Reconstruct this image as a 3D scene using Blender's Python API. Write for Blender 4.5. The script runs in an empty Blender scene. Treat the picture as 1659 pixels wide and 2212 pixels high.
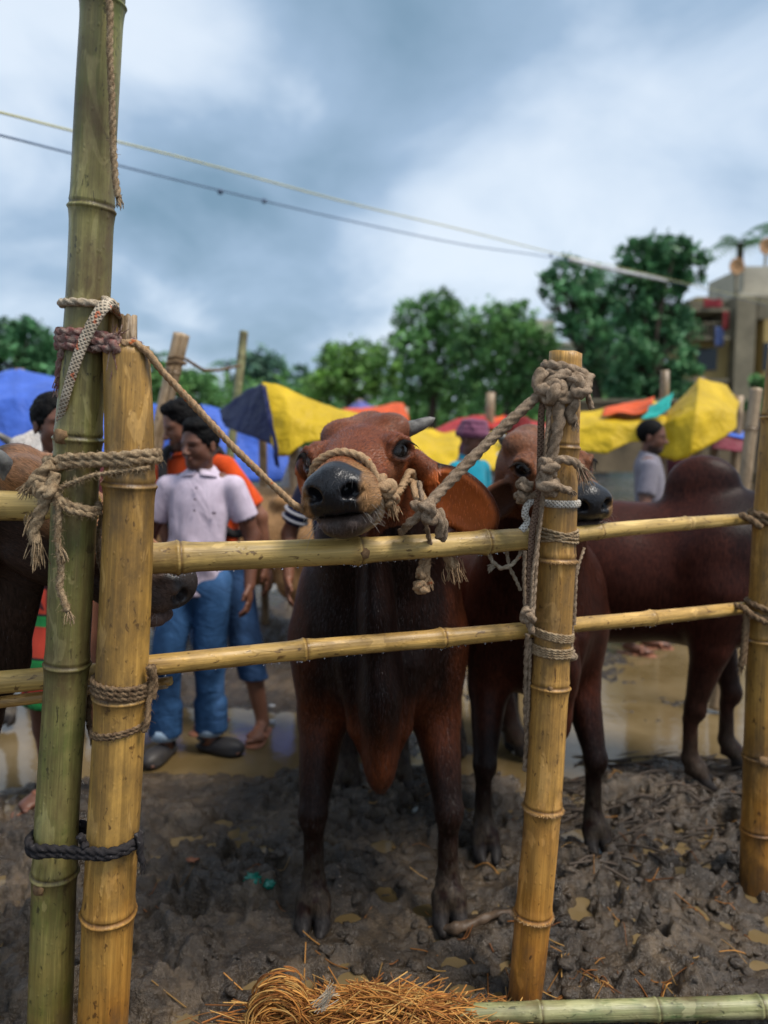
import bpy, math, random
import numpy as np
from mathutils import Vector, Matrix
random.seed(7); RNG = np.random.default_rng(7)
scene = bpy.context.scene
COL = scene.collection
# ------------------------------------------------------------------ camera
FPX, CX, CY, HZ, CAMH = 1662.0, 829.5, 1106.0, 935.0, 1.64
PITCH = math.atan((CY - HZ) / FPX)
cam_data = bpy.data.cameras.new('camera'); cam = bpy.data.objects.new('camera', cam_data); COL.objects.link(cam)
cam.location = (0, 0, CAMH); cam.rotation_euler = (math.pi / 2 - PITCH, 0, 0)
cam_data.sensor_fit = 'VERTICAL'; cam_data.sensor_height = 36.0; cam_data.lens = 36.0 * FPX / 2212.0
cam_data.clip_end = 2000; cam_data.clip_start = 0.05
cam_data.dof.use_dof = True; cam_data.dof.focus_distance = 1.88; cam_data.dof.aperture_fstop = 1.7
scene.camera = cam
# ------------------------------------------------------------------ exposure
scene.view_settings.view_transform = 'Standard'; scene.view_settings.look = 'None'
scene.view_settings.exposure = 1.4; scene.view_settings.gamma = 1.0
scene.view_settings.use_curve_mapping = False
scene.render.engine = 'CYCLES'
scene.cycles.use_denoising = True
scene.cycles.max_bounces = 6; scene.cycles.diffuse_bounces = 3; scene.cycles.glossy_bounces = 3
scene.cycles.transparent_max_bounces = 8
# ------------------------------------------------------------------ sky and sun
SUN_EL, SUN_AZ = math.radians(60), math.radians(118)      # azimuth: from +Y clockwise
world = bpy.data.worlds.new('World'); scene.world = world; world.use_nodes = True
def build_world():
    nt = world.node_tree; N = nt.nodes; L = nt.links; N.clear()
    def n(t, **kw):
        o = N.new(t)
        for k, v in kw.items(): setattr(o, k, v)
        return o
    def math_(op, a, b=None, c=None):
        m = n('ShaderNodeMath', operation=op)
        for i, v in enumerate((a, b, c)):
            if v is None: continue
            if isinstance(v, (int, float)): m.inputs[i].default_value = v
            else: L.new(v, m.inputs[i])
        return m.outputs[0]
    tc = n('ShaderNodeTexCoord'); sep = n('ShaderNodeSeparateXYZ'); L.new(tc.outputs['Generated'], sep.inputs[0])
    X, Y, Z = sep.outputs
    # clouds lie on a flat deck overhead
    zz = math_('ADD', math_('MAXIMUM', Z, 0.0), 0.42)
    u = math_('DIVIDE', X, zz); v = math_('DIVIDE', Y, zz)
    comb = n('ShaderNodeCombineXYZ'); L.new(u, comb.inputs[0]); L.new(v, comb.inputs[1])
    def noise(scale, detail, rough, dist, off):
        mp = n('ShaderNodeMapping'); mp.inputs['Location'].default_value = off
        L.new(comb.outputs[0], mp.inputs[0])
        t = n('ShaderNodeTexNoise'); t.inputs['Scale'].default_value = scale; t.inputs['Detail'].default_value = detail
        t.inputs['Roughness'].default_value = rough; t.inputs['Distortion'].default_value = dist
        L.new(mp.outputs[0], t.inputs['Vector']); return t.outputs['Fac']
    big = noise(0.9, 3, 0.45, 0.3, (3.1, 1.7, 0)); mid = noise(3.4, 7, 0.52, 0.3, (8.3, 4.4, 0))
    dens = math_('ADD', math_('MULTIPLY', big, 0.58), math_('MULTIPLY', mid, 0.46))
    # named cloud masses: (direction x, y, z, sharpness, weight)
    for (dx, dy, dz, sh, w) in CLOUDS:
        l = math.sqrt(dx*dx+dy*dy+dz*dz)
        dot = math_('ADD', math_('ADD', math_('MULTIPLY', X, dx/l), math_('MULTIPLY', Y, dy/l)), math_('MULTIPLY', Z, dz/l))
        blob = math_('EXPONENT', math_('MULTIPLY', math_('SUBTRACT', dot, 1.0), sh))
        wob = math_('ADD', math_('MULTIPLY', mid, 1.6), 0.2)
        dens = math_('ADD', dens, math_('MULTIPLY', math_('MULTIPLY', blob, wob), w))
    ramp = n('ShaderNodeValToRGB'); e = ramp.color_ramp.elements
    e[0].position = 0.26; e[0].color = (0.64, 0.69, 0.75, 1)
    e[1].position = 0.82; e[1].color = (0.13, 0.22, 0.30, 1)
    for p, c in ((0.42, (0.56, 0.63, 0.71)), (0.51, (0.42, 0.51, 0.62)), (0.60, (0.26, 0.36, 0.48))):
        x = e.new(p); x.color = (*c, 1)
    L.new(dens, ramp.inputs[0])
    # the deck of cloud over a Nishita sky
    sky = n('ShaderNodeTexSky', sky_type='NISHITA'); sky.sun_disc = False
    sky.sun_elevation = SUN_EL; sky.sun_rotation = SUN_AZ; sky.dust_density = 3.0
    STR = 0.1
    sc = n('ShaderNodeVectorMath', operation='SCALE'); L.new(ramp.outputs[0], sc.inputs[0]); sc.inputs['Scale'].default_value = SKY_GAIN / STR
    mix = n('ShaderNodeMix', data_type='RGBA'); mix.inputs['Factor'].default_value = 0.90
    L.new(sky.outputs[0], mix.inputs['A']); L.new(sc.outputs[0], mix.inputs['B'])
    bg = n('ShaderNodeBackground'); bg.inputs['Strength'].default_value = STR
    out = n('ShaderNodeOutputWorld'); L.new(mix.outputs['Result'], bg.inputs[0]); L.new(bg.outputs[0], out.inputs[0])
def skydir(x, y):
    cp, sp = math.cos(PITCH), math.sin(PITCH); a, b = (x - CX) / FPX, (CY - y) / FPX
    return (a, cp + b * sp, -sp + b * cp)
SKY_GAIN = 0.53
CLOUDS = [(*skydir(860, -80), 60, 0.20), (*skydir(420, 330), 110, 0.09), (*skydir(120, 230), 200, 0.10), (*skydir(480, 600), 60, 0.10), (*skydir(960, 380), 60, -0.13), (*skydir(1350, 420), 40, -0.10), (*skydir(1300, 60), 60, 0.05),
          (*skydir(60, 40), 60, -0.09), (*skydir(480, 120), 150, -0.08), (*skydir(60, 560), 60, -0.06), (*skydir(620, 760), 40, 0.10), (*skydir(1250, 640), 60, 0.06), (*skydir(250, 470), 160, 0.10), (*skydir(620, 300), 200, 0.05)]
build_world()
sun_data = bpy.data.lights.new('sun', 'SUN'); sun = bpy.data.objects.new('sun', sun_data); COL.objects.link(sun)
sun_data.energy = 1.5; sun_data.angle = math.radians(20); sun_data.color = (1.0, 0.93, 0.84)
_sd = Vector((math.sin(SUN_AZ) * math.cos(SUN_EL), math.cos(SUN_AZ) * math.cos(SUN_EL), math.sin(SUN_EL)))
sun.rotation_euler = _sd.to_track_quat('Z', 'Y').to_euler(); sun.location = (0, 0, 30)

# ------------------------------------------------------------------ helpers: places
def P(x, y, Yw):
    """point seen at (x, y) of the 1659 x 2212 view, standing at world depth Yw"""
    d = skydir(x, y); t = Yw / d[1]
    return Vector((d[0] * t, Yw, CAMH + d[2] * t))
def G(x, y, z=0.0):
    d = skydir(x, y); t = (z - CAMH) / d[2]
    return Vector((d[0] * t, d[1] * t, z))
def V(*a): return Vector(a)
# ------------------------------------------------------------------ helpers: objects
def tag(o, label=None, cat=None, group=None, kind=None):
    if label: o['label'] = label
    if cat: o['category'] = cat
    if group: o['group'] = group
    if kind: o['kind'] = kind
    return o
def empty(name, loc, label=None, cat=None, group=None):
    o = bpy.data.objects.new(name, None); COL.objects.link(o); o.location = loc; o.empty_display_size = 0.1
    return tag(o, label, cat, group)
def base_of(parent):
    b = np.zeros(3)
    while parent is not None:
        b += np.array(parent.location); parent = parent.parent
    return b
def mesh_obj(name, verts, faces, mat, parent=None, smooth=True, loc=None, color=None, attrs=None, midx=None):
    """verts in world space; stored relative to loc (or to the parent)"""
    v = np.asarray(verts, dtype=np.float64).reshape(-1, 3)
    off = base_of(parent)
    l = np.zeros(3) if loc is None else np.asarray(loc, dtype=float) - off
    v = v - off - l
    me = bpy.data.meshes.new(name)
    fa = faces if isinstance(faces, np.ndarray) else None
    if fa is not None and fa.ndim == 2:
        k = fa.shape[1]; n = len(fa)
        me.vertices.add(len(v)); me.vertices.foreach_set('co', v.astype(np.float32).ravel())
        me.loops.add(n * k); me.loops.foreach_set('vertex_index', fa.astype(np.int32).ravel())
        me.polygons.add(n); me.polygons.foreach_set('loop_start', np.arange(0, n * k, k, dtype=np.int32))
        me.polygons.foreach_set('loop_total', np.full(n, k, dtype=np.int32))
        me.update(calc_edges=True)
    else:
        me.from_pydata([tuple(p) for p in v], [], [tuple(f) for f in faces])
    if smooth: me.polygons.foreach_set('use_smooth', np.ones(len(me.polygons), dtype=bool))
    if color is not None:
        a = me.color_attributes.new('Col', 'FLOAT_COLOR', 'POINT')
        c = np.ones((len(v), 4), dtype=np.float32); c[:, :3] = color; a.data.foreach_set('color', c.ravel())
    for an, av in (attrs or {}).items():
        a = me.attributes.new(an, 'FLOAT_VECTOR', 'POINT'); a.data.foreach_set('vector', np.asarray(av, dtype=np.float32).ravel())
    mats = mat if isinstance(mat, (list, tuple)) else [mat]
    for m in mats: me.materials.append(m)
    if midx is not None: me.polygons.foreach_set('material_index', np.asarray(midx, dtype=np.int32))
    o = bpy.data.objects.new(name, me); COL.objects.link(o)
    if parent is not None: o.parent = parent
    o.location = l
    return o
# ------------------------------------------------------------------ helpers: noise in numpy
def _hash(ix, iy, iz, seed):
    h = (ix.astype(np.int64) * 374761393 + iy.astype(np.int64) * 668265263 + iz.astype(np.int64) * 2147483647 + seed * 1274126177) & 0xffffffff
    h = ((h ^ (h >> 13)) * 1274126177) & 0xffffffff
    return ((h ^ (h >> 16)) & 0xffff) / 65535.0
def vnoise(x, y, z=None, seed=0):
    x = np.asarray(x, dtype=np.float64); y = np.asarray(y, dtype=np.float64)
    if z is None:
        ix, iy = np.floor(x), np.floor(y); fx, fy = x - ix, y - iy; o = np.zeros_like(ix)
        sx, sy = fx * fx * (3 - 2 * fx), fy * fy * (3 - 2 * fy)
        a = _hash(ix, iy, o, seed); b = _hash(ix + 1, iy, o, seed); c = _hash(ix, iy + 1, o, seed); d = _hash(ix + 1, iy + 1, o, seed)
        return (a * (1 - sx) + b * sx) * (1 - sy) + (c * (1 - sx) + d * sx) * sy
    z = np.asarray(z, dtype=np.float64)
    iz = np.floor(z); fz = z - iz; sz = fz * fz * (3 - 2 * fz)
    def layer(k):
        ix, iy = np.floor(x), np.floor(y); fx, fy = x - ix, y - iy
        sx, sy = fx * fx * (3 - 2 * fx), fy * fy * (3 - 2 * fy)
        a = _hash(ix, iy, k, seed); b = _hash(ix + 1, iy, k, seed); c = _hash(ix, iy + 1, k, seed); d = _hash(ix + 1, iy + 1, k, seed)
        return (a * (1 - sx) + b * sx) * (1 - sy) + (c * (1 - sx) + d * sx) * sy
    return layer(iz) * (1 - sz) + layer(iz + 1) * sz
def fbm(x, y, z=None, octaves=4, seed=0, gain=0.5):
    t = 0; a = 1; s = 0
    for i in range(octaves):
        f = 2.03 ** i
        t = t + a * vnoise(x * f + 17 * i, y * f - 9 * i, None if z is None else z * f, seed + i); s += a; a *= gain
    return t / s
# ------------------------------------------------------------------ helpers: implicit bodies (one continuous surface)
def axis(*segs):
    """axis((start, step), (start2, step2), ..., end)"""
    out = []
    for i in range(len(segs) - 1):
        a, st = segs[i]; b = segs[i + 1][0] if i + 2 < len(segs) else segs[i + 1]
        n = max(1, int(round((b - a) / st))); out.append(np.linspace(a, b, n, endpoint=False))
    out.append(np.array([segs[-1]])); return np.concatenate(out).astype(np.float32)
class Body:
    def __init__(s, xs, ys, zs):
        s.ax = (xs, ys, zs); s.d = np.full((len(xs), len(ys), len(zs)), 1.0, dtype=np.float32)
    def _win(s, lo, hi):
        sl = []
        for a, l, h in zip(s.ax, lo, hi):
            i = max(0, np.searchsorted(a, l) - 1); j = min(len(a), np.searchsorted(a, h) + 1)
            if j <= i: return None
            sl.append(slice(i, j))
        return tuple(sl)
    def _apply(s, fn, lo, hi, k, op):
        w = s._win(lo, hi)
        if w is None: return
        X = s.ax[0][w[0]][:, None, None]; Yy = s.ax[1][w[1]][None, :, None]; Z = s.ax[2][w[2]][None, None, :]
        e = fn(X, Yy, Z).astype(np.float32); d = s.d[w]
        if op == 'sub': e = -e
        if k > 0:
            h = np.maximum(k - np.abs(d - e), 0) / k; h = h * h * (k * 0.25)
        else: h = 0
        s.d[w] = np.minimum(d, e) - h if op == 'add' else np.maximum(d, e) + h
    def ell(s, c, r, R=None, k=0.02, op='add'):
        c = np.array(c, dtype=np.float32); r = np.array(r, dtype=np.float32) if not np.isscalar(r) else np.full(3, r, np.float32)
        Rm = np.eye(3) if R is None else np.array(R, dtype=float)
        ext = np.sqrt(((Rm * r) ** 2).sum(1)) + k + 0.035
        def fn(X, Y, Z):
            dx, dy, dz = X - c[0], Y - c[1], Z - c[2]; k0 = 0; k1 = 0
            for i in range(3):
                q = dx * float(Rm[0, i]) + dy * float(Rm[1, i]) + dz * float(Rm[2, i])
                k0 = k0 + (q / r[i]) ** 2; k1 = k1 + (q / (r[i] * r[i])) ** 2
            k0 = np.sqrt(k0); return k0 * (k0 - 1) / (np.sqrt(k1) + 1e-6)
        s._apply(fn, c - ext, c + ext, k, op); return s
    def cone(s, a, b, ra, rb, k=0.02, op='add', flat=None, f=1.0):
        """tapered capsule; flat = direction whose thickness is multiplied by f"""
        a = np.array(a, dtype=np.float32); b = np.array(b, dtype=np.float32); ab = b - a; L2 = float(ab @ ab) + 1e-9
        m = max(1.0, f) * max(ra, rb) + k + 0.035
        lo, hi = np.minimum(a, b) - m, np.maximum(a, b) + m
        fl = None if flat is None else np.array(flat, dtype=float) / np.linalg.norm(flat)
        def fn(X, Y, Z):
            dx, dy, dz = X - a[0], Y - a[1], Z - a[2]
            t = np.clip((dx * ab[0] + dy * ab[1] + dz * ab[2]) / L2, 0, 1)
            wx, wy, wz = dx - t * ab[0], dy - t * ab[1], dz - t * ab[2]
            q = wx * wx + wy * wy + wz * wz
            if fl is not None:
                n = wx * float(fl[0]) + wy * float(fl[1]) + wz * float(fl[2]); q = q + n * n * (1 / (f * f) - 1)
            return np.sqrt(np.maximum(q, 0)) - (ra + (rb - ra) * t)
        s._apply(fn, lo, hi, k, op); return s
    def chain(s, pts, rad, k=0.02, flat=None, f=1.0):
        for i in range(len(pts) - 1): s.cone(pts[i], pts[i + 1], rad[i], rad[i + 1], k, 'add', flat, f)
        return s
    def cut(s, p, n, k=0.004):
        """keep the side the normal n points away from"""
        n = np.array(n, dtype=float); n /= np.linalg.norm(n); p = np.array(p, dtype=float)
        X, Y, Z = s.ax[0][:, None, None], s.ax[1][None, :, None], s.ax[2][None, None, :]
        e = ((X - p[0]) * n[0] + (Y - p[1]) * n[1] + (Z - p[2]) * n[2]).astype(np.float32)
        s.d = np.maximum(s.d, e); return s
    def mesh(s):
        d = s.d; neg = d < 0; sh = tuple(n - 1 for n in d.shape)
        def corner(arr, c): return arr[c[0]:c[0] + sh[0], c[1]:c[1] + sh[1], c[2]:c[2] + sh[2]]
        CO = [(i, j, k) for i in (0, 1) for j in (0, 1) for k in (0, 1)]
        cnt = np.zeros(sh, dtype=np.uint8)
        for c in CO: cnt += corner(neg, c)
        act = (cnt > 0) & (cnt < 8); idx = np.argwhere(act)
        vid = np.full(sh, -1, dtype=np.int32); vid[act] = np.arange(len(idx), dtype=np.int32)
        val = {c: d[idx[:, 0] + c[0], idx[:, 1] + c[1], idx[:, 2] + c[2]] for c in CO}
        acc = np.zeros((len(idx), 3)); num = np.zeros(len(idx))
        for c in CO:
            for ax in range(3):
                if c[ax]: continue
                e = list(c); e[ax] = 1; e = tuple(e); a, b = val[c], val[e]; m = (a < 0) != (b < 0)
                t = np.where(m, a / np.where(m, a - b, 1), 0)
                for q in range(3): acc[:, q] += np.where(m, c[q] + (t if q == ax else 0), 0)
                num += m
        pos = idx + acc / num[:, None]
        vs = np.stack([np.interp(pos[:, q], np.arange(len(s.ax[q])), s.ax[q]) for q in range(3)], 1)
        faces = []
        for ax in range(3):
            o1, o2 = (ax + 1) % 3, (ax + 2) % 3
            sl0 = [slice(None)] * 3; sl1 = [slice(None)] * 3
            sl0[ax] = slice(0, -1); sl1[ax] = slice(1, None)
            ch = neg[tuple(sl0)] != neg[tuple(sl1)]
            E = np.argwhere(ch)
            E = E[(E[:, o1] > 0) & (E[:, o2] > 0) & (E[:, o1] < d.shape[o1] - 1) & (E[:, o2] < d.shape[o2] - 1)]
            if not len(E): continue
            inside = neg[E[:, 0], E[:, 1], E[:, 2]]
            def cell(a, b):
                q = E.copy(); q[:, o1] += a; q[:, o2] += b; return vid[q[:, 0], q[:, 1], q[:, 2]]
            quad = np.stack([cell(-1, -1), cell(0, -1), cell(0, 0), cell(-1, 0)], 1)
            quad[~inside] = quad[~inside][:, ::-1]
            faces.append(quad)
        f = np.concatenate(faces); f = f[(f >= 0).all(1)]
        return vs, f
def frame(fwd, left_hint):
    """3 x 3 matrix whose columns are forward, left, up"""
    f = np.array(fwd, dtype=float); f /= np.linalg.norm(f)
    l = np.array(left_hint, dtype=float); l -= f * (l @ f); l /= np.linalg.norm(l)
    u = np.cross(f, l)
    if u[2] < 0: u = -u
    return np.stack([f, l, u], 1)
def sstep(a, b, x):
    t = np.clip((x - a) / (b - a), 0, 1); return t * t * (3 - 2 * t)
def mixc(c, col, m):
    m = np.asarray(m)[:, None]; return c * (1 - m) + np.array(col) * m
# ------------------------------------------------------------------ helpers: tubes, ropes
def catmull(pts, per=8, closed=False):
    p = np.array([tuple(q) for q in pts], dtype=float); n = len(p); out = []
    rng_ = range(n if closed else n - 1)
    for i in rng_:
        if closed: a, b, c, d = p[(i - 1) % n], p[i], p[(i + 1) % n], p[(i + 2) % n]
        else: a, b, c, d = p[max(i - 1, 0)], p[i], p[i + 1], p[min(i + 2, n - 1)]
        t = np.linspace(0, 1, per, endpoint=False)[:, None]
        out.append(0.5 * (2 * b + (c - a) * t + (2 * a - 5 * b + 4 * c - d) * t ** 2 + (3 * b - a - 3 * c + d) * t ** 3))
    if not closed: out.append(p[-1:])
    return np.concatenate(out)
def resample(p, step):
    seg = np.linalg.norm(np.diff(p, axis=0), axis=1); s = np.concatenate([[0], np.cumsum(seg)])
    n = max(2, int(s[-1] / step) + 1); t = np.linspace(0, s[-1], n)
    return np.stack([np.interp(t, s, p[:, q]) for q in range(3)], 1), t
def frames_along(p):
    T = np.gradient(p, axis=0); T /= np.linalg.norm(T, axis=1)[:, None] + 1e-12
    n0 = np.cross(T[0], (0.3, 0.2, 1.0)); n0 /= np.linalg.norm(n0); Ns = [n0]
    for i in range(1, len(p)):
        v = Ns[-1] - T[i] * (Ns[-1] @ T[i]); Ns.append(v / (np.linalg.norm(v) + 1e-12))
    Nn = np.array(Ns); return T, Nn, np.cross(T, Nn)
def tube(p, rad, sides=8, caps=True, prof=None):
    """p: n x 3 points; rad: scalar or n; prof(theta, i_array) -> factor"""
    p = np.asarray(p, dtype=float); n = len(p); T, A, B = frames_along(p)
    th = np.linspace(0, 2 * math.pi, sides, endpoint=False)
    r = np.broadcast_to(np.asarray(rad, dtype=float), (n,))[:, None] * (1.0 if prof is None else prof(th[None, :], np.arange(n)[:, None]))
    r = np.broadcast_to(r, (n, sides))
    v = p[:, None] + r[..., None] * (np.cos(th)[None, :, None] * A[:, None] + np.sin(th)[None, :, None] * B[:, None])
    i = np.arange(n - 1)[:, None]; j = np.arange(sides)[None, :]; j2 = (j + 1) % sides
    f = np.stack([i * sides + j, i * sides + j2, (i + 1) * sides + j2, (i + 1) * sides + j], -1).reshape(-1, 4)
    v = v.reshape(-1, 3)
    if caps:
        a = len(v); v = np.concatenate([v, p[:1], p[-1:]]); jj = np.arange(sides); j2 = (jj + 1) % sides
        c0 = np.stack([np.full(sides, a), j2, jj, np.full(sides, a)], 1); o = (n - 1) * sides
        c1 = np.stack([np.full(sides, a + 1), o + jj, o + j2, np.full(sides, a + 1)], 1)
        return v, f, np.concatenate([c0, c1])[:, :3]
    return v, f, None
class MB:
    """collects pieces of one mesh"""
    def __init__(s): s.v = []; s.f = []; s.n = 0; s.c = []
    def add(s, v, *fs, col=None):
        v = np.asarray(v, dtype=float).reshape(-1, 3); s.v.append(v)
        s.c.append(np.tile(np.array(col if col is not None else (1, 1, 1), dtype=float), (len(v), 1)) if col is None or np.ndim(col) == 1 else col)
        for f in fs:
            if f is None or not len(f): continue
            s.f += [tuple(int(q) + s.n for q in face) for face in np.asarray(f)] if not isinstance(f, list) else [tuple(q + s.n for q in face) for face in f]
        s.n += len(v); return s
    def tube(s, p, rad, sides=8, caps=True, prof=None, col=None):
        v, f, c = tube(p, rad, sides, caps, prof); return s.add(v, f, c, col=col)
    def box(s, c, h, R=None, col=None):
        c = np.array(c, dtype=float); h = np.array(h, dtype=float); R = np.eye(3) if R is None else np.array(R)
        q = np.array([(x, y, z) for x in (-1, 1) for y in (-1, 1) for z in (-1, 1)]) * h
        return s.add(q @ R.T + c, [(0, 1, 3, 2), (4, 6, 7, 5), (0, 4, 5, 1), (2, 3, 7, 6), (0, 2, 6, 4), (1, 5, 7, 3)], col=col)
    def build(s, name, mat, parent=None, smooth=True, loc=None, color=False):
        return mesh_obj(name, np.concatenate(s.v), s.f, mat, parent, smooth, loc, np.concatenate(s.c) if color else None)
# ------------------------------------------------------------------ materials
class NT:
    def __init__(s, name):
        s.m = bpy.data.materials.new(name); s.m.use_nodes = True; s.t = s.m.node_tree; s.t.nodes.clear()
        s.out = s.n('ShaderNodeOutputMaterial'); s.b = s.n('ShaderNodeBsdfPrincipled'); s.l(s.b.outputs[0], s.out.inputs[0])
    def n(s, t, **kw):
        o = s.t.nodes.new(t)
        for k, v in kw.items(): setattr(o, k, v)
        return o
    def l(s, a, b): s.t.links.new(a, b)
    def set(s, **kw):
        for k, v in kw.items():
            k = k.replace('_', ' '); i = s.b.inputs[k]
            if hasattr(v, 'links') or hasattr(v, 'is_linked'): s.l(v, i)
            else: i.default_value = (*v, 1) if isinstance(v, tuple) and len(v) == 3 and 'Color' in k or k == 'Base Color' and isinstance(v, tuple) else v
        return s
    def coord(s, scale=(1, 1, 1), kind='Object', rot=(0, 0, 0), loc=(0, 0, 0), attr=None):
        if attr: src = s.n('ShaderNodeAttribute', attribute_name=attr).outputs['Vector']
        else: src = s.n('ShaderNodeTexCoord').outputs[kind]
        mp = s.n('ShaderNodeMapping'); mp.inputs['Scale'].default_value = scale; mp.inputs['Rotation'].default_value = rot; mp.inputs['Location'].default_value = loc
        s.l(src, mp.inputs[0]); return mp.outputs[0]
    def noise(s, vec, scale=5, detail=4, rough=0.55, dist=0.0):
        t = s.n('ShaderNodeTexNoise'); s.l(vec, t.inputs['Vector'])
        for k, v in (('Scale', scale), ('Detail', detail), ('Roughness', rough), ('Distortion', dist)): t.inputs[k].default_value = v
        return t.outputs['Fac']
    def vor(s, vec, scale=5, feature='F1', rand=1.0):
        t = s.n('ShaderNodeTexVoronoi', feature=feature); s.l(vec, t.inputs['Vector']); t.inputs['Scale'].default_value = scale
        t.inputs['Randomness'].default_value = rand; return t.outputs['Distance']
    def wave(s, vec, scale, dist=0, detail=2, dirn='X'):
        t = s.n('ShaderNodeTexWave', bands_direction=dirn); s.l(vec, t.inputs['Vector']); t.inputs['Scale'].default_value = scale
        t.inputs['Distortion'].default_value = dist; t.inputs['Detail'].default_value = detail; return t.outputs['Fac']
    def ramp(s, fac, stops, interp='LINEAR'):
        r = s.n('ShaderNodeValToRGB'); s.l(fac, r.inputs[0]); e = r.color_ramp.elements; r.color_ramp.interpolation = interp
        while len(e) < len(stops): e.new(0.5)
        for el, (p, c) in zip(e, stops): el.position = p; el.color = (*c, 1) if not np.isscalar(c) else (c, c, c, 1)
        return r.outputs[0]
    def mix(s, a, b, fac, mode='MIX'):
        m = s.n('ShaderNodeMix', data_type='RGBA', blend_type=mode)
        for nm, v in (('A', a), ('B', b), ('Factor', fac)):
            i = m.inputs[nm]
            if hasattr(v, 'is_linked'): s.l(v, i)
            elif nm == 'Factor': i.default_value = v
            else: i.default_value = (*v, 1)
        return m.outputs['Result']
    def mth(s, op, a, b=0.0):
        m = s.n('ShaderNodeMath', operation=op)
        for i, v in enumerate((a, b)):
            if hasattr(v, 'is_linked'): s.l(v, m.inputs[i])
            else: m.inputs[i].default_value = v
        return m.outputs[0]
    def attr(s, name='Col'): return s.n('ShaderNodeAttribute', attribute_name=name).outputs['Color']
    def bump(s, h, strength=0.3, dist=0.01, prev=None):
        b = s.n('ShaderNodeBump'); b.inputs['Strength'].default_value = strength; b.inputs['Distance'].default_value = dist
        s.l(h, b.inputs['Height'])
        if prev is not None: s.l(prev, b.inputs['Normal'])
        s.l(b.outputs[0], s.b.inputs['Normal']); return b.outputs[0]
def m_plain(name, c1, c2=None, scale=8, rough=0.7, bump=0.15, bscale=None, bdist=0.005, spec=0.3, stretch=(1, 1, 1), **kw):
    t = NT(name); v = t.coord(stretch); f = t.noise(v, scale, 5, 0.6)
    c2 = c2 or tuple(x * 0.75 for x in c1)
    t.set(Base_Color=t.ramp(f, [(0.35, c2), (0.65, c1)]), Roughness=rough, Specular_IOR_Level=spec, **kw)
    if bump: t.bump(t.noise(v, bscale or scale * 4, 4, 0.6), bump, bdist)
    return t.m
def m_fur(name, streak=(30, 30, 260), gloss=0.45, bump=0.5):
    t = NT(name); col = t.attr('Col'); v = t.coord((1, 1, 1), attr='fur'); vo = t.coord()
    st = t.coord(streak, attr='fur'); a = t.noise(st, 1.0, 3, 0.6, 0.4); b = t.noise(vo, 14, 4, 0.6)
    c = t.mix(col, (0.0, 0.0, 0.0), t.mth('MULTIPLY', t.ramp(a, [(0.35, 1.0), (0.6, 0.0)]), 0.35))
    c = t.mix(c, t.mix(c, (1.9, 1.75, 1.6), 1.0, 'MULTIPLY'), t.ramp(b, [(0.5, 0.0), (0.75, 0.7)]))
    t.set(Base_Color=c, Roughness=t.ramp(b, [(0.3, gloss - 0.08), (0.7, gloss + 0.15)]), Specular_IOR_Level=0.4)
    t.set(Sheen_Weight=0.08, Sheen_Roughness=0.5)
    p = t.bump(t.noise(vo, 30, 4, 0.6), 0.25, 0.006)
    t.bump(a, bump, 0.004, p)
    return t.m
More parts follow.
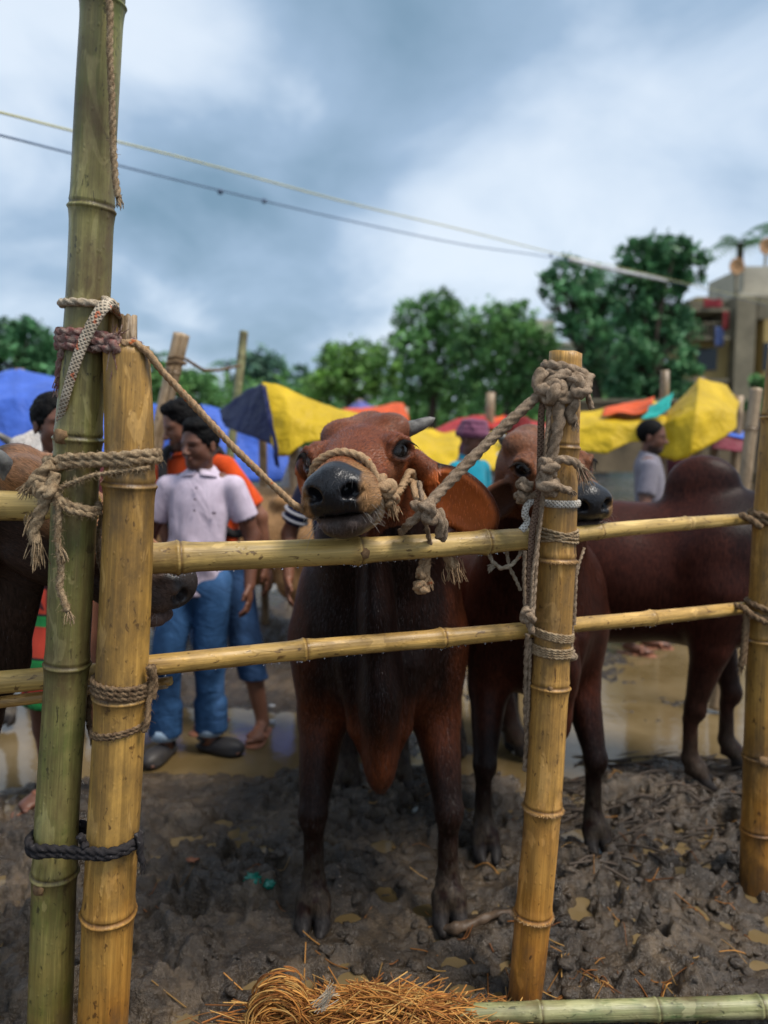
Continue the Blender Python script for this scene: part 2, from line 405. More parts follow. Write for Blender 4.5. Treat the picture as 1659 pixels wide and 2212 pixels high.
def m_bamboo(name, c_main, c_alt, c_spot, green=None, wet=0.42, foot=None):
    """object Z runs along the culm"""
    t = NT(name); v = t.coord(); grain = t.noise(t.coord((60, 60, 1.6)), 1.0, 4, 0.6)
    long_ = t.noise(t.coord((9, 9, 1.3)), 1.0, 3, 0.5, 0.6); blot = t.noise(v, 5.5, 4, 0.6, 0.4)
    c = t.mix(c_main, c_alt, t.ramp(long_, [(0.38, 0.0), (0.62, 1.0)]))
    if green: c = t.mix(c, green, t.ramp(blot, [(0.45, 0.0), (0.62, 1.0)]))
    c = t.mix(c, tuple(x * 0.42 for x in c_main), t.mth('MULTIPLY', t.ramp(grain, [(0.40, 1.0), (0.6, 0.0)]), 0.65))
    c = t.mix(c, tuple(min(1, x * 1.4) for x in c_main), t.mth('MULTIPLY', t.ramp(t.noise(t.coord((170, 170, 4), loc=(3, 3, 3)), 1.0, 3, 0.6), [(0.52, 0.0), (0.68, 1.0)]), 0.35))
    sp = t.noise(t.coord((62, 62, 30)), 1.0, 3, 0.6, 0.5); c = t.mix(c, c_spot, t.ramp(sp, [(0.62, 0.0), (0.68, 0.85)]))
    pale = t.noise(t.coord((14, 14, 5), loc=(5, 2, 1)), 1.0, 3, 0.6, 1.0)
    c = t.mix(c, tuple(min(1, x * 1.35 + 0.05) for x in c_main), t.mth('MULTIPLY', t.ramp(pale, [(0.6, 0.0), (0.63, 1.0)]), 0.45))
    dirt = t.noise(t.coord((7, 7, 3.5), loc=(1, 8, 3)), 1.0, 6, 0.7)
    c = t.mix(c, (0.10, 0.062, 0.026), t.mth('MULTIPLY', t.ramp(dirt, [(0.43, 0.0), (0.66, 1.0)]), 0.85))
    if foot:
        z = t.n('ShaderNodeSeparateXYZ'); t.l(v, z.inputs[0]); k = t.mth('ADD', z.outputs[2], t.mth('MULTIPLY', t.mth('SUBTRACT', t.noise(t.coord((9, 9, 4)), 1.0, 5, 0.65), 0.5), 1.1))
        c = t.mix(c, t.mix(c, foot, 1.0, 'MULTIPLY'), t.ramp(k, [(0.25, 1.0), (0.85, 0.0)])); c = t.mix(c, (0.07, 0.05, 0.034), t.mth('MULTIPLY', t.ramp(k, [(0.05, 1.0), (0.33, 0.0)]), 0.7))
    c = t.mix(c, t.attr('Col'), 1.0, 'MULTIPLY')
    t.set(Base_Color=c, Roughness=t.ramp(blot, [(0.3, wet - 0.1), (0.7, wet + 0.18)]), Specular_IOR_Level=0.45)
    drop = t.ramp(t.vor(t.coord((55, 55, 40)), 1.0), [(0.05, 1.0), (0.22, 0.0)])
    p = t.bump(grain, 0.55, 0.005); p = t.bump(drop, 0.35, 0.002, p); t.bump(blot, 0.2, 0.01, p)
    return t.m
def m_rope(name, c1, c2, flecks=None, rough=0.9):
    t = NT(name); v = t.coord(); f = t.noise(v, 60, 4, 0.6); g = t.noise(v, 420, 3, 0.6)
    c = t.mix(c1, c2, t.ramp(f, [(0.38, 0.0), (0.62, 1.0)]))
    if flecks: c = t.mix(c, flecks, t.ramp(t.noise(v, 75, 2, 0.5, 0.5), [(0.66, 0.0), (0.70, 0.9)]))
    c = t.mix(c, (0.02, 0.015, 0.01), t.mth('MULTIPLY', t.ramp(g, [(0.35, 1.0), (0.55, 0.0)]), 0.5))
    t.set(Base_Color=c, Roughness=rough, Specular_IOR_Level=0.15); t.bump(g, 0.8, 0.003); return t.m
def m_weave(name, c1, c2, red=None):
    """flat braided webbing: u across, v along (attribute 'uvw')"""
    t = NT(name); v = t.coord(attr='uvw'); 
    a = t.wave(t.coord((1, 1, 1), rot=(0, 0, math.radians(45)), attr='uvw'), 42, 0.6, 1); b = t.wave(t.coord((1, 1, 1), rot=(0, 0, math.radians(-45)), attr='uvw'), 42, 0.6, 1)
    h = t.mth('MAXIMUM', a, b)
    c = t.mix(c2, c1, t.ramp(t.noise(t.coord(), 40, 4, 0.6), [(0.3, 0.0), (0.6, 1.0)]))
    c = t.mix((0.06, 0.045, 0.03), c, t.ramp(h, [(0.25, 0.55), (0.65, 1.0)]))
    if red: c = t.mix(c, red, t.ramp(t.noise(t.coord(), 60, 2, 0.5), [(0.62, 0.0), (0.66, 0.85)]))
    t.set(Base_Color=c, Roughness=0.85, Specular_IOR_Level=0.2); t.bump(h, 0.9, 0.004); return t.m
def m_cloth(name, c1, c2=None, weave=500, fold=7, rough=0.85, sheen=0.1, bump=0.35):
    t = NT(name); v = t.coord(); f = t.noise(t.coord((1, 1, 0.45)), fold, 3, 0.5, 0.5); c2 = c2 or tuple(x * 0.8 for x in c1)
    t.set(Base_Color=t.ramp(t.noise(v, 18, 4, 0.6), [(0.35, c2), (0.65, c1)]), Roughness=rough, Specular_IOR_Level=0.2, Sheen_Weight=sheen)
    p = t.bump(f, bump, 0.03); t.bump(t.noise(v, weave, 2, 0.5), 0.2, 0.001, p); return t.m
def m_attr(name, rough=0.6, spec=0.4, bscale=60, bump=0.2, bdist=0.004, var=0.25, sss=0.0):
    t = NT(name); v = t.coord(); c = t.mix(t.attr('Col'), (0, 0, 0), t.mth('MULTIPLY', t.noise(v, bscale * 0.3, 4, 0.6), var))
    t.set(Base_Color=c, Roughness=rough, Specular_IOR_Level=spec, Subsurface_Weight=sss, Subsurface_Scale=0.01)
    if bump: t.bump(t.noise(v, bscale, 4, 0.6), bump, bdist)
    return t.m
MAT = {}
MAT['fur'] = m_fur('cattle_coat')
MAT['eye'] = NT('cattle_eye').set(Base_Color=(0.006, 0.004, 0.003), Roughness=0.06, Specular_IOR_Level=0.45).m
MAT['lash'] = m_plain('lashes', (0.012, 0.009, 0.008), rough=0.8, bump=0)
MAT['horn'] = m_plain('horn_grey', (0.22, 0.21, 0.19), (0.07, 0.065, 0.06), 30, 0.5, 0.5, 80, 0.003)
MAT['bam_green'] = m_bamboo('bamboo_green', (0.30, 0.26, 0.09), (0.20, 0.19, 0.055), (0.035, 0.035, 0.012), green=(0.13, 0.15, 0.035), foot=(0.85, 0.70, 0.45))
MAT['bam_yellow'] = m_bamboo('bamboo_yellow', (0.54, 0.31, 0.075), (0.36, 0.19, 0.04), (0.09, 0.04, 0.010), foot=(0.80, 0.60, 0.35))
MAT['bam_rail'] = m_bamboo('bamboo_rail', (0.56, 0.38, 0.12), (0.36, 0.22, 0.06), (0.10, 0.05, 0.014))
MAT['bam_moss'] = m_bamboo('bamboo_mossy', (0.34, 0.32, 0.15), (0.22, 0.24, 0.09), (0.03, 0.04, 0.015), green=(0.09, 0.14, 0.05))
MAT['bam_old'] = m_bamboo('bamboo_weathered', (0.42, 0.30, 0.18), (0.30, 0.21, 0.12), (0.08, 0.05, 0.03))
MAT['jute'] = m_rope('rope_jute', (0.42, 0.31, 0.19), (0.27, 0.185, 0.105))
MAT['jute_dark'] = m_rope('rope_jute_dark', (0.24, 0.16, 0.09), (0.13, 0.08, 0.045))
MAT['rope_white'] = m_rope('rope_pale', (0.52, 0.44, 0.33), (0.37, 0.29, 0.20), flecks=(0.55, 0.14, 0.05))
MAT['rope_grey'] = m_rope('rope_muddy', (0.37, 0.275, 0.19), (0.22, 0.155, 0.10))
MAT['rope_maroon'] = m_rope('rope_maroon', (0.22, 0.085, 0.075), (0.34, 0.25, 0.21))
MAT['rope_tan'] = m_rope('rope_tan_red', (0.46, 0.31, 0.18), (0.38, 0.24, 0.13), flecks=(0.50, 0.13, 0.04))
MAT['rope_black'] = m_rope('rope_black', (0.035, 0.032, 0.034), (0.02, 0.018, 0.02), flecks=(0.12, 0.11, 0.11))
MAT['web'] = m_weave('webbing_pale', (0.55, 0.47, 0.36), (0.36, 0.29, 0.21), red=(0.5, 0.12, 0.05))
MAT['web_brown'] = m_weave('webbing_brown', (0.24, 0.15, 0.10), (0.15, 0.09, 0.06))
# ------------------------------------------------------------------ ground and water
def grow(a, b, st0, st1):
    out = [a]
    while out[-1] < b:
        t = (out[-1] - a) / (b - a); out.append(out[-1] + st0 + (st1 - st0) * t)
    return out[:-1]
def ground_h(x, y):
    x = np.asarray(x, dtype=float); y = np.asarray(y, dtype=float)
    wx = x + 0.03 * (vnoise(x * 14, y * 14, seed=41) - 0.5); wy = y + 0.03 * (vnoise(x * 14, y * 14, seed=42) - 0.5)
    big = (fbm(wx * 1.7, wy * 1.7, octaves=3, seed=11) - 0.5) * 0.075
    n1 = fbm(wx * 9, wy * 9, octaves=3, seed=21); n2 = vnoise(wx * 24, wy * 24, seed=22); n3 = vnoise(wx * 52, wy * 52, seed=23); n4 = vnoise(x * 105, y * 105, seed=24)
    patch = sstep(0.38, 0.60, fbm(x * 1.3 + 5, y * 1.3, octaves=3, seed=31))                 # churned or trodden flat
    clod = sstep(0.45, 0.56, n1) * 0.040 + sstep(0.46, 0.60, n2) * 0.022 + np.abs(n3 - 0.5) * 0.020 + (n4 - 0.5) * 0.009
    h = big - 0.022 + clod * (0.30 + 0.95 * patch)
    # the wide wet track behind the pen
    yy = y + 0.35 * (fbm(x * 1.1, y * 1.1, octaves=2, seed=51) - 0.5) - 0.16 * np.clip(x, 0, 2.0)
    wet = sstep(3.35, 3.85, yy) * sstep(6.9, 6.0, yy); h = h * (1 - 0.55 * wet) - 0.040 * wet
    h = h + 0.035 * np.exp(-((x - 1.15) / 0.5) ** 2 - ((y - 2.15) / 0.35) ** 2)
    m_ = np.exp(-((y - 1.965) / 0.07) ** 2) * sstep(0.05, 0.2, x); h = h * (1 - 0.85 * m_) - 0.012 * m_
    # heap of churned mud behind the men
    hx = (x - (-0.8)) / 0.95; hy = (y - 5.75) / 0.75; h = h + 0.34 * np.exp(-hx * hx - hy * hy) * (0.7 + 0.6 * n1)
    far = sstep(8, 14, np.hypot(x, y)); h = h * (1 - far * 0.8)
    # the hollows hooves have pressed
    for (px, py, pr, pd) in HOLES:
        e = np.exp(-(((x - px) ** 2 + (y - py) ** 2) / (pr * pr)) ** 2); h = h - pd * e + pd * 0.40 * np.exp(-((np.hypot(x - px, y - py) - pr * 1.35) / (pr * 0.4)) ** 2)
    for (px, py, lvl) in FLATS:
        e = np.exp(-(((x - px) ** 2 + (y - py) ** 2) / 0.010)); h = h * (1 - e) + lvl * e
    return h
_r = np.random.default_rng(3)
HOLES = [(_r.uniform(-1.2, 1.6), _r.uniform(1.5, 3.4), _r.uniform(0.03, 0.065), _r.uniform(0.02, 0.05)) for _ in range(115)]
FLATS = []
def m_mud():
    t = NT('wet_mud'); v = t.coord(); a = t.noise(v, 3.2, 6, 0.62); b = t.noise(v, 21, 6, 0.65); c = t.noise(v, 110, 5, 0.65)
    col = t.ramp(a, [(0.32, (0.018, 0.0115, 0.006)), (0.5, (0.052, 0.035, 0.020)), (0.66, (0.130, 0.091, 0.054))])
    col = t.mix(col, (0.022, 0.016, 0.011), t.mth('MULTIPLY', t.ramp(b, [(0.36, 1.0), (0.56, 0.0)]), 0.75))
    col = t.mix(col, (0.22, 0.165, 0.105), t.mth('MULTIPLY', t.ramp(c, [(0.55, 0.0), (0.75, 1.0)]), 0.45))
    t.set(Base_Color=col, Roughness=t.ramp(t.noise(v, 6, 5, 0.6), [(0.40, 0.10), (0.54, 0.27), (0.68, 0.55)]), Specular_IOR_Level=0.65)
    p = t.bump(b, 0.8, 0.025); t.bump(c, 0.9, 0.008, p); return t.m
MAT['mud'] = m_mud()
def m_water():
    t = NT('muddy_water'); v = t.coord(); a = t.noise(v, 2.2, 4, 0.6)
    t.set(Base_Color=t.ramp(a, [(0.35, (0.12, 0.082, 0.034)), (0.65, (0.18, 0.13, 0.065))]), Roughness=0.10, Specular_IOR_Level=0.4)
    t.bump(t.noise(v, 16, 3, 0.5), 0.12, 0.01); return t.m
MAT['water'] = m_water()
xs = np.array(grow(-300, -30, 60, 12) + grow(-30, -6, 10, 0.6) + grow(-6, -1.7, 0.5, 0.03) + list(np.arange(-1.7, 2.0, 0.0095)) + grow(2.0, 6, 0.03, 0.5) + grow(6, 30, 0.6, 10) + grow(30, 301, 12, 60))
ys = np.array([-40, -15, -6, -2, 0, 0.6, 1.0] + list(np.arange(1.15, 3.5, 0.0095)) + grow(3.5, 8, 0.011, 0.07) + grow(8, 30, 0.1, 3) + grow(30, 900, 4, 160))
GX, GY = np.meshgrid(xs, ys, indexing='ij')
HOOVES = []
def build_ground():
    z = ground_h(GX, GY); v = np.stack([GX, GY, z], -1).reshape(-1, 3); nx, ny = GX.shape
    i = np.arange(nx - 1)[:, None]; j = np.arange(ny - 1)[None]
    f = np.stack([i * ny + j, (i + 1) * ny + j, (i + 1) * ny + j + 1, i * ny + j + 1], -1).reshape(-1, 4)
    g = mesh_obj('ground', v, f, MAT['mud']); g['kind'] = 'structure'
    w = mesh_obj('puddle_water', [(-14, 1.0, -0.022), (14, 1.0, -0.022), (14, 8.6, -0.022), (-14, 8.6, -0.022)], [(0, 1, 2, 3)], MAT['water'], smooth=False); w['kind'] = 'structure'
build_ground()
# ------------------------------------------------------------------ cattle
def make_cow(name, label, head=None, base=(0, 0, 0), heading=(0, -1), s=1.0, pal=None, fine=0.012, hfine=None, legs=None, hump=1.0,
             neck=None, horns=(1, 1), ears=(None, None), hair=(0, 0), tail=True, group='cattle in the pens', dew=1.0, bend=None, res_leg=None, hl=1.0):
    """head: dict(nose=point of the nose tip, f=direction poll to nose, l=direction to its left). heading: forward in plan.
    ears: per side (left, right) a dict(dir=..., normal=..., len=..., wid=...) in world space."""
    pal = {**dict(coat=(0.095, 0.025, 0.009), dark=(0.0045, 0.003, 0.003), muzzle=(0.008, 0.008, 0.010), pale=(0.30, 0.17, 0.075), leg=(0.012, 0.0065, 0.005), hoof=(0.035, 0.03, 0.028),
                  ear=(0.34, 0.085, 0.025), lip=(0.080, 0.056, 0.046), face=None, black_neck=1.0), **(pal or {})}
    bf = np.array([heading[0], heading[1], 0.0]); bf /= np.linalg.norm(bf); bl = np.array([-bf[1], bf[0], 0.0]); up = np.array([0, 0, 1.0]); base = np.array(base, dtype=float)
    if bend is None: bend = lambda a: 0.0
    def B(a, b, c): return base + s * (bf * a + bl * (b + bend(a)) + up * c)
    RB = np.stack([bf, bl, up], 1)
    HF = frame(head['f'], head['l']); f, l, u = HF.T
    hs = s * hl; poll = np.array(head['nose']) - f * 0.47 * hs + u * 0.085 * hs
    def H(a, b, c): return poll + hs * (f * a + l * b + u * c)
    # bounds
    pts = [B(0.3, 0.45, 0), B(-1.45, -0.45, 1.45), B(0.3, -0.45, 0), B(-1.45, 0.45, 1.45), H(0.52, 0.2, 0.1), H(-0.1, -0.2, 0.1), H(0.2, 0.2, -0.3), H(0.2, -0.2, -0.3)]
    for e in ears:
        if e: pts.append(np.array(e['root']) + np.array(e['dir']) * (e['len'] + 0.05)); 
    pts = np.array(pts); lo = pts.min(0) - 0.06; hi = pts.max(0) + 0.06; lo[2] = base[2] - 0.05
    hp = np.array([H(0.50, 0.13, 0.06), H(-0.05, -0.14, 0.07), H(0.50, -0.13, 0.06), H(-0.05, 0.14, 0.07), H(0.1, 0.1, -0.24), H(0.45, -0.1, -0.24), H(0.45, 0.1, -0.24), H(0.1, -0.1, -0.24)]
                  + [np.array(e['root']) + np.array(e['dir']) * e['len'] for e in ears if e])
    hlo, hhi = hp.min(0) - 0.01, hp.max(0) + 0.01; hfine = hfine or fine
    A = []
    for q in range(3):
        segs = []
        if hlo[q] - lo[q] > fine: segs.append((lo[q], fine))
        segs.append((hlo[q], hfine)); 
        if hi[q] - hhi[q] > fine: segs.append((hhi[q], fine)); A.append(axis(*segs, hi[q]))
        else: A.append(axis(*segs, hhi[q] + 0.03))
    D = Body(*A)
    # trunk
    D.ell(B(-0.16, 0, 0.90), s * np.array((0.30, 0.235, 0.33)), RB, 0.08)
    D.ell(B(-0.62, 0, 0.87), s * np.array((0.52, 0.27, 0.31)), RB, 0.12)
    D.ell(B(-1.08, 0, 0.93), s * np.array((0.29, 0.22, 0.26)), RB, 0.12)
    D.cone(B(-0.1, 0, 1.10), B(-1.2, 0, 1.10), 0.10 * s, 0.10 * s, 0.10)
    for sd in (-1, 1):
        D.ell(B(-0.15, 0.175 * sd, 0.90), s * np.array((0.15, 0.085, 0.26)), RB, 0.06)       # shoulder blade
        D.ell(B(-1.02, 0.15 * sd, 0.86), s * np.array((0.20, 0.10, 0.24)), RB, 0.07)         # thigh
        D.ell(B(-0.86, 0.17 * sd, 1.13), s * np.array((0.07, 0.04, 0.04)), RB, 0.06)         # hook bone
    if hump: D.ell(B(-0.22, 0, 1.26 + 0.03 * hump), s * hump * np.array((0.19, 0.10, 0.17)), RB, 0.09)
    # neck from the shoulders to the head
    n0 = B(-0.12, 0, 1.0); n1 = H(-0.02, 0, -0.14); mid = (n0 + n1) / 2 + np.array(neck if neck is not None else (0, 0, 0.0))
    for (a, b, ra, rb) in ((n0, mid, 0.235, 0.165), (mid, n1, 0.165, 0.115)): D.cone(a, b, ra * s, rb * s, 0.08)
    crest = np.array([0, 0, 0.09 * s]); D.cone(n0 + crest * 1.2, mid + crest, 0.12 * s, 0.09 * s, 0.07); D.cone(mid + crest, H(-0.04, 0, -0.05), 0.09 * s, 0.07 * s, 0.06)
    # dewlap: a thin hanging fold from the throat to between the legs
    if dew:
        th = H(0.08, 0, -0.20); fold = bl if head.get('fold') is None else np.array(head['fold'])
        d1 = (th + B(0.12, 0, 0.80)) / 2 + np.array((0, 0, -0.06)); d2 = B(0.13, 0, 0.80); d3 = B(0.10, 0, 0.60); d4 = B(0.02, 0.0, 0.48)
        D.chain([th, d1, d2, d3, d4], [0.055 * s, 0.11 * s, 0.15 * s * dew, 0.12 * s * dew, 0.045 * s], 0.05, flat=fold, f=0.42)
        for sd in (-1, 1): D.chain([B(0.08, 0.07 * sd, 0.86), B(0.07, 0.05 * sd, 0.66), B(0.04, 0.018 * sd, 0.50)], [0.06 * s, 0.045 * s, 0.02 * s], 0.02)
    # legs
    lg = dict(fl=(0.0, 0.19), fr=(0.0, -0.19), hl=(-1.10, 0.17), hr=(-1.02, -0.17)); lg.update(legs or {})
    toes = []
    for key, (a, b) in lg.items():
        sd = 1 if key[1] == 'l' else -1
        if key[0] == 'f':
            p = [B(-0.13, 0.165 * sd, 0.86), B(-0.13 + a * 0.15, 0.175 * sd + (b - 0.19 * sd) * 0.3, 0.62), B(a - 0.02, b, 0.36), B(a - 0.035, b, 0.30), B(a - 0.03, b * 1.0, 0.125), B(a, b, 0.085)]
            D.chain(p[:2], [0.122 * s, 0.078 * s], 0.06); D.chain(p[1:3], [0.079 * s, 0.042 * s], 0.03)
            D.ell(B(a - 0.015, b, 0.345), s * np.array((0.045, 0.043, 0.058)), RB, 0.02)
            D.chain(p[2:5], [0.040 * s, 0.031 * s, 0.034 * s], 0.015); D.cone(p[4], p[5], 0.038 * s, 0.044 * s, 0.015)
        else:
            p = [B(-1.05, 0.13 * sd, 0.86), B(-0.94, 0.16 * sd, 0.62), B(a - 0.06, b, 0.42), B(a - 0.05, b, 0.34), B(a - 0.01, b, 0.13), B(a + 0.02, b, 0.085)]
            D.chain(p[:2], [0.18 * s, 0.115 * s], 0.07); D.chain(p[1:3], [0.115 * s, 0.052 * s], 0.04)
            D.ell(B(a - 0.07, b, 0.41), s * np.array((0.055, 0.04, 0.06)), RB, 0.02)
            D.chain(p[2:5], [0.05 * s, 0.042 * s, 0.040 * s], 0.02); D.cone(p[4], p[5], 0.044 * s, 0.05 * s, 0.02)
        t = p[5]
        for w in (-1, 1):
            q = t + s * (bf * 0.045 + bl * 0.030 * w); q[2] = base[2] + 0.035 * s
            D.cone(t + s * bl * 0.022 * w, q, 0.034 * s, 0.024 * s, 0.010); tp = q + s * (bf * 0.034 - bl * 0.006 * w); tp[2] = base[2] + 0.016 * s; D.cone(q - s * up * 0.004, tp, 0.027 * s, 0.015 * s, 0.004); D.ell(q - s * (bf * 0.012 + up * 0.010), s * np.array((0.045, 0.025, 0.026)), RB, 0.004)
            D.ell(t + s * (-bf * 0.04 + bl * 0.02 * w - up * 0.01), 0.017 * s, None, 0.01)
        toes.append(t)
    D.cut((0, 0, base[2] - 0.012), (0, 0, -1))
    if tail: D.chain([B(-1.33, 0, 1.08), B(-1.40, 0.01, 0.85), B(-1.39, 0.03, 0.5)], [0.05 * s, 0.025 * s, 0.035 * s], 0.03)
    # head
    def hell(c, r, k=0.03, op='add', R=HF): D.ell(H(*c), hs * np.array(r), R, k * hs, op)
    def hcone(a, b, ra, rb, k=0.03, op='add', flat=None, fl=1.0): D.cone(H(*a), H(*b), ra * hs, rb * hs, k * hs, op, flat, fl)
    hell((0.08, 0, -0.09), (0.125, 0.118, 0.095), 0.05)                       # cranium
    hell((0.16, 0, -0.078), (0.145, 0.100, 0.070), 0.04)                       # brow plane
    for sd in (-1, 1):
        hell((0.020, 0.070 * sd, -0.026), (0.065, 0.058, 0.045), 0.03)        # poll lobes
        hell((0.160, 0.104 * sd, -0.060), (0.058, 0.036, 0.046), 0.022)       # orbit
        hell((0.135, 0.062 * sd, -0.155), (0.095, 0.045, 0.075), 0.04)        # cheek
        hcone((0.09, 0.05 * sd, -0.205), (0.37, 0.028 * sd, -0.165), 0.040, 0.032, 0.035)   # jaw
        hcone((0.20, 0.072 * sd, -0.10), (0.36, 0.05 * sd, -0.105), 0.028, 0.036, 0.03)     # cheek ridge
    hcone((0.14, 0, -0.075), (0.42, 0, -0.085), 0.062, 0.055, 0.04)           # bridge
    hell((0.31, 0, -0.12), (0.12, 0.055, 0.06), 0.04)
    hell((0.405, 0, -0.104), (0.062, 0.077, 0.052), 0.03)                     # muzzle
    for sd in (-1, 1):
        hell((0.425, 0.043 * sd, -0.092), (0.042, 0.036, 0.038), 0.02)        # nostril wings
        hell((0.395, 0.056 * sd, -0.130), (0.056, 0.040, 0.036), 0.02)        # upper lips
    hell((0.388, 0, -0.182), (0.064, 0.060, 0.034), 0.02)                     # lower lip
    hell((0.345, 0, -0.185), (0.075, 0.060, 0.036), 0.03)                     # chin
    for sd in (-1, 1): hell((0.428, 0.024 * sd, -0.176), (0.028, 0.026, 0.022), 0.006)
    hell((0.458, 0, -0.153), (0.066, 0.072, 0.0042), 0.008, 'sub')            # mouth
    for sd in (-1, 1):
        Rn = frame(f * 0.9 + l * 0.45 * sd, l * sd - f * 0.3 + u * 0.55)
        hell((0.464, 0.042 * sd, -0.090), (0.036, 0.021, 0.0145), 0.012, 'sub', Rn)
        hell((0.458, 0.062 * sd, -0.102), (0.018, 0.016, 0.006), 0.010, 'sub', Rn)
        # eye: socket facing outward and forward, a heavy lid above, a thin one below
        ec = np.array((0.185, 0.122 * sd, -0.058)); REy = frame(f * 0.55 + l * 0.80 * sd + u * 0.22, f * 0.8 - l * 0.6 * sd)
        D.ell(H(*(ec + np.array((0.010, 0.014 * sd, 0.003)))), hs * np.array((0.024, 0.036, 0.025)), REy, 0.007 * hs, 'sub')
        en, ea, eu = REy.T
        def lid(lst, r0, r1): 
            pp = [H(*ec) + hs * (ea * a_ + eu * b_ + en * c_) for a_, b_, c_ in lst]; D.chain(pp, list(np.linspace(r0, r1, len(pp)) * hs), 0.007 * hs)
        lid([(-0.042, -0.006, 0.000), (-0.026, 0.019, 0.008), (0.0, 0.029, 0.011), (0.026, 0.020, 0.008), (0.042, -0.004, 0.0)], 0.009, 0.009)
        lid([(-0.042, -0.008, 0.000), (-0.022, -0.026, 0.004), (0.004, -0.031, 0.005), (0.028, -0.022, 0.003), (0.044, -0.008, 0.0)], 0.0065, 0.0065)
    earm = []
    for e in ears:
        if not e: continue
        r0 = np.array(e['root']); dv = np.array(e['dir'], dtype=float); dv /= np.linalg.norm(dv)
        RE = frame(dv, e['wide']); nrm = np.array(e['normal'], dtype=float); nrm -= dv * (nrm @ dv); nrm /= np.linalg.norm(nrm); wd = np.cross(nrm, dv); RE = np.stack([dv, wd, nrm], 1)
        L_, W_ = e['len'], e['wid']; c = r0 + dv * L_ * 0.55
        D.cone(r0 - dv * 0.03, r0 + dv * L_ * 0.35, 0.030 * hs, 0.040 * hs, 0.02)
        D.ell(c, (L_ * 0.48, W_ * 0.5, 0.020 * hs), RE, 0.02)
        D.ell(c + nrm * 0.021 * hs + dv * L_ * 0.02, (L_ * 0.41, W_ * 0.40, 0.020 * hs), RE, 0.006, 'sub')
        earm.append((c, RE, L_, W_, nrm))
    v, fc = D.mesh()
    # coat colours: markings of the animal, some deepened with painted shade
    q = (v - poll) @ HF / hs; b = (v - base) @ RB / s
    nz = fbm(v[:, 0] * 9, v[:, 1] * 9, v[:, 2] * 9, 4, 3); nz2 = fbm(v[:, 0] * 40, v[:, 1] * 40, v[:, 2] * 40, 3, 5)
    col = np.tile(np.array(pal['coat']), (len(v), 1)); inhead = sstep(-0.16, -0.02, q[:, 0] + 0.3 * (nz - 0.5)) * (np.abs(q[:, 1]) < 0.2) * (q[:, 2] > -0.30) * (q[:, 2] < 0.12) * (q[:, 0] < 0.56)
    if pal['black_neck']:
        bn = sstep(0.62, 0.80, b[:, 2] + 0.2 * (nz - 0.5)) * sstep(0.30, 0.19, np.abs(b[:, 1] - bend(0)) + 0.10 * (nz - 0.5)) * sstep(-0.30, -0.05, b[:, 0]) * (1 - inhead)
        col = mixc(col, pal['dark'], np.clip(bn * pal['black_neck'], 0, 1) * 0.9)  # black coat of neck and chest, its shade put into the colour too
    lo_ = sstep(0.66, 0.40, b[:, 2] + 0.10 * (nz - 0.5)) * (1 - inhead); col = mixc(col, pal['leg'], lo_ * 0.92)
    if pal.get('face'): col = mixc(col, pal['face'], inhead)
    if pal.get('under'): col = mixc(col, pal['under'], inhead * sstep(-0.07, -0.12, q[:, 2] + 0.03 * (nz - 0.5)))  # dark lower face: part marking, part shade put into the colour
    mud = sstep(0.30, 0.10, b[:, 2] + 0.16 * (nz - 0.5)) * (1 - inhead) * sstep(0.42, 0.6, nz2 + 0.1); col = mixc(col, (0.060, 0.045, 0.031), mud * 0.7)
    hoof = sstep(0.075, 0.055, b[:, 2]) * (1 - inhead); col = mixc(col, pal['hoof'], hoof)
    # dark throat, pale rings at the muzzle, black nose
    inh = (np.abs(q[:, 1]) < 0.18) & (q[:, 2] > -0.27) & (q[:, 2] < 0.1) & (q[:, 0] > -0.1) & (q[:, 0] < 0.56)
    pale = sstep(0.33, 0.385, q[:, 0] + 0.05 * (nz - 0.5)) * sstep(-0.015, -0.06, q[:, 2]) * inh
    col = mixc(col, pal['pale'], pale * 0.85)
    lipm = sstep(-0.148, -0.158, q[:, 2] + 0.004 * (nz2 - 0.5)) * sstep(0.30, 0.37, q[:, 0]) * inh; lipc = np.array(pal['lip']) * (0.6 + 0.8 * nz2[:, None])
    col = col * (1 - lipm[:, None]) + lipc * lipm[:, None]
    nose = sstep(0.395, 0.412, q[:, 0] + 0.02 * (nz - 0.5) + 0.012 * np.clip(q[:, 2] + 0.075, -0.05, 0.05)) * sstep(0.066, 0.052, np.abs(q[:, 1]) - 0.25 * np.maximum(q[:, 2] + 0.11, 0) + 0.012 * (nz2 - 0.5)) * sstep(-0.160, -0.150, q[:, 2]) * inh
    col = mixc(col, pal['muzzle'], nose)
    for sd in (-1, 1):
        ed = np.sqrt(((q[:, 0] - 0.190) / 1.3) ** 2 + (q[:, 1] - 0.120 * sd) ** 2 + ((q[:, 2] + 0.060) / 1.0) ** 2)
        col = mixc(col, (0.014, 0.009, 0.008), sstep(0.038, 0.022, ed) * inh)
        td = np.exp(-((q[:, 0] - 0.235) / 0.022) ** 2 - ((q[:, 2] + 0.115) / 0.035) ** 2) * (q[:, 1] * sd > 0.04) * inh
        col = mixc(col, (0.22, 0.10, 0.05), np.clip(td, 0, 1) * 0.6)
    top = sstep(0.13, 0.02, q[:, 0]) * sstep(-0.05, -0.02, q[:, 2]) * sstep(0.3, 0.6, nz2) * inh; col = mixc(col, (0.30, 0.22, 0.17), top * 0.16)
    earfur = []
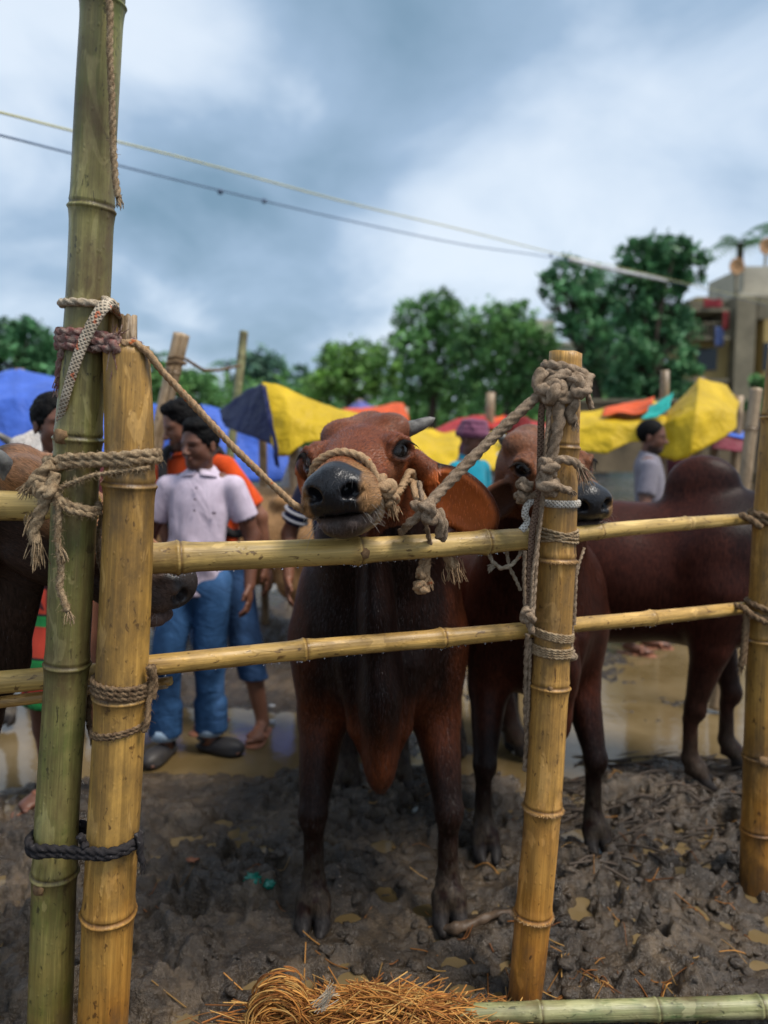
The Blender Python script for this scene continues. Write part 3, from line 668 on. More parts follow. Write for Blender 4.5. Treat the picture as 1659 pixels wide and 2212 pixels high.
    for (c, RE, L_, W_, nrm) in earm:
        e = (v - c) @ RE; ine = (np.abs(e[:, 0]) < L_ * 0.55) & (np.abs(e[:, 1]) < W_ * 0.56) & (np.abs(e[:, 2]) < 0.04 * hs)
        m = ine * sstep(1.08, 0.85, np.sqrt((e[:, 0] / (L_ * 0.45)) ** 2 + (e[:, 1] / (W_ * 0.46)) ** 2)) * (e[:, 2] > -0.006)
        col = mixc(col, pal['ear'], m * 0.9); earfur.append(m > 0.25)
    col *= (0.82 + 0.36 * nz)[:, None]
    furv = np.where((inhead > 0.3)[:, None], np.stack([q[:, 0] * 2.0, q[:, 1] * 9, q[:, 2] * 9], 1) * hs * 12, np.stack([b[:, 0] * 6, b[:, 1] * 6, b[:, 2] * 1.2], 1) * s * 12)
    for m in earfur: furv[m] = np.array((0.31, 0.77, 0.52))
    gl = np.stack([np.clip(nose + lipm * 0.2, 0, 1)] * 3, 1)
    root = empty(name, tuple(base), label, 'cow', group)
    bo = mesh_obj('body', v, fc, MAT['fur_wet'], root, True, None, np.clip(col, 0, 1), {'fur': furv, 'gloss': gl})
    # short coat hairs that catch the light, whiskers on the lips
    if sum(hair):
        rng = np.random.default_rng(5); tri = np.concatenate([fc[:, :3], fc[:, [0, 2, 3]]]); A0, B0, C0 = v[tri[:, 0]], v[tri[:, 1]], v[tri[:, 2]]; cr = np.cross(B0 - A0, C0 - A0); ar = np.linalg.norm(cr, axis=1) * 0.5; nr = cr / (2 * ar[:, None] + 1e-12)
        cq = (A0 - poll) @ HF / hs; cbd = (A0 - base) @ RB / s; nose_t = np.clip(nose + lipm, 0, 1)[tri[:, 0]]; ish = (cq[:, 0] > -0.05) & (cq[:, 0] < 0.44) & (np.abs(cq[:, 1]) < 0.17) & (cq[:, 2] > -0.26) & (cq[:, 2] < 0.1); eyed = np.minimum(*[np.linalg.norm(cq - np.array((0.190, 0.122 * sd, -0.058)), axis=1) for sd in (-1, 1)])
        ofs, cols_ = [], []
        for nh, wgt, ln, wd in ((hair[0], ar * ish * (nose_t < 0.3) * (eyed > 0.034), 0.0105, 0.00055), (hair[1], ar * (~ish) * (cbd[:, 0] > -0.35) * (cbd[:, 2] > 0.12), 0.016, 0.0007)):
            if not nh: continue
            k = rng.choice(len(tri), nh, p=wgt / wgt.sum()); u1, u2 = rng.random((2, nh)); fl_ = u1 + u2 > 1; u1[fl_], u2[fl_] = 1 - u1[fl_], 1 - u2[fl_]; p0 = A0[k] + (B0[k] - A0[k]) * u1[:, None] + (C0[k] - A0[k]) * u2[:, None]; n0_ = nr[k]
            if ln < 0.012: sw = fbm(p0[:, 0] * 14, p0[:, 1] * 14, p0[:, 2] * 14, 2, 9)[:, None] - 0.5; fl2 = -f * 0.9 + l * sw * 2.2 + np.sign(cq[k, 1])[:, None] * l * 0.4 - u * 0.25
            else: fl2 = np.tile(np.array((0, 0, -1.0)), (nh, 1)) + rng.normal(size=(nh, 3)) * 0.15
            fl2 = fl2 - n0_ * (fl2 * n0_).sum(1)[:, None]; fl2 /= np.linalg.norm(fl2, axis=1)[:, None] + 1e-9; d_ = fl2 * 0.9 + n0_ * rng.uniform(0.12, 0.42, (nh, 1)) + rng.normal(size=(nh, 3)) * 0.12; L_ = ln * rng.uniform(0.5, 1.3, (nh, 1)); sdv = np.cross(n0_, fl2) * wd
            ofs.append(np.stack([p0 - sdv, p0 + sdv, p0 + d_ * L_], 1).reshape(-1, 3)); cols_.append(np.repeat(np.clip(col[tri[k, 0]] * rng.uniform(0.55, 1.9, (nh, 1)), 0, 1), 3, 0))
        hv = np.concatenate(ofs); tag(mesh_obj('coat_hair', hv, np.arange(len(hv)).reshape(-1, 3), MAT['hairs'], root, False, None, np.concatenate(cols_)), kind='stuff')
        wm_ = MB()
        for _ in range(70):
            sd = rng.choice((-1, 1)); a = H(rng.uniform(0.36, 0.44), sd * rng.uniform(0.045, 0.082), rng.uniform(-0.19, -0.115)); d = l * sd * 0.8 + f * 0.35 - u * 0.4 + rng.normal(size=3) * 0.25; wm_.tube([a, a + d * 0.016 * hs, a + (d - u * 0.3) * 0.030 * hs], [0.0005, 0.0004, 0.0002], 3, False)
        tag(wm_.build('whiskers', MAT['whisker'], root), kind='stuff')
    # eyes with lashes, horns
    for sd in (-1, 1):
        ec = np.array((0.185, 0.122 * sd, -0.058)); REy = frame(f * 0.55 + l * 0.80 * sd + u * 0.22, f * 0.8 - l * 0.6 * sd); en, ea, eu = REy.T
        c = H(*ec) - hs * en * 0.016; sv, sf = sphere(c, hs * np.array((0.026, 0.040, 0.033)), REy, 16, 22); eo = mesh_obj('eye', sv, sf, MAT['eye'], root); lm = MB()
        for i in range(19):
            t = i / 18 * 2 - 1; a = H(*ec) + hs * (ea * 0.036 * t + eu * (0.024 - 0.020 * t * t) + en * 0.014)
            lm.tube([a, a + hs * (en * 0.012 - eu * 0.006), a + hs * (en * 0.015 - eu * 0.017 + ea * 0.005 * t)], [0.0012 * hs, 0.001 * hs, 0.0004 * hs], 4)
        lm.build('eyelashes', MAT['lash'], eo)
    for sd, hn in zip((1, -1), horns):
        if not hn: continue
        hn = hn if isinstance(hn, dict) else {}
        r0 = H(0.005, 0.092 * sd, -0.040); d0 = np.array(hn.get('dir', l * sd * 0.9 + u * 0.45 - f * 0.1)); d0 = d0 / np.linalg.norm(d0); ln = hn.get('len', 0.11) * hs
        t = np.linspace(0, 1, 14)[:, None]; bendv = np.array(hn.get('bend', u * 0.25)); pp = r0 - d0 * 0.02 + d0 * ln * 1.15 * t + bendv * ln * t ** 2
        rr = hs * hn.get('r', 0.026) * np.interp(t[:, 0], [0, 0.3, 0.8, 0.95, 1], [1.05, 0.95, 0.62, 0.35, 0.06]) * (1 + 0.04 * np.sin(t[:, 0] * 40))
        hv, hf, hc = tube(pp, rr, 16); mesh_obj('horn', hv, [tuple(x) for x in hf] + [tuple(x) for x in hc], MAT['horn'], root)
    return root, H, B, HF
def sphere(c, r, R=None, nu=10, nv=14):
    c = np.array(c, dtype=float); r = np.full(3, r) if np.isscalar(r) else np.array(r, dtype=float); R = np.eye(3) if R is None else R
    th = np.linspace(0, math.pi, nu); ph = np.linspace(0, 2 * math.pi, nv, endpoint=False)
    q = np.stack([np.sin(th)[:, None] * np.cos(ph), np.sin(th)[:, None] * np.sin(ph), np.cos(th)[:, None] * np.ones_like(ph)], -1).reshape(-1, 3) * r
    i = np.arange(nu - 1)[:, None]; j = np.arange(nv)[None]; j2 = (j + 1) % nv
    f = np.stack([i * nv + j, (i + 1) * nv + j, (i + 1) * nv + j2, i * nv + j2], -1).reshape(-1, 4)
    return q @ R.T + c, f
def _furwet():
    t = NT('cattle_coat'); col = t.attr('Col'); vo = t.coord(); g = t.attr('gloss')
    a = t.noise(t.coord((1, 1, 1), attr='fur'), 1.6, 4, 0.65, 0.5); b = t.noise(vo, 14, 4, 0.6)
    ing = t.mth('SUBTRACT', 1.0, g)
    c = t.mix(col, (0.0, 0.0, 0.0), t.mth('MULTIPLY', t.ramp(a, [(0.35, 0.6), (0.62, 0.0)]), ing))
    c = t.mix(c, t.mix(c, (1.6, 1.5, 1.4), 1.0, 'MULTIPLY'), t.ramp(b, [(0.5, 0.0), (0.75, 0.7)]))
    rg = t.ramp(b, [(0.3, 0.32), (0.7, 0.48)]); r2 = t.mix(rg, (0.33, 0.33, 0.33), g)
    t.set(Base_Color=c, Roughness=r2, Specular_IOR_Level=t.mix((0.12, 0.12, 0.12), (0.38, 0.38, 0.38), g))
    p = t.bump(t.noise(vo, 30, 4, 0.6), 0.25, 0.006)
    h = t.mix(a, t.mix(t.ramp(t.vor(vo, 190), [(0.1, 0.35), (0.6, 0.0)]), t.noise(vo, 60, 3, 0.6), 0.3), g)
    t.bump(h, 0.45, 0.004, p); return t.m
MAT['fur_wet'] = _furwet(); MAT['hairs'] = m_attr('coat_hairs', 0.42, 0.3, 60, 0, 0, 0.1); MAT['whisker'] = m_plain('whiskers', (0.35, 0.32, 0.28), rough=0.5, bump=0)
# the cow resting its chin on the rail
_n = P(714, 1062, 1.82)
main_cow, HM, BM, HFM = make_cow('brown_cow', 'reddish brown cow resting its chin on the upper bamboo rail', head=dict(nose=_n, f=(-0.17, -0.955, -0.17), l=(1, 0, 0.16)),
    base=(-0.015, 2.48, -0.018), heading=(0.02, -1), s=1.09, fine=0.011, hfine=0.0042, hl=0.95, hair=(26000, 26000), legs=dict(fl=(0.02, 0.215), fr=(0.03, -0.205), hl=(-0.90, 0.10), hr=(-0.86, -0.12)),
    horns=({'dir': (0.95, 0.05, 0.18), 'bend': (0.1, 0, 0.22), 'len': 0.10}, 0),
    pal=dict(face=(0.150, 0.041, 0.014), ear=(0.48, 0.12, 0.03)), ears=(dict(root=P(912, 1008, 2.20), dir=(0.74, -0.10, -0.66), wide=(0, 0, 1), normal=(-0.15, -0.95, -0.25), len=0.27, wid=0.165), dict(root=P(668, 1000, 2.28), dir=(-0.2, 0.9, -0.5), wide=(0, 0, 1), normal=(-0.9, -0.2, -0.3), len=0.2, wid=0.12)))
# second cow, head beyond the middle post
cow2, H2, B2, HF2 = make_cow('brown_cow', 'second brown cow with orange forehead peeping round the middle post', head=dict(nose=P(1286, 1090, 2.27), f=(0.24, -0.93, -0.28), l=(0.97, 0.22, 0.03)), base=(0.63, 2.92, -0.015), heading=(0.10, -1), s=1.03, fine=0.013, hfine=0.006, hl=0.93, hair=(7000, 5000),
    legs=dict(fl=(0.02, 0.205), fr=(0.02, -0.23), hl=(-1.0, 0.15), hr=(-0.95, -0.16)), horns=({'dir': (0.6, 0.6, 0.5), 'len': 0.06}, {'dir': (-0.75, 0.1, 0.55), 'len': 0.07}), pal=dict(coat=(0.075, 0.020, 0.010), face=(0.17, 0.062, 0.026), ear=(0.05, 0.02, 0.012), black_neck=0.55),
    ears=(None, dict(root=P(1128, 1040, 2.62), dir=(-0.75, -0.05, -0.62), wide=(0, 0, 1), normal=(-0.2, -0.9, -0.3), len=0.19, wid=0.125)))
# dark humped cow on the right, side on
cow3, H3, B3, HF3 = make_cow('humped_cow', 'dark maroon humped cow standing side on at the right', head=dict(nose=(2.88, 3.05, 1.10), f=(0.72, -0.25, -0.6), l=(0.25, 0.95, 0)), base=(1.71, 3.50, 0), heading=(0.93, -0.42), s=1.08, fine=0.015, hl=0.95, hump=0.82, dew=0.9,
    legs=dict(fl=(-0.05, 0.12), fr=(-0.19, -0.16), hl=(-1.15, 0.12), hr=(-1.0, -0.14)), pal=dict(coat=(0.055, 0.015, 0.009), dark=(0.012, 0.006, 0.006), leg=(0.04, 0.017, 0.011)), ears=(None, None))
# cow at the left edge, head in profile behind the corner posts
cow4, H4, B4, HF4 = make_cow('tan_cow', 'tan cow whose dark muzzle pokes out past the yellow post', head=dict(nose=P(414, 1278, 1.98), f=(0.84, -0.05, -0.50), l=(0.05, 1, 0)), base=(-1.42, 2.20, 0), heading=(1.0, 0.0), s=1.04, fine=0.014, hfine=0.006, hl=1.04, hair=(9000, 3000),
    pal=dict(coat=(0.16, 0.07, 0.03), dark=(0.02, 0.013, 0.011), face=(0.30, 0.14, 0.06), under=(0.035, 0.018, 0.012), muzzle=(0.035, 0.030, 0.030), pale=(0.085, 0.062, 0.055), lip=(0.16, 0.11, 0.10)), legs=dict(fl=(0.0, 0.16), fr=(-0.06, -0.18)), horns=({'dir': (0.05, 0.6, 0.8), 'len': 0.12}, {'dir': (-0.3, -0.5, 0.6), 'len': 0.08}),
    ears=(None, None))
# pale tan cow far behind the men
cow5, H5, B5, HF5 = make_cow('tan_cow', 'pale tan cow standing behind the navy shirt', head=dict(nose=(-1.75, 5.6, 0.9), f=(-0.7, 0.2, -0.6), l=(-0.1, -1, 0)), base=(-1.55, 5.35, 0), heading=(-1, 0.12), s=1.05, fine=0.02, dew=0.8, hump=0.8,
    pal=dict(coat=(0.42, 0.24, 0.11), dark=(0.36, 0.2, 0.1), leg=(0.40, 0.25, 0.13)), ears=(None, None))
cow6, H6, B6, HF6 = make_cow('white_cow', 'white cow whose face shows left of the green post', head=dict(nose=(-1.60, 3.55, 1.31), f=(0.35, -0.8, -0.5), l=(0.9, 0.4, 0)), base=(-1.95, 4.25, 0), heading=(0.15, -1), s=0.98, fine=0.02, hfine=0.010,
    pal=dict(coat=(0.48, 0.45, 0.42), dark=(0.40, 0.37, 0.34), face=(0.5, 0.47, 0.44), pale=(0.5, 0.46, 0.42), leg=(0.35, 0.32, 0.28), black_neck=0.0, ear=(0.4, 0.25, 0.2)), ears=(None, None))
# ------------------------------------------------------------------ bamboo
def bamboo(name, label, pts, radii, nodes, mat, group=None, sides=28, bulge=0.075, hollow=True, cat='bamboo pole', stubs=(), tint=(1, 1, 1), fringe=()):
    """pts: world points from foot to tip; radii at those points; nodes: fractions along the culm"""
    p = catmull(pts, 24) if len(pts) > 2 else np.linspace(np.array(pts[0]), np.array(pts[-1]), 40)
    r_in = np.interp(np.linspace(0, 1, len(p)), np.linspace(0, 1, len(radii)), radii)
    a = p[0]; ax = p[-1] - p[0]; L = np.linalg.norm(ax); rot = Vector(ax / L).to_track_quat('Z', 'Y'); R = np.array(rot.to_matrix())
    q = (p - a) @ R; zz = q[:, 2]
    zs = list(np.linspace(0, L, max(30, int(L / 0.02))))
    for n in nodes: zs += list(n * L + np.array([-0.03, -0.02, -0.013, -0.008, -0.005, -0.0025, 0, 0.0025, 0.005, 0.008, 0.013, 0.02, 0.03]))
    zs = np.unique(np.clip(np.array(zs), 0, L)); cx = np.interp(zs, zz, q[:, 0]); cy = np.interp(zs, zz, q[:, 1]); rr = np.interp(zs, zz, r_in); r0 = rr.copy()
    colr = np.ones((len(zs), 3)) * np.array(tint); rng = np.random.default_rng(abs(hash(label)) % 1000 if False else len(label))
    for n in nodes:
        d = zs - n * L
        rr = rr * (1 + bulge * np.exp(-(d / 0.022) ** 2) - 0.055 * np.exp(-((d - 0.006) / 0.0035) ** 2) + 0.06 * np.exp(-((d + 0.003) / 0.003) ** 2))
        colr = mixc(colr, np.array((0.30, 0.22, 0.16)), 0.85 * np.exp(-((d - 0.005) / 0.0035) ** 2)); colr = mixc(colr, np.array((0.55, 0.48, 0.40)), 0.5 * np.exp(-((d + 0.012) / 0.012) ** 2) * (d < 0))
    th = np.linspace(0, 2 * math.pi, sides, endpoint=False)
    oval = 1 + 0.012 * np.sin(2 * th + 1.3)[None] + 0.016 * (vnoise(np.cos(th)[None] * 1.5 + zs[:, None] * 6, np.sin(th)[None] * 1.5 + 7, seed=len(label)) - 0.5)
    wob = 0.0012 * np.sin(th[None] * 5 + zs[:, None] * 70) * np.exp(-(np.min(np.abs(zs[:, None] - np.array(list(nodes) or [9.0])[None] * L), 1) / 0.008) ** 2)[:, None]
    v = np.stack([cx[:, None] + (rr[:, None] * oval + wob) * np.cos(th), cy[:, None] + (rr[:, None] * oval + wob) * np.sin(th), np.repeat(zs[:, None], sides, 1)], -1)
    # the sawn ends are a little uneven
    v[-1, :, 2] += 0.006 * (vnoise(np.cos(th) * 2, np.sin(th) * 2, seed=5) - 0.5); n = len(zs)
    i = np.arange(n - 1)[:, None]; j = np.arange(sides)[None]; j2 = (j + 1) % sides
    f = np.stack([i * sides + j, i * sides + j2, (i + 1) * sides + j2, (i + 1) * sides + j], -1).reshape(-1, 4).tolist(); V_ = [v.reshape(-1, 3)]; C_ = [np.repeat(colr, sides, 0)]; base = n * sides
    for end in (0, 1):
        k = 0 if end == 0 else n - 1; ring = v[k]; cen = ring.mean(0); wall = 0.70; inner = cen + (ring - cen) * wall; deep = inner + np.array([0, 0, 0.06 if end == 0 else -0.06])
        V_ += [inner, deep, deep.mean(0)[None]]; C_ += [np.tile([1.15, 1.1, 1.0], (sides, 1)), np.tile([0.35, 0.3, 0.25], (sides + 1, 1))]
        for t in range(sides):
            t2 = (t + 1) % sides; o, o2 = k * sides + t, k * sides + t2; a1, a2 = base + t, base + t2; b1, b2 = base + sides + t, base + sides + t2; cc = base + 2 * sides
            if end == 0: f += [(o2, o, a1, a2), (a2, a1, b1, b2), (b2, b1, cc)]
            else: f += [(o, o2, a2, a1), (a1, a2, b2, b1), (b1, b2, cc)]
        base += 2 * sides + 1
    me = bpy.data.meshes.new(name); me.from_pydata(np.concatenate(V_).tolist(), [], f)
    me.polygons.foreach_set('use_smooth', np.ones(len(me.polygons), dtype=bool)); 
    at = me.color_attributes.new('Col', 'FLOAT_COLOR', 'POINT'); cc = np.ones((len(me.vertices), 4), dtype=np.float32); cc[:, :3] = np.concatenate(C_); at.data.foreach_set('color', cc.ravel())
    me.materials.append(mat); o = bpy.data.objects.new(name, me); COL.objects.link(o); o.location = a; o.rotation_mode = 'XYZ'; o.rotation_euler = rot.to_euler()
    tag(o, label, cat, group)
    def local_child(nm, vv, ff, m):
        mm = bpy.data.meshes.new(nm); mm.from_pydata(np.asarray(vv).tolist(), [], [tuple(x) for x in ff]); mm.polygons.foreach_set('use_smooth', np.ones(len(mm.polygons), dtype=bool))
        ca = mm.color_attributes.new('Col', 'FLOAT_COLOR', 'POINT'); k_ = np.ones(len(mm.vertices) * 4, dtype=np.float32); ca.data.foreach_set('color', k_)
        mm.materials.append(m); c = bpy.data.objects.new(nm, mm); COL.objects.link(c); c.parent = o; return c
    def surf(z, ang, off=0.0):
        r = np.interp(z, zs, rr); return np.array([np.interp(z, zs, cx) + (r + off) * math.cos(ang), np.interp(z, zs, cy) + (r + off) * math.sin(ang), z])
    o_dir = lambda wd: math.atan2(*(np.array(wd) @ R)[[1, 0]])
    for (n_, wd, ln, rad) in stubs:                                       # cut-off branch at a node
        an = o_dir(wd); z = n_ * L; rn = np.interp(z, zs, rr); out = np.array([math.cos(an), math.sin(an), 0.25]); s0 = surf(z, an, -rn * 0.35)
        pp = np.array([s0 + out * t for t in np.linspace(0, rn * 0.35 + ln, 6)]); vv, ff, cp = tube(pp, rad * np.array([1.7, 1.5, 1.2, 1.0, 0.95, 0.85]), 12, True, lambda t, i: 1 + 0.12 * np.sin(3 * t + i) + 0.08 * np.sin(5 * t - i))
        local_child('branch_stub', vv, [tuple(x) for x in ff] + [tuple(x) for x in cp], MAT['stub'])
    for n_ in fringe:                                                    # ring of cut sheath fibres at a node
        mb_v, mb_f, k = [], [], 0; z = n_ * L; rg = np.random.default_rng(int(n_ * 1000))
        for t in range(150):
            an = t / 150 * 2 * math.pi + rg.uniform(-.02, .02); b0 = surf(z + rg.uniform(-.004, .001), an, 0.0); tip = surf(z - rg.uniform(.004, .012), an + rg.uniform(-.06, .06), rg.uniform(.002, .006)); wd = np.array([-math.sin(an), math.cos(an), 0]) * 0.0012
            mid = (b0 + tip) / 2 + np.array([math.cos(an), math.sin(an), 0]) * .003
            mb_v += [b0 - wd, b0 + wd, mid + wd, mid - wd, tip]; mb_f += [(k, k + 1, k + 2, k + 3), (k + 3, k + 2, k + 4)]; k += 5
        local_child('node_fringe', mb_v, mb_f, MAT['fibre'])
    return o
MAT['stub'] = m_plain('bamboo_stub', (0.25, 0.15, 0.07), (0.09, 0.05, 0.025), 40, 0.8, 0.7, 90, 0.004)
MAT['fibre'] = m_plain('bamboo_fibre', (0.40, 0.24, 0.10), (0.2, 0.11, 0.05), 60, 0.9, 0)
def culm_by_view(name, label, px, w, depth, nodes_y, mat, **kw):
    """px: (x, y) of the centre line from foot to tip, w: widths seen, depth: world Y"""
    dp = depth if isinstance(depth, (list, tuple)) else [depth] * len(px)
    pts = [P(x, y, d) for (x, y), d in zip(px, dp)]; rad = [0.5 * ww * (pt.y * math.cos(PITCH) - (pt.z - CAMH) * math.sin(PITCH)) / FPX for ww, pt in zip(w, pts)]
    seg = np.cumsum([0] + [(pts[i + 1] - pts[i]).length for i in range(len(pts) - 1)]); seg /= seg[-1]
    horizontal = kw.pop('horizontal', False); key = [q[0] if horizontal else q[1] for q in px]
    order = np.argsort(key); nd = [float(np.interp(n, np.array(key)[order], seg[order])) for n in nodes_y]
    kw['stubs'] = [(float(np.interp(n, np.array(key)[order], seg[order])), *r) for (n, *r) in kw.get('stubs', ())]
    kw['fringe'] = [float(np.interp(n, np.array(key)[order], seg[order])) for n in kw.get('fringe', ())]
    return bamboo(name, label, pts, rad, nd, mat, **kw)
GP = 1.76   # depth of the corner posts
post_green = culm_by_view('bamboo_post', 'tall green bamboo post rising out of the top of the frame', [(98, 2440), (108, 2212), (122, 1790), (145, 1430), (166, 1000), (190, 650), (205, 300), (222, 0), (228, -130)],
    [88, 93, 90, 90, 97, 92, 90, 90, 90], [1.80, 1.79, 1.78, 1.77, 1.76, 1.75, 1.74, 1.73, 1.72], [1880, 1432, 945, 448, 5], MAT['bam_green'], group='bamboo posts of the pen', stubs=[(945, (-0.35, -0.9, 0), 0.006, 0.017), (1895, (-0.3, -0.95, 0), 0.006, 0.016)])
post_yellow = culm_by_view('bamboo_post', 'thick yellow bamboo post lashed beside the tall green one', [(205, 2440), (222, 2212), (235, 1965), (262, 1480), (280, 1040), (273, 745)], [108, 106, 108, 110, 106, 97], [1.78, 1.77, 1.76, 1.75, 1.74, 1.735],
    [1968, 1500, 1045], MAT['bam_yellow'], group='bamboo posts of the pen')
# the notched tongue left standing on the sawn top of the yellow post
def tongue(x0, x1, y0, y1, Y, mat):
    mb = MB(); n = 9; vv = []
    for k in range(n):
        t = k / (n - 1); x = x0 + (x1 - x0) * t; bulge_ = 0.012 * math.sin(math.pi * t)
        for yy in (y1, y0 + 4 * math.sin(k * 2.3)):
            a = np.array(P(x, yy, Y)); vv += [a - np.array((0, bulge_, 0)), a + np.array((0, 0.012 - bulge_ * 0.6, 0))]
    f = []
    for k in range(n - 1):
        a, b = k * 4, (k + 1) * 4; f += [(a, b, b + 2, a + 2), (a + 1, a + 3, b + 3, b + 1), (a + 2, b + 2, b + 3, a + 3), (a, a + 1, b + 1, b)]
    f += [(0, 2, 3, 1), ((n - 1) * 4, (n - 1) * 4 + 1, (n - 1) * 4 + 3, (n - 1) * 4 + 2)]
    mb.add(vv, f); o = mb.build('tongue', mat, None, True, color=True); M = post_yellow.matrix_basis.copy()
    bpy.context.view_layer.update(); o.parent = post_yellow; o.matrix_parent_inverse = post_yellow.matrix_world.inverted(); return o
tongue(229, 254, 655, 800, 1.765, MAT['bam_yellow']); tongue(256, 293, 682, 800, 1.772, MAT['bam_old'])
MP = 2.13
post_mid = culm_by_view('bamboo_post', 'bamboo post wrapped in rope knots in front of the second cow', [(1122, 2260), (1133, 2160), (1152, 1970), (1173, 1742), (1188, 1480), (1203, 1200), (1214, 960), (1222, 762)], [70, 72, 77, 78, 80, 80, 72, 70],
    [2.10, 2.10, 2.11, 2.12, 2.13, 2.13, 2.13, 2.13], [1972, 1742, 1480, 1207, 965], MAT['bam_yellow'], group='bamboo posts of the pen', fringe=(1742, 1972, 1207), tint=(1.05, 1.0, 1.0), stubs=[(1478, (-0.2, -0.95, 0), 0.001, 0.008)])
post_right = culm_by_view('bamboo_post', 'bamboo post at the right edge of the frame', [(1628, 1990), (1633, 1900), (1650, 1380), (1661, 1115), (1682, 850), (1690, 740)], [66, 66, 66, 62, 58, 56], [2.66, 2.66, 2.68, 2.68, 2.68, 2.68], [1790, 1630, 1382, 1118, 900], MAT['bam_yellow'],
    group='bamboo posts of the pen', stubs=[(1630, (-0.2, -0.95, 0), 0.002, 0.02)], tint=(0.92, 0.9, 0.85))
RG = 'bamboo rails of the pen'
rail_up = culm_by_view('bamboo_rail', 'thick upper bamboo rail under the chin of the brown cow', [(262, 1212), (330, 1206), (760, 1190), (1180, 1161), (1225, 1157)], [70, 68, 57, 46, 44], [1.83, 1.84, 2.0, 2.19, 2.21], [381, 772, 1041], MAT['bam_rail'], group=RG, horizontal=True, cat='bamboo rail', bulge=0.13,
    stubs=[(776, (0.25, -0.95, -0.1), 0.004, 0.014)])
rail_up_r = culm_by_view('bamboo_rail', 'thin upper bamboo rail running to the right edge post', [(1170, 1166), (1300, 1147), (1480, 1131), (1612, 1121), (1662, 1117)], [36, 34, 29, 25, 24], [2.22, 2.34, 2.55, 2.73, 2.80], [1290, 1482], MAT['bam_rail'], group=RG, horizontal=True, cat='bamboo rail')
rail_lo = culm_by_view('bamboo_rail', 'lower bamboo rail crossing in front of the brown cow', [(262, 1444), (330, 1437), (660, 1403), (955, 1378), (1160, 1359), (1215, 1353)], [48, 46, 43, 39, 35, 34], [1.83, 1.84, 1.98, 2.1, 2.19, 2.21], [656, 955], MAT['bam_rail'], group=RG, horizontal=True, cat='bamboo rail', bulge=0.14, tint=(1.0, 0.9, 0.75))
rail_lo_r = culm_by_view('bamboo_rail', 'lower bamboo rail ending at the right edge post', [(1180, 1358), (1240, 1350), (1405, 1335), (1600, 1314), (1650, 1309)], [34, 33, 31, 27, 26], [2.22, 2.27, 2.45, 2.70, 2.78], [1405], MAT['bam_rail'], group=RG, horizontal=True, cat='bamboo rail', bulge=0.14, tint=(1.0, 0.9, 0.78))
rail_l_up = culm_by_view('bamboo_rail', 'upper bamboo rail left of the green post, below the tan cow', [(-260, 1088), (0, 1092), (110, 1093), (205, 1094)], [68, 66, 64, 62], [1.90, 1.88, 1.87, 1.86], [-150], MAT['bam_rail'], group=RG, horizontal=True, cat='bamboo rail')
rail_l_lo = culm_by_view('bamboo_rail', 'lower bamboo rail left of the green post', [(-260, 1495), (0, 1474), (110, 1464), (250, 1452)], [52, 50, 48, 46], [1.92, 1.89, 1.88, 1.86], [-90], MAT['bam_rail'], group=RG, horizontal=True, cat='bamboo rail', tint=(0.9, 0.85, 0.75))
rail_l_sp = culm_by_view('bamboo_rail', 'thin split bamboo rail poking out beside the yellow post', [(-260, 1545), (0, 1517), (200, 1492), (369, 1471)], [27, 26, 24, 20], [1.92, 1.90, 1.89, 1.88], [-120, 180], MAT['bam_rail'], group=RG, horizontal=True, cat='bamboo rail', tint=(0.85, 0.7, 0.6))
rail_l_sp2 = culm_by_view('bamboo_rail', 'broken bamboo strip under the split rail end', [(160, 1504), (260, 1494), (360, 1482)], [14, 14, 11], [1.89, 1.88, 1.875], [], MAT['bam_old'], group=RG, horizontal=True, cat='bamboo rail')
rail_floor = culm_by_view('bamboo_rail', 'mossy green bamboo lying on the mud at the front', [(975, 2190), (1170, 2186), (1450, 2180), (1659, 2174), (1900, 2170)], [38, 42, 45, 45, 46], [1.97, 1.97, 1.98, 1.98, 1.98], [1165, 1418, 1640], MAT['bam_moss'], group=RG, horizontal=True, cat='bamboo rail', bulge=0.06)
# ------------------------------------------------------------------ ropes
def rope_geo(p, r, strands=3, lay=None, sides=14, depth=0.32, step=None, taper=0.0):
    p, t = resample(np.asarray(p, dtype=float), step or max(r * 0.55, 0.0015)); lay = lay or 1 / (r * 8.5); n = len(p)
    rr = np.full(n, r) * (1 - taper * np.linspace(0, 1, n)) * (1.04 + 0.05 * np.sin(t * 37) + 0.04 * np.sin(t * 91 + 1))
    prof = lambda th, i: (1 - depth) + depth * 1.6 * np.abs(np.cos((th - 2 * math.pi * lay * t[i[:, 0]][:, None]) * strands / 2)) if strands > 1 else np.ones_like(th + 0 * i)
    return tube(p, rr, sides, True, prof), p
def frays(mb, p, r, dens, ln, rng, col=None):
    """loose fibres standing off a rope"""
    L = np.sum(np.linalg.norm(np.diff(p, axis=0), axis=1)); n = int(L * dens)
    for k in range(n):
        i = rng.integers(0, len(p) - 1); d = rng.normal(size=3); d /= np.linalg.norm(d); t = p[min(i + 1, len(p) - 1)] - p[max(i - 1, 0)]; t = t / (np.linalg.norm(t) + 1e-9)
        d = d - t * (d @ t) * 0.5; a = p[i] + d * r * 0.8; l_ = ln * rng.uniform(0.3, 1.0); b = a + d * l_ * 0.6 + t * l_ * 0.4 * rng.uniform(-1, 1); c = b + rng.normal(size=3) * l_ * 0.35 + np.array((0, 0, -0.3 * l_))
        mb.tube([a, b, c], [0.0006, 0.0005, 0.0002], 3, False)
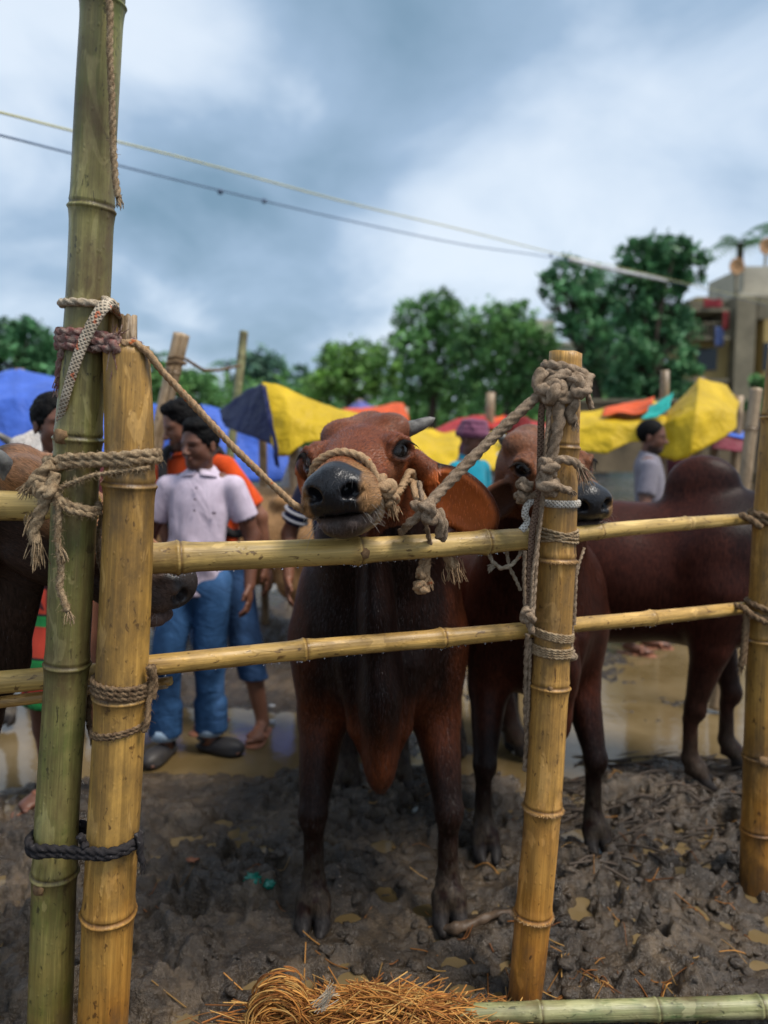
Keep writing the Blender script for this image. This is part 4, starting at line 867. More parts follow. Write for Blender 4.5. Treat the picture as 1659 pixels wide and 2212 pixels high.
def tassel(mb, a, d, n, ln, r, rng, spread=0.25):
    a = np.array(a, dtype=float); d = np.array(d, dtype=float); d /= np.linalg.norm(d)
    for k in range(n):
        e = d + rng.normal(size=3) * spread; e /= np.linalg.norm(e); l_ = ln * rng.uniform(0.5, 1.1); s0 = a + rng.normal(size=3) * r
        mb.tube(catmull([s0, s0 + e * l_ * 0.5 + rng.normal(size=3) * l_ * 0.06, s0 + e * l_ + np.array((0, 0, -0.25 * l_))], 4), [0.0011] * 8 + [0.0004], 4, False)
def rope(name, label, paths, mat, group=None, fuzz=0, fuzz_len=0.012, tassels=(), knots=(), cat='rope'):
    """paths: list of (points, radius[, strands]) that make up one rope"""
    rng = np.random.default_rng(len(label) * 7 + len(name)); mb = MB(); fz = MB(); first = None
    for pa in paths:
        pts, r = pa[0], pa[1]; st = pa[2] if len(pa) > 2 else 3
        (v, f, c), pp = rope_geo(pts, r, st); mb.add(v, f, c)
        if first is None: first = pp[0]
        if fuzz: frays(fz, pp, r, fuzz, fuzz_len, rng)
    root = empty(name, tuple(first), label, cat, group); mb.build('cord', mat, root)
    if fz.n: tag(fz.build('loose_fibres', mat, root), kind='stuff')
    for (c, r) in knots:
        kb = MB(); knot_geo(kb, c, r, rng); kb.build('knot', mat, root)
    for (a, d, n, ln, rr) in tassels:
        tb = MB(); tassel(tb, a, d, n, ln, rr, rng); tag(tb.build('frayed_end', mat, root), kind='stuff')
    return root
def knot_geo(mb, c, r, rng):
    """an overhand lump: a trefoil of rope"""
    c = np.array(c, dtype=float); t = np.linspace(0, 2 * math.pi, 60); R = np.linalg.qr(rng.normal(size=(3, 3)))[0]
    q = np.stack([np.sin(t) + 2 * np.sin(2 * t), np.cos(t) - 2 * np.cos(2 * t), -1.4 * np.sin(3 * t)], 1) * (r * 0.52) @ R.T + c
    (v, f, cp), _ = rope_geo(q, r * 0.72); mb.add(v, f, cp)
def around(obj_pts, turns, y_px0, y_px1, w, depth, extra=1.06, tilt=0.0, n=26, start=0.0):
    """a helix round a post seen at centre (x(y)), width w"""
    out = []
    for k in range(int(n * turns) + 1):
        t = k / (n * turns); a = start + 2 * math.pi * turns * t; y = y_px0 + (y_px1 - y_px0) * t; x, dpt = obj_pts(y)
        c = P(x, y + tilt * math.cos(a) * w * 0.5, dpt); r = 0.5 * w * extra * dpt / FPX
        out.append((c.x + r * math.cos(a), c.y + r * math.sin(a), c.z))
    return out
yl = lambda y: (float(np.interp(y, [745, 1040, 1480, 1965, 2212], [273, 280, 262, 235, 222])), float(np.interp(y, [745, 1040, 1480, 1965, 2212], [1.735, 1.74, 1.75, 1.76, 1.77])))
gl = lambda y: (float(np.interp(y, [0, 650, 1000, 1430, 1790, 2212], [222, 190, 166, 145, 122, 108])), float(np.interp(y, [0, 650, 1000, 1430, 1790, 2212], [1.73, 1.75, 1.76, 1.77, 1.78, 1.79])))
ml = lambda y: (float(np.interp(y, [762, 960, 1200, 1480, 1742, 2160], [1222, 1214, 1203, 1188, 1173, 1133])), 2.13)
rl = lambda y: (float(np.interp(y, [850, 1115, 1380, 1900], [1682, 1661, 1650, 1633])), 2.68)
def pxr(px, Y): return 0.5 * px * Y / FPX
def both(y, dy, w_extra, n=40, front=1.0):
    """an oval loop round both corner posts at picture height y (dy = rise to the right)"""
    c1, c2 = P(gl(y)[0], y, 1.765), P(yl(y)[0], y + dy, 1.745); r = 0.056 + w_extra; out = []
    for k in range(n + 1):
        a = 2 * math.pi * k / n; cc = c2 if math.cos(a) > 0 else c1; t = 0.5 + 0.5 * math.tanh(3 * math.cos(a)); z = c1.z * (1 - t) + c2.z * t
        out.append((cc.x + r * math.cos(a), cc.y + r * math.sin(a), z))
    return out
def build_ropes():
    g = 'ropes tied on the corner posts'
    # pale cord slung round the green post, with a flat strap falling to the left
    rope('rope_loop', 'pale cord looped once round the green post top', [(around(gl, 1.12, 652, 664, 98, 1.75, 1.04, 0.02, start=-0.6), pxr(15, 1.75))], MAT['rope_white'], g, fuzz=300, fuzz_len=0.006)
    strap('webbing_strap', 'flat pale braided strap slanting down the green post', [P(256, 690, 1.79), P(246, 664, 1.725), P(228, 660, 1.692), P(205, 690, 1.682), P(178, 745, 1.683), P(155, 810, 1.688), P(138, 870, 1.70), P(127, 920, 1.73), P(124, 950, 1.76)], 0.0285, MAT['web'], g, taper=0.55)
    rope('rope_wrap', 'maroon and grey twisted cord binding green post to the yellow tongue', [(around(gl, 2.6, 718, 756, 98, 1.76, 1.06, 0.05, start=2.0), pxr(17, 1.76)), ([P(150, 735, 1.70), P(200, 735, 1.695), P(232, 742, 1.70), P(262, 744, 1.705), P(296, 737, 1.72)], pxr(15, 1.72)),
         ([P(200, 752, 1.70), P(240, 748, 1.695), P(285, 742, 1.71), P(302, 745, 1.74)], pxr(14, 1.72)), ([P(146, 720, 1.70), P(136, 750, 1.715), P(130, 785, 1.725), P(126, 815, 1.73)], pxr(15, 1.72))], MAT['rope_maroon'], g, fuzz=700, fuzz_len=0.012, knots=[(P(243, 745, 1.690), 0.011)],
         tassels=[(P(127, 810, 1.73), (-0.1, 0, -1), 30, 0.04, 0.003), (P(250, 735, 1.69), (0.35, -0.1, 0.9), 12, 0.05, 0.003), (P(245, 752, 1.69), (0.15, -0.1, -0.9), 10, 0.05, 0.002)])
    rope('lead_rope', 'tan rope with red flecks running from yellow post to the brown cow', [([P(262, 742, 1.69), P(292, 741, 1.70), P(322, 765, 1.715), P(350, 802, 1.73), P(420, 876, 1.76), P(500, 962, 1.79), P(575, 1035, 1.82), P(634, 1090, 1.85), P(664, 1108, 1.90)], pxr(14, 1.75), 4)], MAT['rope_tan'], None, fuzz=500, fuzz_len=0.006)
    rope('hanging_rope', 'twisted jute cord hanging down the green post top', [([P(232, -60, 1.665), P(238, 30, 1.672), P(237, 110, 1.672), P(242, 220, 1.68), P(244, 310, 1.682), P(249, 385, 1.684), P(256, 428, 1.684)], pxr(12, 1.68))], MAT['jute'], None, fuzz=900, fuzz_len=0.009, tassels=[(P(256, 426, 1.684), (0.25, 0, -1), 24, 0.018, 0.002)])
    # the thick fuzzy band round both posts and its knot
    bands = [([(x, y, z + dz) for (x, y, z) in both(1000, -16, 0.006)], pxr(17, 1.75)) for dz in (0.006, -0.008)]
    kn = P(92, 1048, 1.71)
    rope('rope_band', 'thick fuzzy jute band tied round both corner posts', bands + [([P(116, 1004, 1.70), P(95, 1015, 1.69), P(70, 1040, 1.69), P(82, 1068, 1.69), P(110, 1050, 1.68), P(122, 1022, 1.69)], pxr(22, 1.7)),
         ([P(84, 1040, 1.69), P(100, 1075, 1.68), P(86, 1110, 1.68), P(72, 1150, 1.68), P(78, 1175, 1.68)], pxr(22, 1.7)), ([P(112, 1060, 1.685), P(128, 1100, 1.68), P(124, 1160, 1.68), P(132, 1230, 1.685), P(128, 1270, 1.685), P(146, 1320, 1.685)], pxr(13, 1.7)),
         ([P(108, 1068, 1.685), P(150, 1090, 1.68), P(195, 1102, 1.69), P(216, 1098, 1.72), P(212, 1090, 1.76)], pxr(14, 1.7)), ([P(108, 1072, 1.685), P(150, 1102, 1.675), P(190, 1112, 1.685), P(217, 1108, 1.72)], pxr(12, 1.7)),
         ([P(110, 1066, 1.685), P(150, 1044, 1.68), P(200, 1026, 1.675), P(260, 1018, 1.68), P(325, 1010, 1.70)], pxr(8, 1.7))], MAT['jute'], g, fuzz=1500, fuzz_len=0.016, knots=[(kn, 0.016), (P(108, 1066, 1.68), 0.012)],
         tassels=[(P(78, 1172, 1.68), (-0.05, 0, -1), 50, 0.045, 0.006), (P(66, 1048, 1.69), (-0.6, 0, -0.4), 40, 0.03, 0.005), (P(147, 1318, 1.685), (0.3, 0, -1), 24, 0.028, 0.002), (P(131, 1185, 1.68), (0.5, 0, -0.9), 20, 0.03, 0.002), (P(68, 1110, 1.685), (-0.3, 0, -1), 40, 0.04, 0.006)])
    rope('rope_wrap', 'brown jute turns round the yellow post at the lower rail', [(around(yl, 3.2, 1462, 1494, 112, 1.745, 1.06, 0.10), pxr(11, 1.75)), ([P(322, 1440, 1.72), P(328, 1470, 1.74), P(322, 1500, 1.74), P(318, 1560, 1.72), P(310, 1580, 1.72)], pxr(13, 1.75)), ([P(328, 1438, 1.76), P(334, 1480, 1.77), P(328, 1510, 1.76)], pxr(15, 1.75))], MAT['jute_dark'], g, fuzz=1100, fuzz_len=0.014)
    rope('rope_wrap', 'two slanting jute turns low on the yellow post', [(around(yl, 2.2, 1562, 1576, 108, 1.745, 1.05, -0.16), pxr(9, 1.75))], MAT['jute_dark'], g, fuzz=900, fuzz_len=0.010)
    rope('rope_band', 'black cord tied low round both corner posts', [([(x, y, z) for (x, y, z) in both(1806, 4, 0.004)], pxr(16, 1.75)), ([(x, y, z - 0.017) for (x, y, z) in both(1806, -2, 0.004)], pxr(16, 1.75)), ([P(172, 1806, 1.69), P(180, 1818, 1.70), P(186, 1832, 1.69)], pxr(15, 1.7)),
         ([P(296, 1800, 1.73), P(304, 1822, 1.715), P(302, 1845, 1.715), P(308, 1862, 1.715)], pxr(13, 1.75))], MAT['rope_black'], g, fuzz=500, fuzz_len=0.01, tassels=[(P(307, 1855, 1.715), (0.1, 0, -1), 16, 0.025, 0.003)])
    rope('cord_tail', 'dark cord end dangling between the corner posts', [([P(196, 1500, 1.83), P(190, 1540, 1.82), P(194, 1575, 1.81), P(200, 1590, 1.81)], pxr(11, 1.8))], MAT['jute_dark'], None, tassels=[(P(200, 1588, 1.81), (0, 0, -1), 14, 0.02, 0.003)])
    rope('cord_loop', 'grey braided loop showing between the corner posts below the fuzzy band', [([P(222, 1110, 1.84), P(212, 1160, 1.84), P(214, 1210, 1.84), P(224, 1240, 1.85)], pxr(12, 1.8), 4)], MAT['rope_grey'])
    # ---- middle post
    g = 'ropes tied on the middle post'
    rope('lead_rope', 'thick pale rope from the middle post to the cheek of the brown cow', [([P(1230, 806, 2.06), P(1195, 822, 2.05), P(1168, 850, 2.06), P(1130, 884, 2.05), P(1075, 935, 2.04), P(1010, 1000, 2.02), P(960, 1052, 2.0), P(926, 1090, 1.97), P(905, 1104, 1.96)], pxr(21, 2.05), 4)], MAT['rope_grey'], None, fuzz=1200, fuzz_len=0.010)
    w = []
    w.append((around(ml, 1.15, 792, 806, 74, 2.13, 1.12, 0.26, start=0.4), pxr(19, 2.1))); w.append((around(ml, 1.1, 826, 838, 76, 2.13, 1.16, -0.12, start=2.2), pxr(26, 2.1))); w.append((around(ml, 1.1, 812, 820, 76, 2.13, 1.22, 0.15, start=0.9), pxr(22, 2.1)))
    w.append(([P(1172, 800, 2.07), P(1160, 830, 2.06), P(1176, 858, 2.05), P(1210, 866, 2.04), P(1240, 852, 2.04), P(1262, 838, 2.07), P(1272, 812, 2.10)], pxr(24, 2.1)))
    w.append(([P(1254, 822, 2.06), P(1266, 846, 2.06), P(1274, 870, 2.07), P(1279, 884, 2.07)], pxr(11, 2.1))); w.append(([P(1236, 846, 2.05), P(1240, 872, 2.04), P(1228, 896, 2.05), P(1240, 912, 2.05)], pxr(20, 2.1)))
    rope('rope_wrap', 'bundle of muddy rope knotted round the middle post top', w, MAT['rope_grey'], g, fuzz=1000, fuzz_len=0.010, knots=[(P(1192, 846, 2.04), 0.019), (P(1250, 838, 2.045), 0.017)], tassels=[(P(1240, 908, 2.05), (0.1, 0, -1), 26, 0.02, 0.006)])
    strap('webbing_strap', 'dark brown strap hanging on the left of the middle post', [P(1178, 852, 2.06), P(1170, 890, 2.06), P(1168, 960, 2.065), P(1166, 1030, 2.07), P(1160, 1090, 2.08), P(1150, 1150, 2.07), P(1146, 1240, 2.07), P(1143, 1330, 2.07)], 0.019, MAT['web_brown'], g)
    rope('cord_strands', 'thin pale cords hanging straight down beside the middle post', [([P(1182, 862, 2.05), P(1186, 930, 2.05), P(1180, 1010, 2.05), P(1172, 1080, 2.06), P(1162, 1160, 2.06), P(1156, 1250, 2.06), P(1150, 1335, 2.06)], pxr(9, 2.06), 2), ([P(1192, 866, 2.05), P(1178, 960, 2.04), P(1176, 1060, 2.05), P(1166, 1140, 2.05), P(1150, 1240, 2.05), P(1146, 1330, 2.06)], pxr(7, 2.06), 2),
         ([P(1134, 1190, 2.1), P(1132, 1250, 2.1), P(1135, 1330, 2.08)], pxr(8, 2.06), 2)], MAT['rope_grey'], g, fuzz=600, fuzz_len=0.006)
    rope('rope_tail', 'pale frayed rope dropping to a knot on the middle post', [([P(1206, 862, 2.045), P(1208, 910, 2.04), P(1200, 950, 2.04), P(1192, 985, 2.045), P(1184, 1012, 2.05), P(1190, 1045, 2.05)], pxr(22, 2.05)), ([P(1186, 1000, 2.05), P(1205, 992, 2.04), P(1228, 994, 2.045), P(1246, 1002, 2.06), P(1256, 1012, 2.06)], pxr(17, 2.05)),
         ([P(1180, 1048, 2.05), P(1200, 1050, 2.04), P(1222, 1058, 2.04), P(1232, 1062, 2.04)], pxr(15, 2.05))], MAT['rope_grey'], g, fuzz=1300, fuzz_len=0.012, knots=[(P(1186, 1010, 2.04), 0.015), (P(1184, 1046, 2.04), 0.018)],
         tassels=[(P(1250, 1006, 2.06), (0.5, -0.1, -0.7), 40, 0.05, 0.004), (P(1230, 1060, 2.04), (0.8, 0, -0.4), 26, 0.02, 0.003)])
    strap('webbing_band', 'white woven band round the middle post above the upper rail', around(ml, 1.0, 1086, 1086, 82, 2.13, 1.03, 0.02), 0.021, MAT['web_white'], g, vertical=True)
    strap('webbing_tail', 'frayed pale strap end lying on the upper rail', [P(1158, 1078, 2.09), P(1140, 1090, 2.08), P(1134, 1112, 2.08), P(1140, 1128, 2.08), P(1126, 1146, 2.075)], 0.020, MAT['web_white'], g)
    rope('rope_knot', 'two small pale knots left of the middle post', [([P(1112, 1070, 2.1), P(1126, 1074, 2.09), P(1146, 1072, 2.09), P(1160, 1068, 2.08)], pxr(15, 2.1)), ([P(1122, 1052, 2.1), P(1136, 1046, 2.09), P(1150, 1050, 2.09)], pxr(17, 2.1))], MAT['rope_grey'], g, fuzz=400, fuzz_len=0.006, knots=[(P(1132, 1052, 2.09), 0.012), (P(1128, 1072, 2.09), 0.011)])
    cr = [(around(ml, 1.1, 1138 + 6 * k, 1152 + 4 * k, 82, 2.13, 1.04, (-0.22 if k % 2 else 0.16), start=0.7 * k), pxr(5.5, 2.1), 2) for k in range(5)]
    rope('twine_wrap', 'thin jute twine crossed over the upper rail at the middle post', cr + [([P(1164, 1146, 2.10), P(1156, 1170, 2.12), P(1158, 1190, 2.12)], pxr(6, 2.1), 2)], MAT['jute'], g, fuzz=500, fuzz_len=0.006)
    for lab, y0, y1, tl in (('upper set of jute twine turns at the lower rail on the middle post', 1358, 1376, 0.16), ('lower set of jute twine turns under the lower rail on the middle post', 1390, 1412, 0.06)):
        rope('twine_wrap', lab, [(around(ml, 4.2, y0, y1, 84, 2.13, 1.04, tl), pxr(6, 2.1), 2)], MAT['jute'], g, fuzz=600, fuzz_len=0.007)
    rope('rope_tail', 'grey strap end and cord hanging below the lower rail', [([P(1140, 1310, 2.07), P(1130, 1330, 2.06), P(1142, 1345, 2.06), P(1150, 1368, 2.06)], pxr(13, 2.1)), ([P(1140, 1370, 2.12), P(1136, 1450, 2.13), P(1136, 1540, 2.14), P(1138, 1610, 2.15), P(1134, 1665, 2.15)], pxr(11, 2.1), 2), ([P(1146, 1380, 2.12), P(1144, 1460, 2.12), P(1140, 1560, 2.13)], pxr(6, 2.1), 2)], MAT['rope_grey'], g, fuzz=700, fuzz_len=0.008, knots=[(P(1140, 1330, 2.06), 0.012)])
    rope('cord_loop', 'white cord drooping in a loop under the upper rail', [([P(1056, 1196, 2.17), P(1064, 1214, 2.16), P(1082, 1228, 2.16), P(1104, 1222, 2.16), P(1122, 1202, 2.16), P(1128, 1180, 2.18)], pxr(8, 2.15), 2), ([P(1094, 1188, 2.2), P(1100, 1225, 2.19), P(1116, 1256, 2.19), P(1124, 1275, 2.2)], pxr(7, 2.15), 2)], MAT['rope_white'], g, tassels=[(P(1066, 1222, 2.16), (-0.5, 0, -0.4), 40, 0.018, 0.004)])
    rope('cord_strands', 'thin cords hanging on the right side of the middle post', [([P(1262, 1184, 2.16), P(1250, 1220, 2.13), P(1240, 1270, 2.12), P(1238, 1330, 2.12), P(1234, 1400, 2.12)], pxr(6, 2.1), 2), ([P(1244, 1210, 2.12), P(1242, 1290, 2.12), P(1240, 1350, 2.12)], pxr(8, 2.1), 2)], MAT['rope_grey'], g, knots=[(P(1236, 1416, 2.11), 0.008)])
    # ---- right post
    g = 'ropes tied on the right post'
    rope('rope_wrap', 'dark cord binding the upper rail to the right edge post', [(around(rl, 2.3, 1108, 1136, 64, 2.68, 1.12, 0.2), pxr(14, 2.6)), ([P(1600, 1112, 2.66), P(1622, 1122, 2.62), P(1645, 1140, 2.61)], pxr(13, 2.6))], MAT['jute_dark'], g, fuzz=300)
    rope('rope_wrap', 'dark cord binding the lower rail to the right edge post', [(around(rl, 2.3, 1300, 1345, 66, 2.68, 1.1, 0.3), pxr(12, 2.6)), ([P(1585, 1308, 2.67), P(1606, 1312, 2.62), P(1625, 1330, 2.6), P(1655, 1345, 2.61)], pxr(12, 2.6)), ([P(1612, 1316, 2.62), P(1608, 1370, 2.62), P(1603, 1420, 2.62), P(1600, 1440, 2.62)], pxr(11, 2.6)), ([P(1616, 1316, 2.62), P(1612, 1380, 2.62), P(1607, 1435, 2.62)], pxr(9, 2.6))], MAT['jute_dark'], g, fuzz=300, tassels=[(P(1603, 1430, 2.62), (0, 0, -1), 20, 0.04, 0.006)])
    # ---- halter of the brown cow: rides on its head
    h = lambda a, b, c: tuple(HM(a, b, c))
    nb = [h(0.345, 0.084, -0.120), h(0.345, 0.078, -0.075), h(0.345, 0.055, -0.036), h(0.345, 0.0, -0.018), h(0.345, -0.055, -0.036), h(0.345, -0.078, -0.075), h(0.345, -0.084, -0.120), h(0.335, -0.072, -0.19), h(0.33, 0.0, -0.226), h(0.335, 0.072, -0.19), h(0.345, 0.086, -0.12)]
    kn = h(0.34, 0.098, -0.115)
    rope('halter', 'orange-flecked rope halter tied round the muzzle of the brown cow', [(catmull(nb, 8), 0.0098, 4),
        ([kn, h(0.29, 0.104, -0.150), h(0.22, 0.108, -0.165), h(0.15, 0.118, -0.150), h(0.10, 0.125, -0.165), P(908, 1098, 1.97)], 0.009, 4), ([h(0.20, 0.112, -0.158), h(0.14, 0.128, -0.130), h(0.10, 0.132, -0.140), h(0.08, 0.130, -0.17), P(925, 1096, 1.965)], 0.0085, 4)],
        MAT['rope_tan'], None, fuzz=900, fuzz_len=0.008, knots=[(kn, 0.015), (h(0.33, 0.105, -0.15), 0.012)], tassels=[(h(0.33, 0.108, -0.16), (0.25, -0.2, -0.9), 40, 0.035, 0.006)])
    rope('rope_knot', 'muddy slip knot hanging at the neck of the brown cow', [([P(892, 1088, 1.98), P(912, 1102, 1.955), P(938, 1110, 1.955), P(952, 1128, 1.96), P(948, 1160, 1.98)], pxr(19, 1.96)), ([P(930, 1096, 1.97), P(908, 1112, 1.95), P(884, 1130, 1.96), P(866, 1150, 2.0)], pxr(17, 1.96)),
        ([P(946, 1100, 1.97), P(958, 1130, 1.97), P(956, 1165, 2.0)], pxr(18, 1.97)), ([P(905, 1040, 2.02), P(912, 1080, 2.0), P(922, 1140, 2.0), P(930, 1180, 2.05)], pxr(10, 1.97), 2)], MAT['rope_grey'], None, fuzz=900, fuzz_len=0.009, knots=[(P(926, 1104, 1.95), 0.016)])
    rope('rope_tail', 'frayed rope ends hanging under the upper rail below the cow', [([P(918, 1170, 2.1), P(914, 1215, 2.1), P(912, 1250, 2.1)], pxr(16, 2.1)), ([P(926, 1175, 2.1), P(922, 1230, 2.09), P(918, 1270, 2.09)], pxr(14, 2.1)), ([P(960, 1190, 2.12), P(975, 1215, 2.11), P(985, 1225, 2.11)], pxr(20, 2.1))], MAT['rope_tan'], None, fuzz=1500, fuzz_len=0.012, knots=[(P(912, 1236, 2.09), 0.011), (P(909, 1268, 2.09), 0.012)],
        tassels=[(P(926, 1245, 2.09), (0.3, 0, -1), 30, 0.03, 0.003), (P(978, 1220, 2.11), (0.2, 0, -1), 60, 0.04, 0.012)])
def strap(name, label, pts, width, mat, group=None, taper=0.0, vertical=False, cat='strap'):
    p = catmull(pts, 8) if not vertical else np.array(pts, dtype=float); p, t = resample(p, 0.004); n = len(p); T = np.gradient(p, axis=0); T /= np.linalg.norm(T, axis=1)[:, None]
    view = np.array((0, -1.0, 0.0))
    if vertical: W = np.tile(np.array((0, 0, 1.0)), (n, 1))
    else: W = np.cross(T, view)
    W /= np.linalg.norm(W, axis=1)[:, None] + 1e-9; Nn = np.cross(W, T); 
    w = 0.5 * width * (1 - taper * np.linspace(0, 1, n) ** 2); m = 9; vv = []; uv = []
    for k in range(m):
        a = 2 * math.pi * k / m
        vv.append(p + W * (w * np.cos(a))[:, None] + Nn * (0.0045 * np.sin(a))); uv.append(np.stack([w * np.cos(a), t, np.full(n, 0.0)], 1))
    v = np.stack(vv, 1).reshape(-1, 3); u = np.stack(uv, 1).reshape(-1, 3); i = np.arange(n - 1)[:, None]; j = np.arange(m)[None]; j2 = (j + 1) % m
    f = np.stack([i * m + j, i * m + j2, (i + 1) * m + j2, (i + 1) * m + j], -1).reshape(-1, 4).tolist() + [tuple(range(m))[::-1], tuple((n - 1) * m + np.arange(m))]
    o = mesh_obj(name, v, f, mat, None, True, tuple(p[0]), None, {'uvw': u}); tag(o, label, cat, group); return o
MAT['web_white'] = m_weave('webbing_white', (0.66, 0.62, 0.55), (0.45, 0.40, 0.33))
build_ropes()
# ------------------------------------------------------------------ people
MAT['skin'] = m_attr('skin', 0.48, 0.4, 90, 0.12, 0.002, 0.18, 0.06)
MAT['hair'] = m_plain('hair_black', (0.007, 0.006, 0.006), (0.003, 0.003, 0.003), 60, 0.6, 0.8, 160, 0.004, spec=0.08, stretch=(1, 1, 0.4))
MAT['white_eye'] = NT('eye_white').set(Base_Color=(0.36, 0.31, 0.28), Roughness=0.3).m
MAT['iris'] = NT('eye_iris').set(Base_Color=(0.008, 0.005, 0.004), Roughness=0.1).m
def m_denim(name, c1, c2):
    t = NT(name); v = t.coord(); a = t.noise(t.coord((1, 1, 0.5)), 5, 4, 0.6, 0.4)
    c = t.ramp(a, [(0.32, c2), (0.5, c1), (0.68, tuple(min(1, x * 1.7 + 0.02) for x in c1))])
    t.set(Base_Color=c, Roughness=0.9, Specular_IOR_Level=0.15); p = t.bump(t.noise(t.coord((1, 1, 1.4)), 7, 4, 0.55, 0.8), 0.6, 0.03); t.bump(t.noise(v, 600, 2, 0.5), 0.2, 0.001, p); return t.m
MAT['denim'] = m_denim('denim_blue', (0.026, 0.075, 0.175), (0.008, 0.026, 0.068)); MAT['denim_dark'] = m_denim('denim_dark', (0.022, 0.055, 0.13), (0.008, 0.018, 0.045))
MAT['polo'] = m_cloth('polo_lilac', (0.60, 0.51, 0.61), (0.50, 0.42, 0.51), fold=9, bump=0.8)
MAT['polo_dot'] = m_plain('button_dark', (0.10, 0.07, 0.10), rough=0.4, bump=0)
MAT['orange'] = m_cloth('shirt_orange', (0.68, 0.075, 0.008), (0.5, 0.05, 0.005)); MAT['black_strap'] = m_cloth('backpack_black', (0.02, 0.02, 0.022))
MAT['navy'] = m_cloth('shirt_navy', (0.018, 0.022, 0.055)); MAT['stripe'] = m_cloth('stripe_white', (0.42, 0.42, 0.45))
MAT['grey_tee'] = m_cloth('tee_grey', (0.20, 0.185, 0.22), (0.16, 0.15, 0.18)); MAT['turquoise'] = m_cloth('shirt_turquoise', (0.01, 0.26, 0.36), (0.008, 0.2, 0.28))
MAT['turban_purple'] = m_cloth('turban_purple', (0.21, 0.075, 0.13), (0.13, 0.045, 0.085), fold=14, bump=0.9); MAT['turban_red'] = m_cloth('turban_red', (0.22, 0.022, 0.024), (0.12, 0.012, 0.014), fold=14, bump=0.9)
MAT['dark_cloth'] = m_cloth('cloth_dark', (0.03, 0.03, 0.035)); MAT['pale_cloth'] = m_cloth('cloth_pale', (0.45, 0.45, 0.47)); MAT['maroon_cloth'] = m_cloth('cloth_maroon', (0.08, 0.015, 0.02))
MAT['croc'] = m_plain('rubber_black', (0.02, 0.02, 0.024), (0.045, 0.04, 0.036), 12, 0.5, 0.2); MAT['sandal'] = m_plain('sandal_tan', (0.30, 0.12, 0.065), (0.18, 0.07, 0.04), 14, 0.6, 0.2); MAT['cuff'] = m_cloth('cuff_pale', (0.28, 0.38, 0.50))
def m_lungi():
    t = NT('lungi_check'); v = t.coord(); s = t.n('ShaderNodeSeparateXYZ'); t.l(v, s.inputs[0])
    bz = t.ramp(t.mth('FRACT', t.mth('MULTIPLY', s.outputs[2], 5.5)), [(0.0, (0.50, 0.045, 0.02)), (0.55, (0.42, 0.03, 0.018)), (0.60, (0.01, 0.22, 0.05)), (0.80, (0.01, 0.30, 0.06)), (0.84, (0.02, 0.02, 0.02)), (0.9, (0.5, 0.05, 0.02))], 'CONSTANT')
    bx = t.ramp(t.mth('FRACT', t.mth('MULTIPLY', s.outputs[0], 9.0)), [(0.0, 0.0), (0.8, 0.0), (0.82, 1.0)], 'CONSTANT')
    t.set(Base_Color=t.mix(bz, (0.02, 0.02, 0.02), t.mth('MULTIPLY', bx, 0.7)), Roughness=0.85); t.bump(t.noise(t.coord((1, 1, 0.3)), 9, 3, 0.5), 0.5, 0.03); return t.m
MAT['lungi'] = m_lungi()
SKIN = (0.21, 0.088, 0.050); SKIN_D = (0.145, 0.060, 0.036)
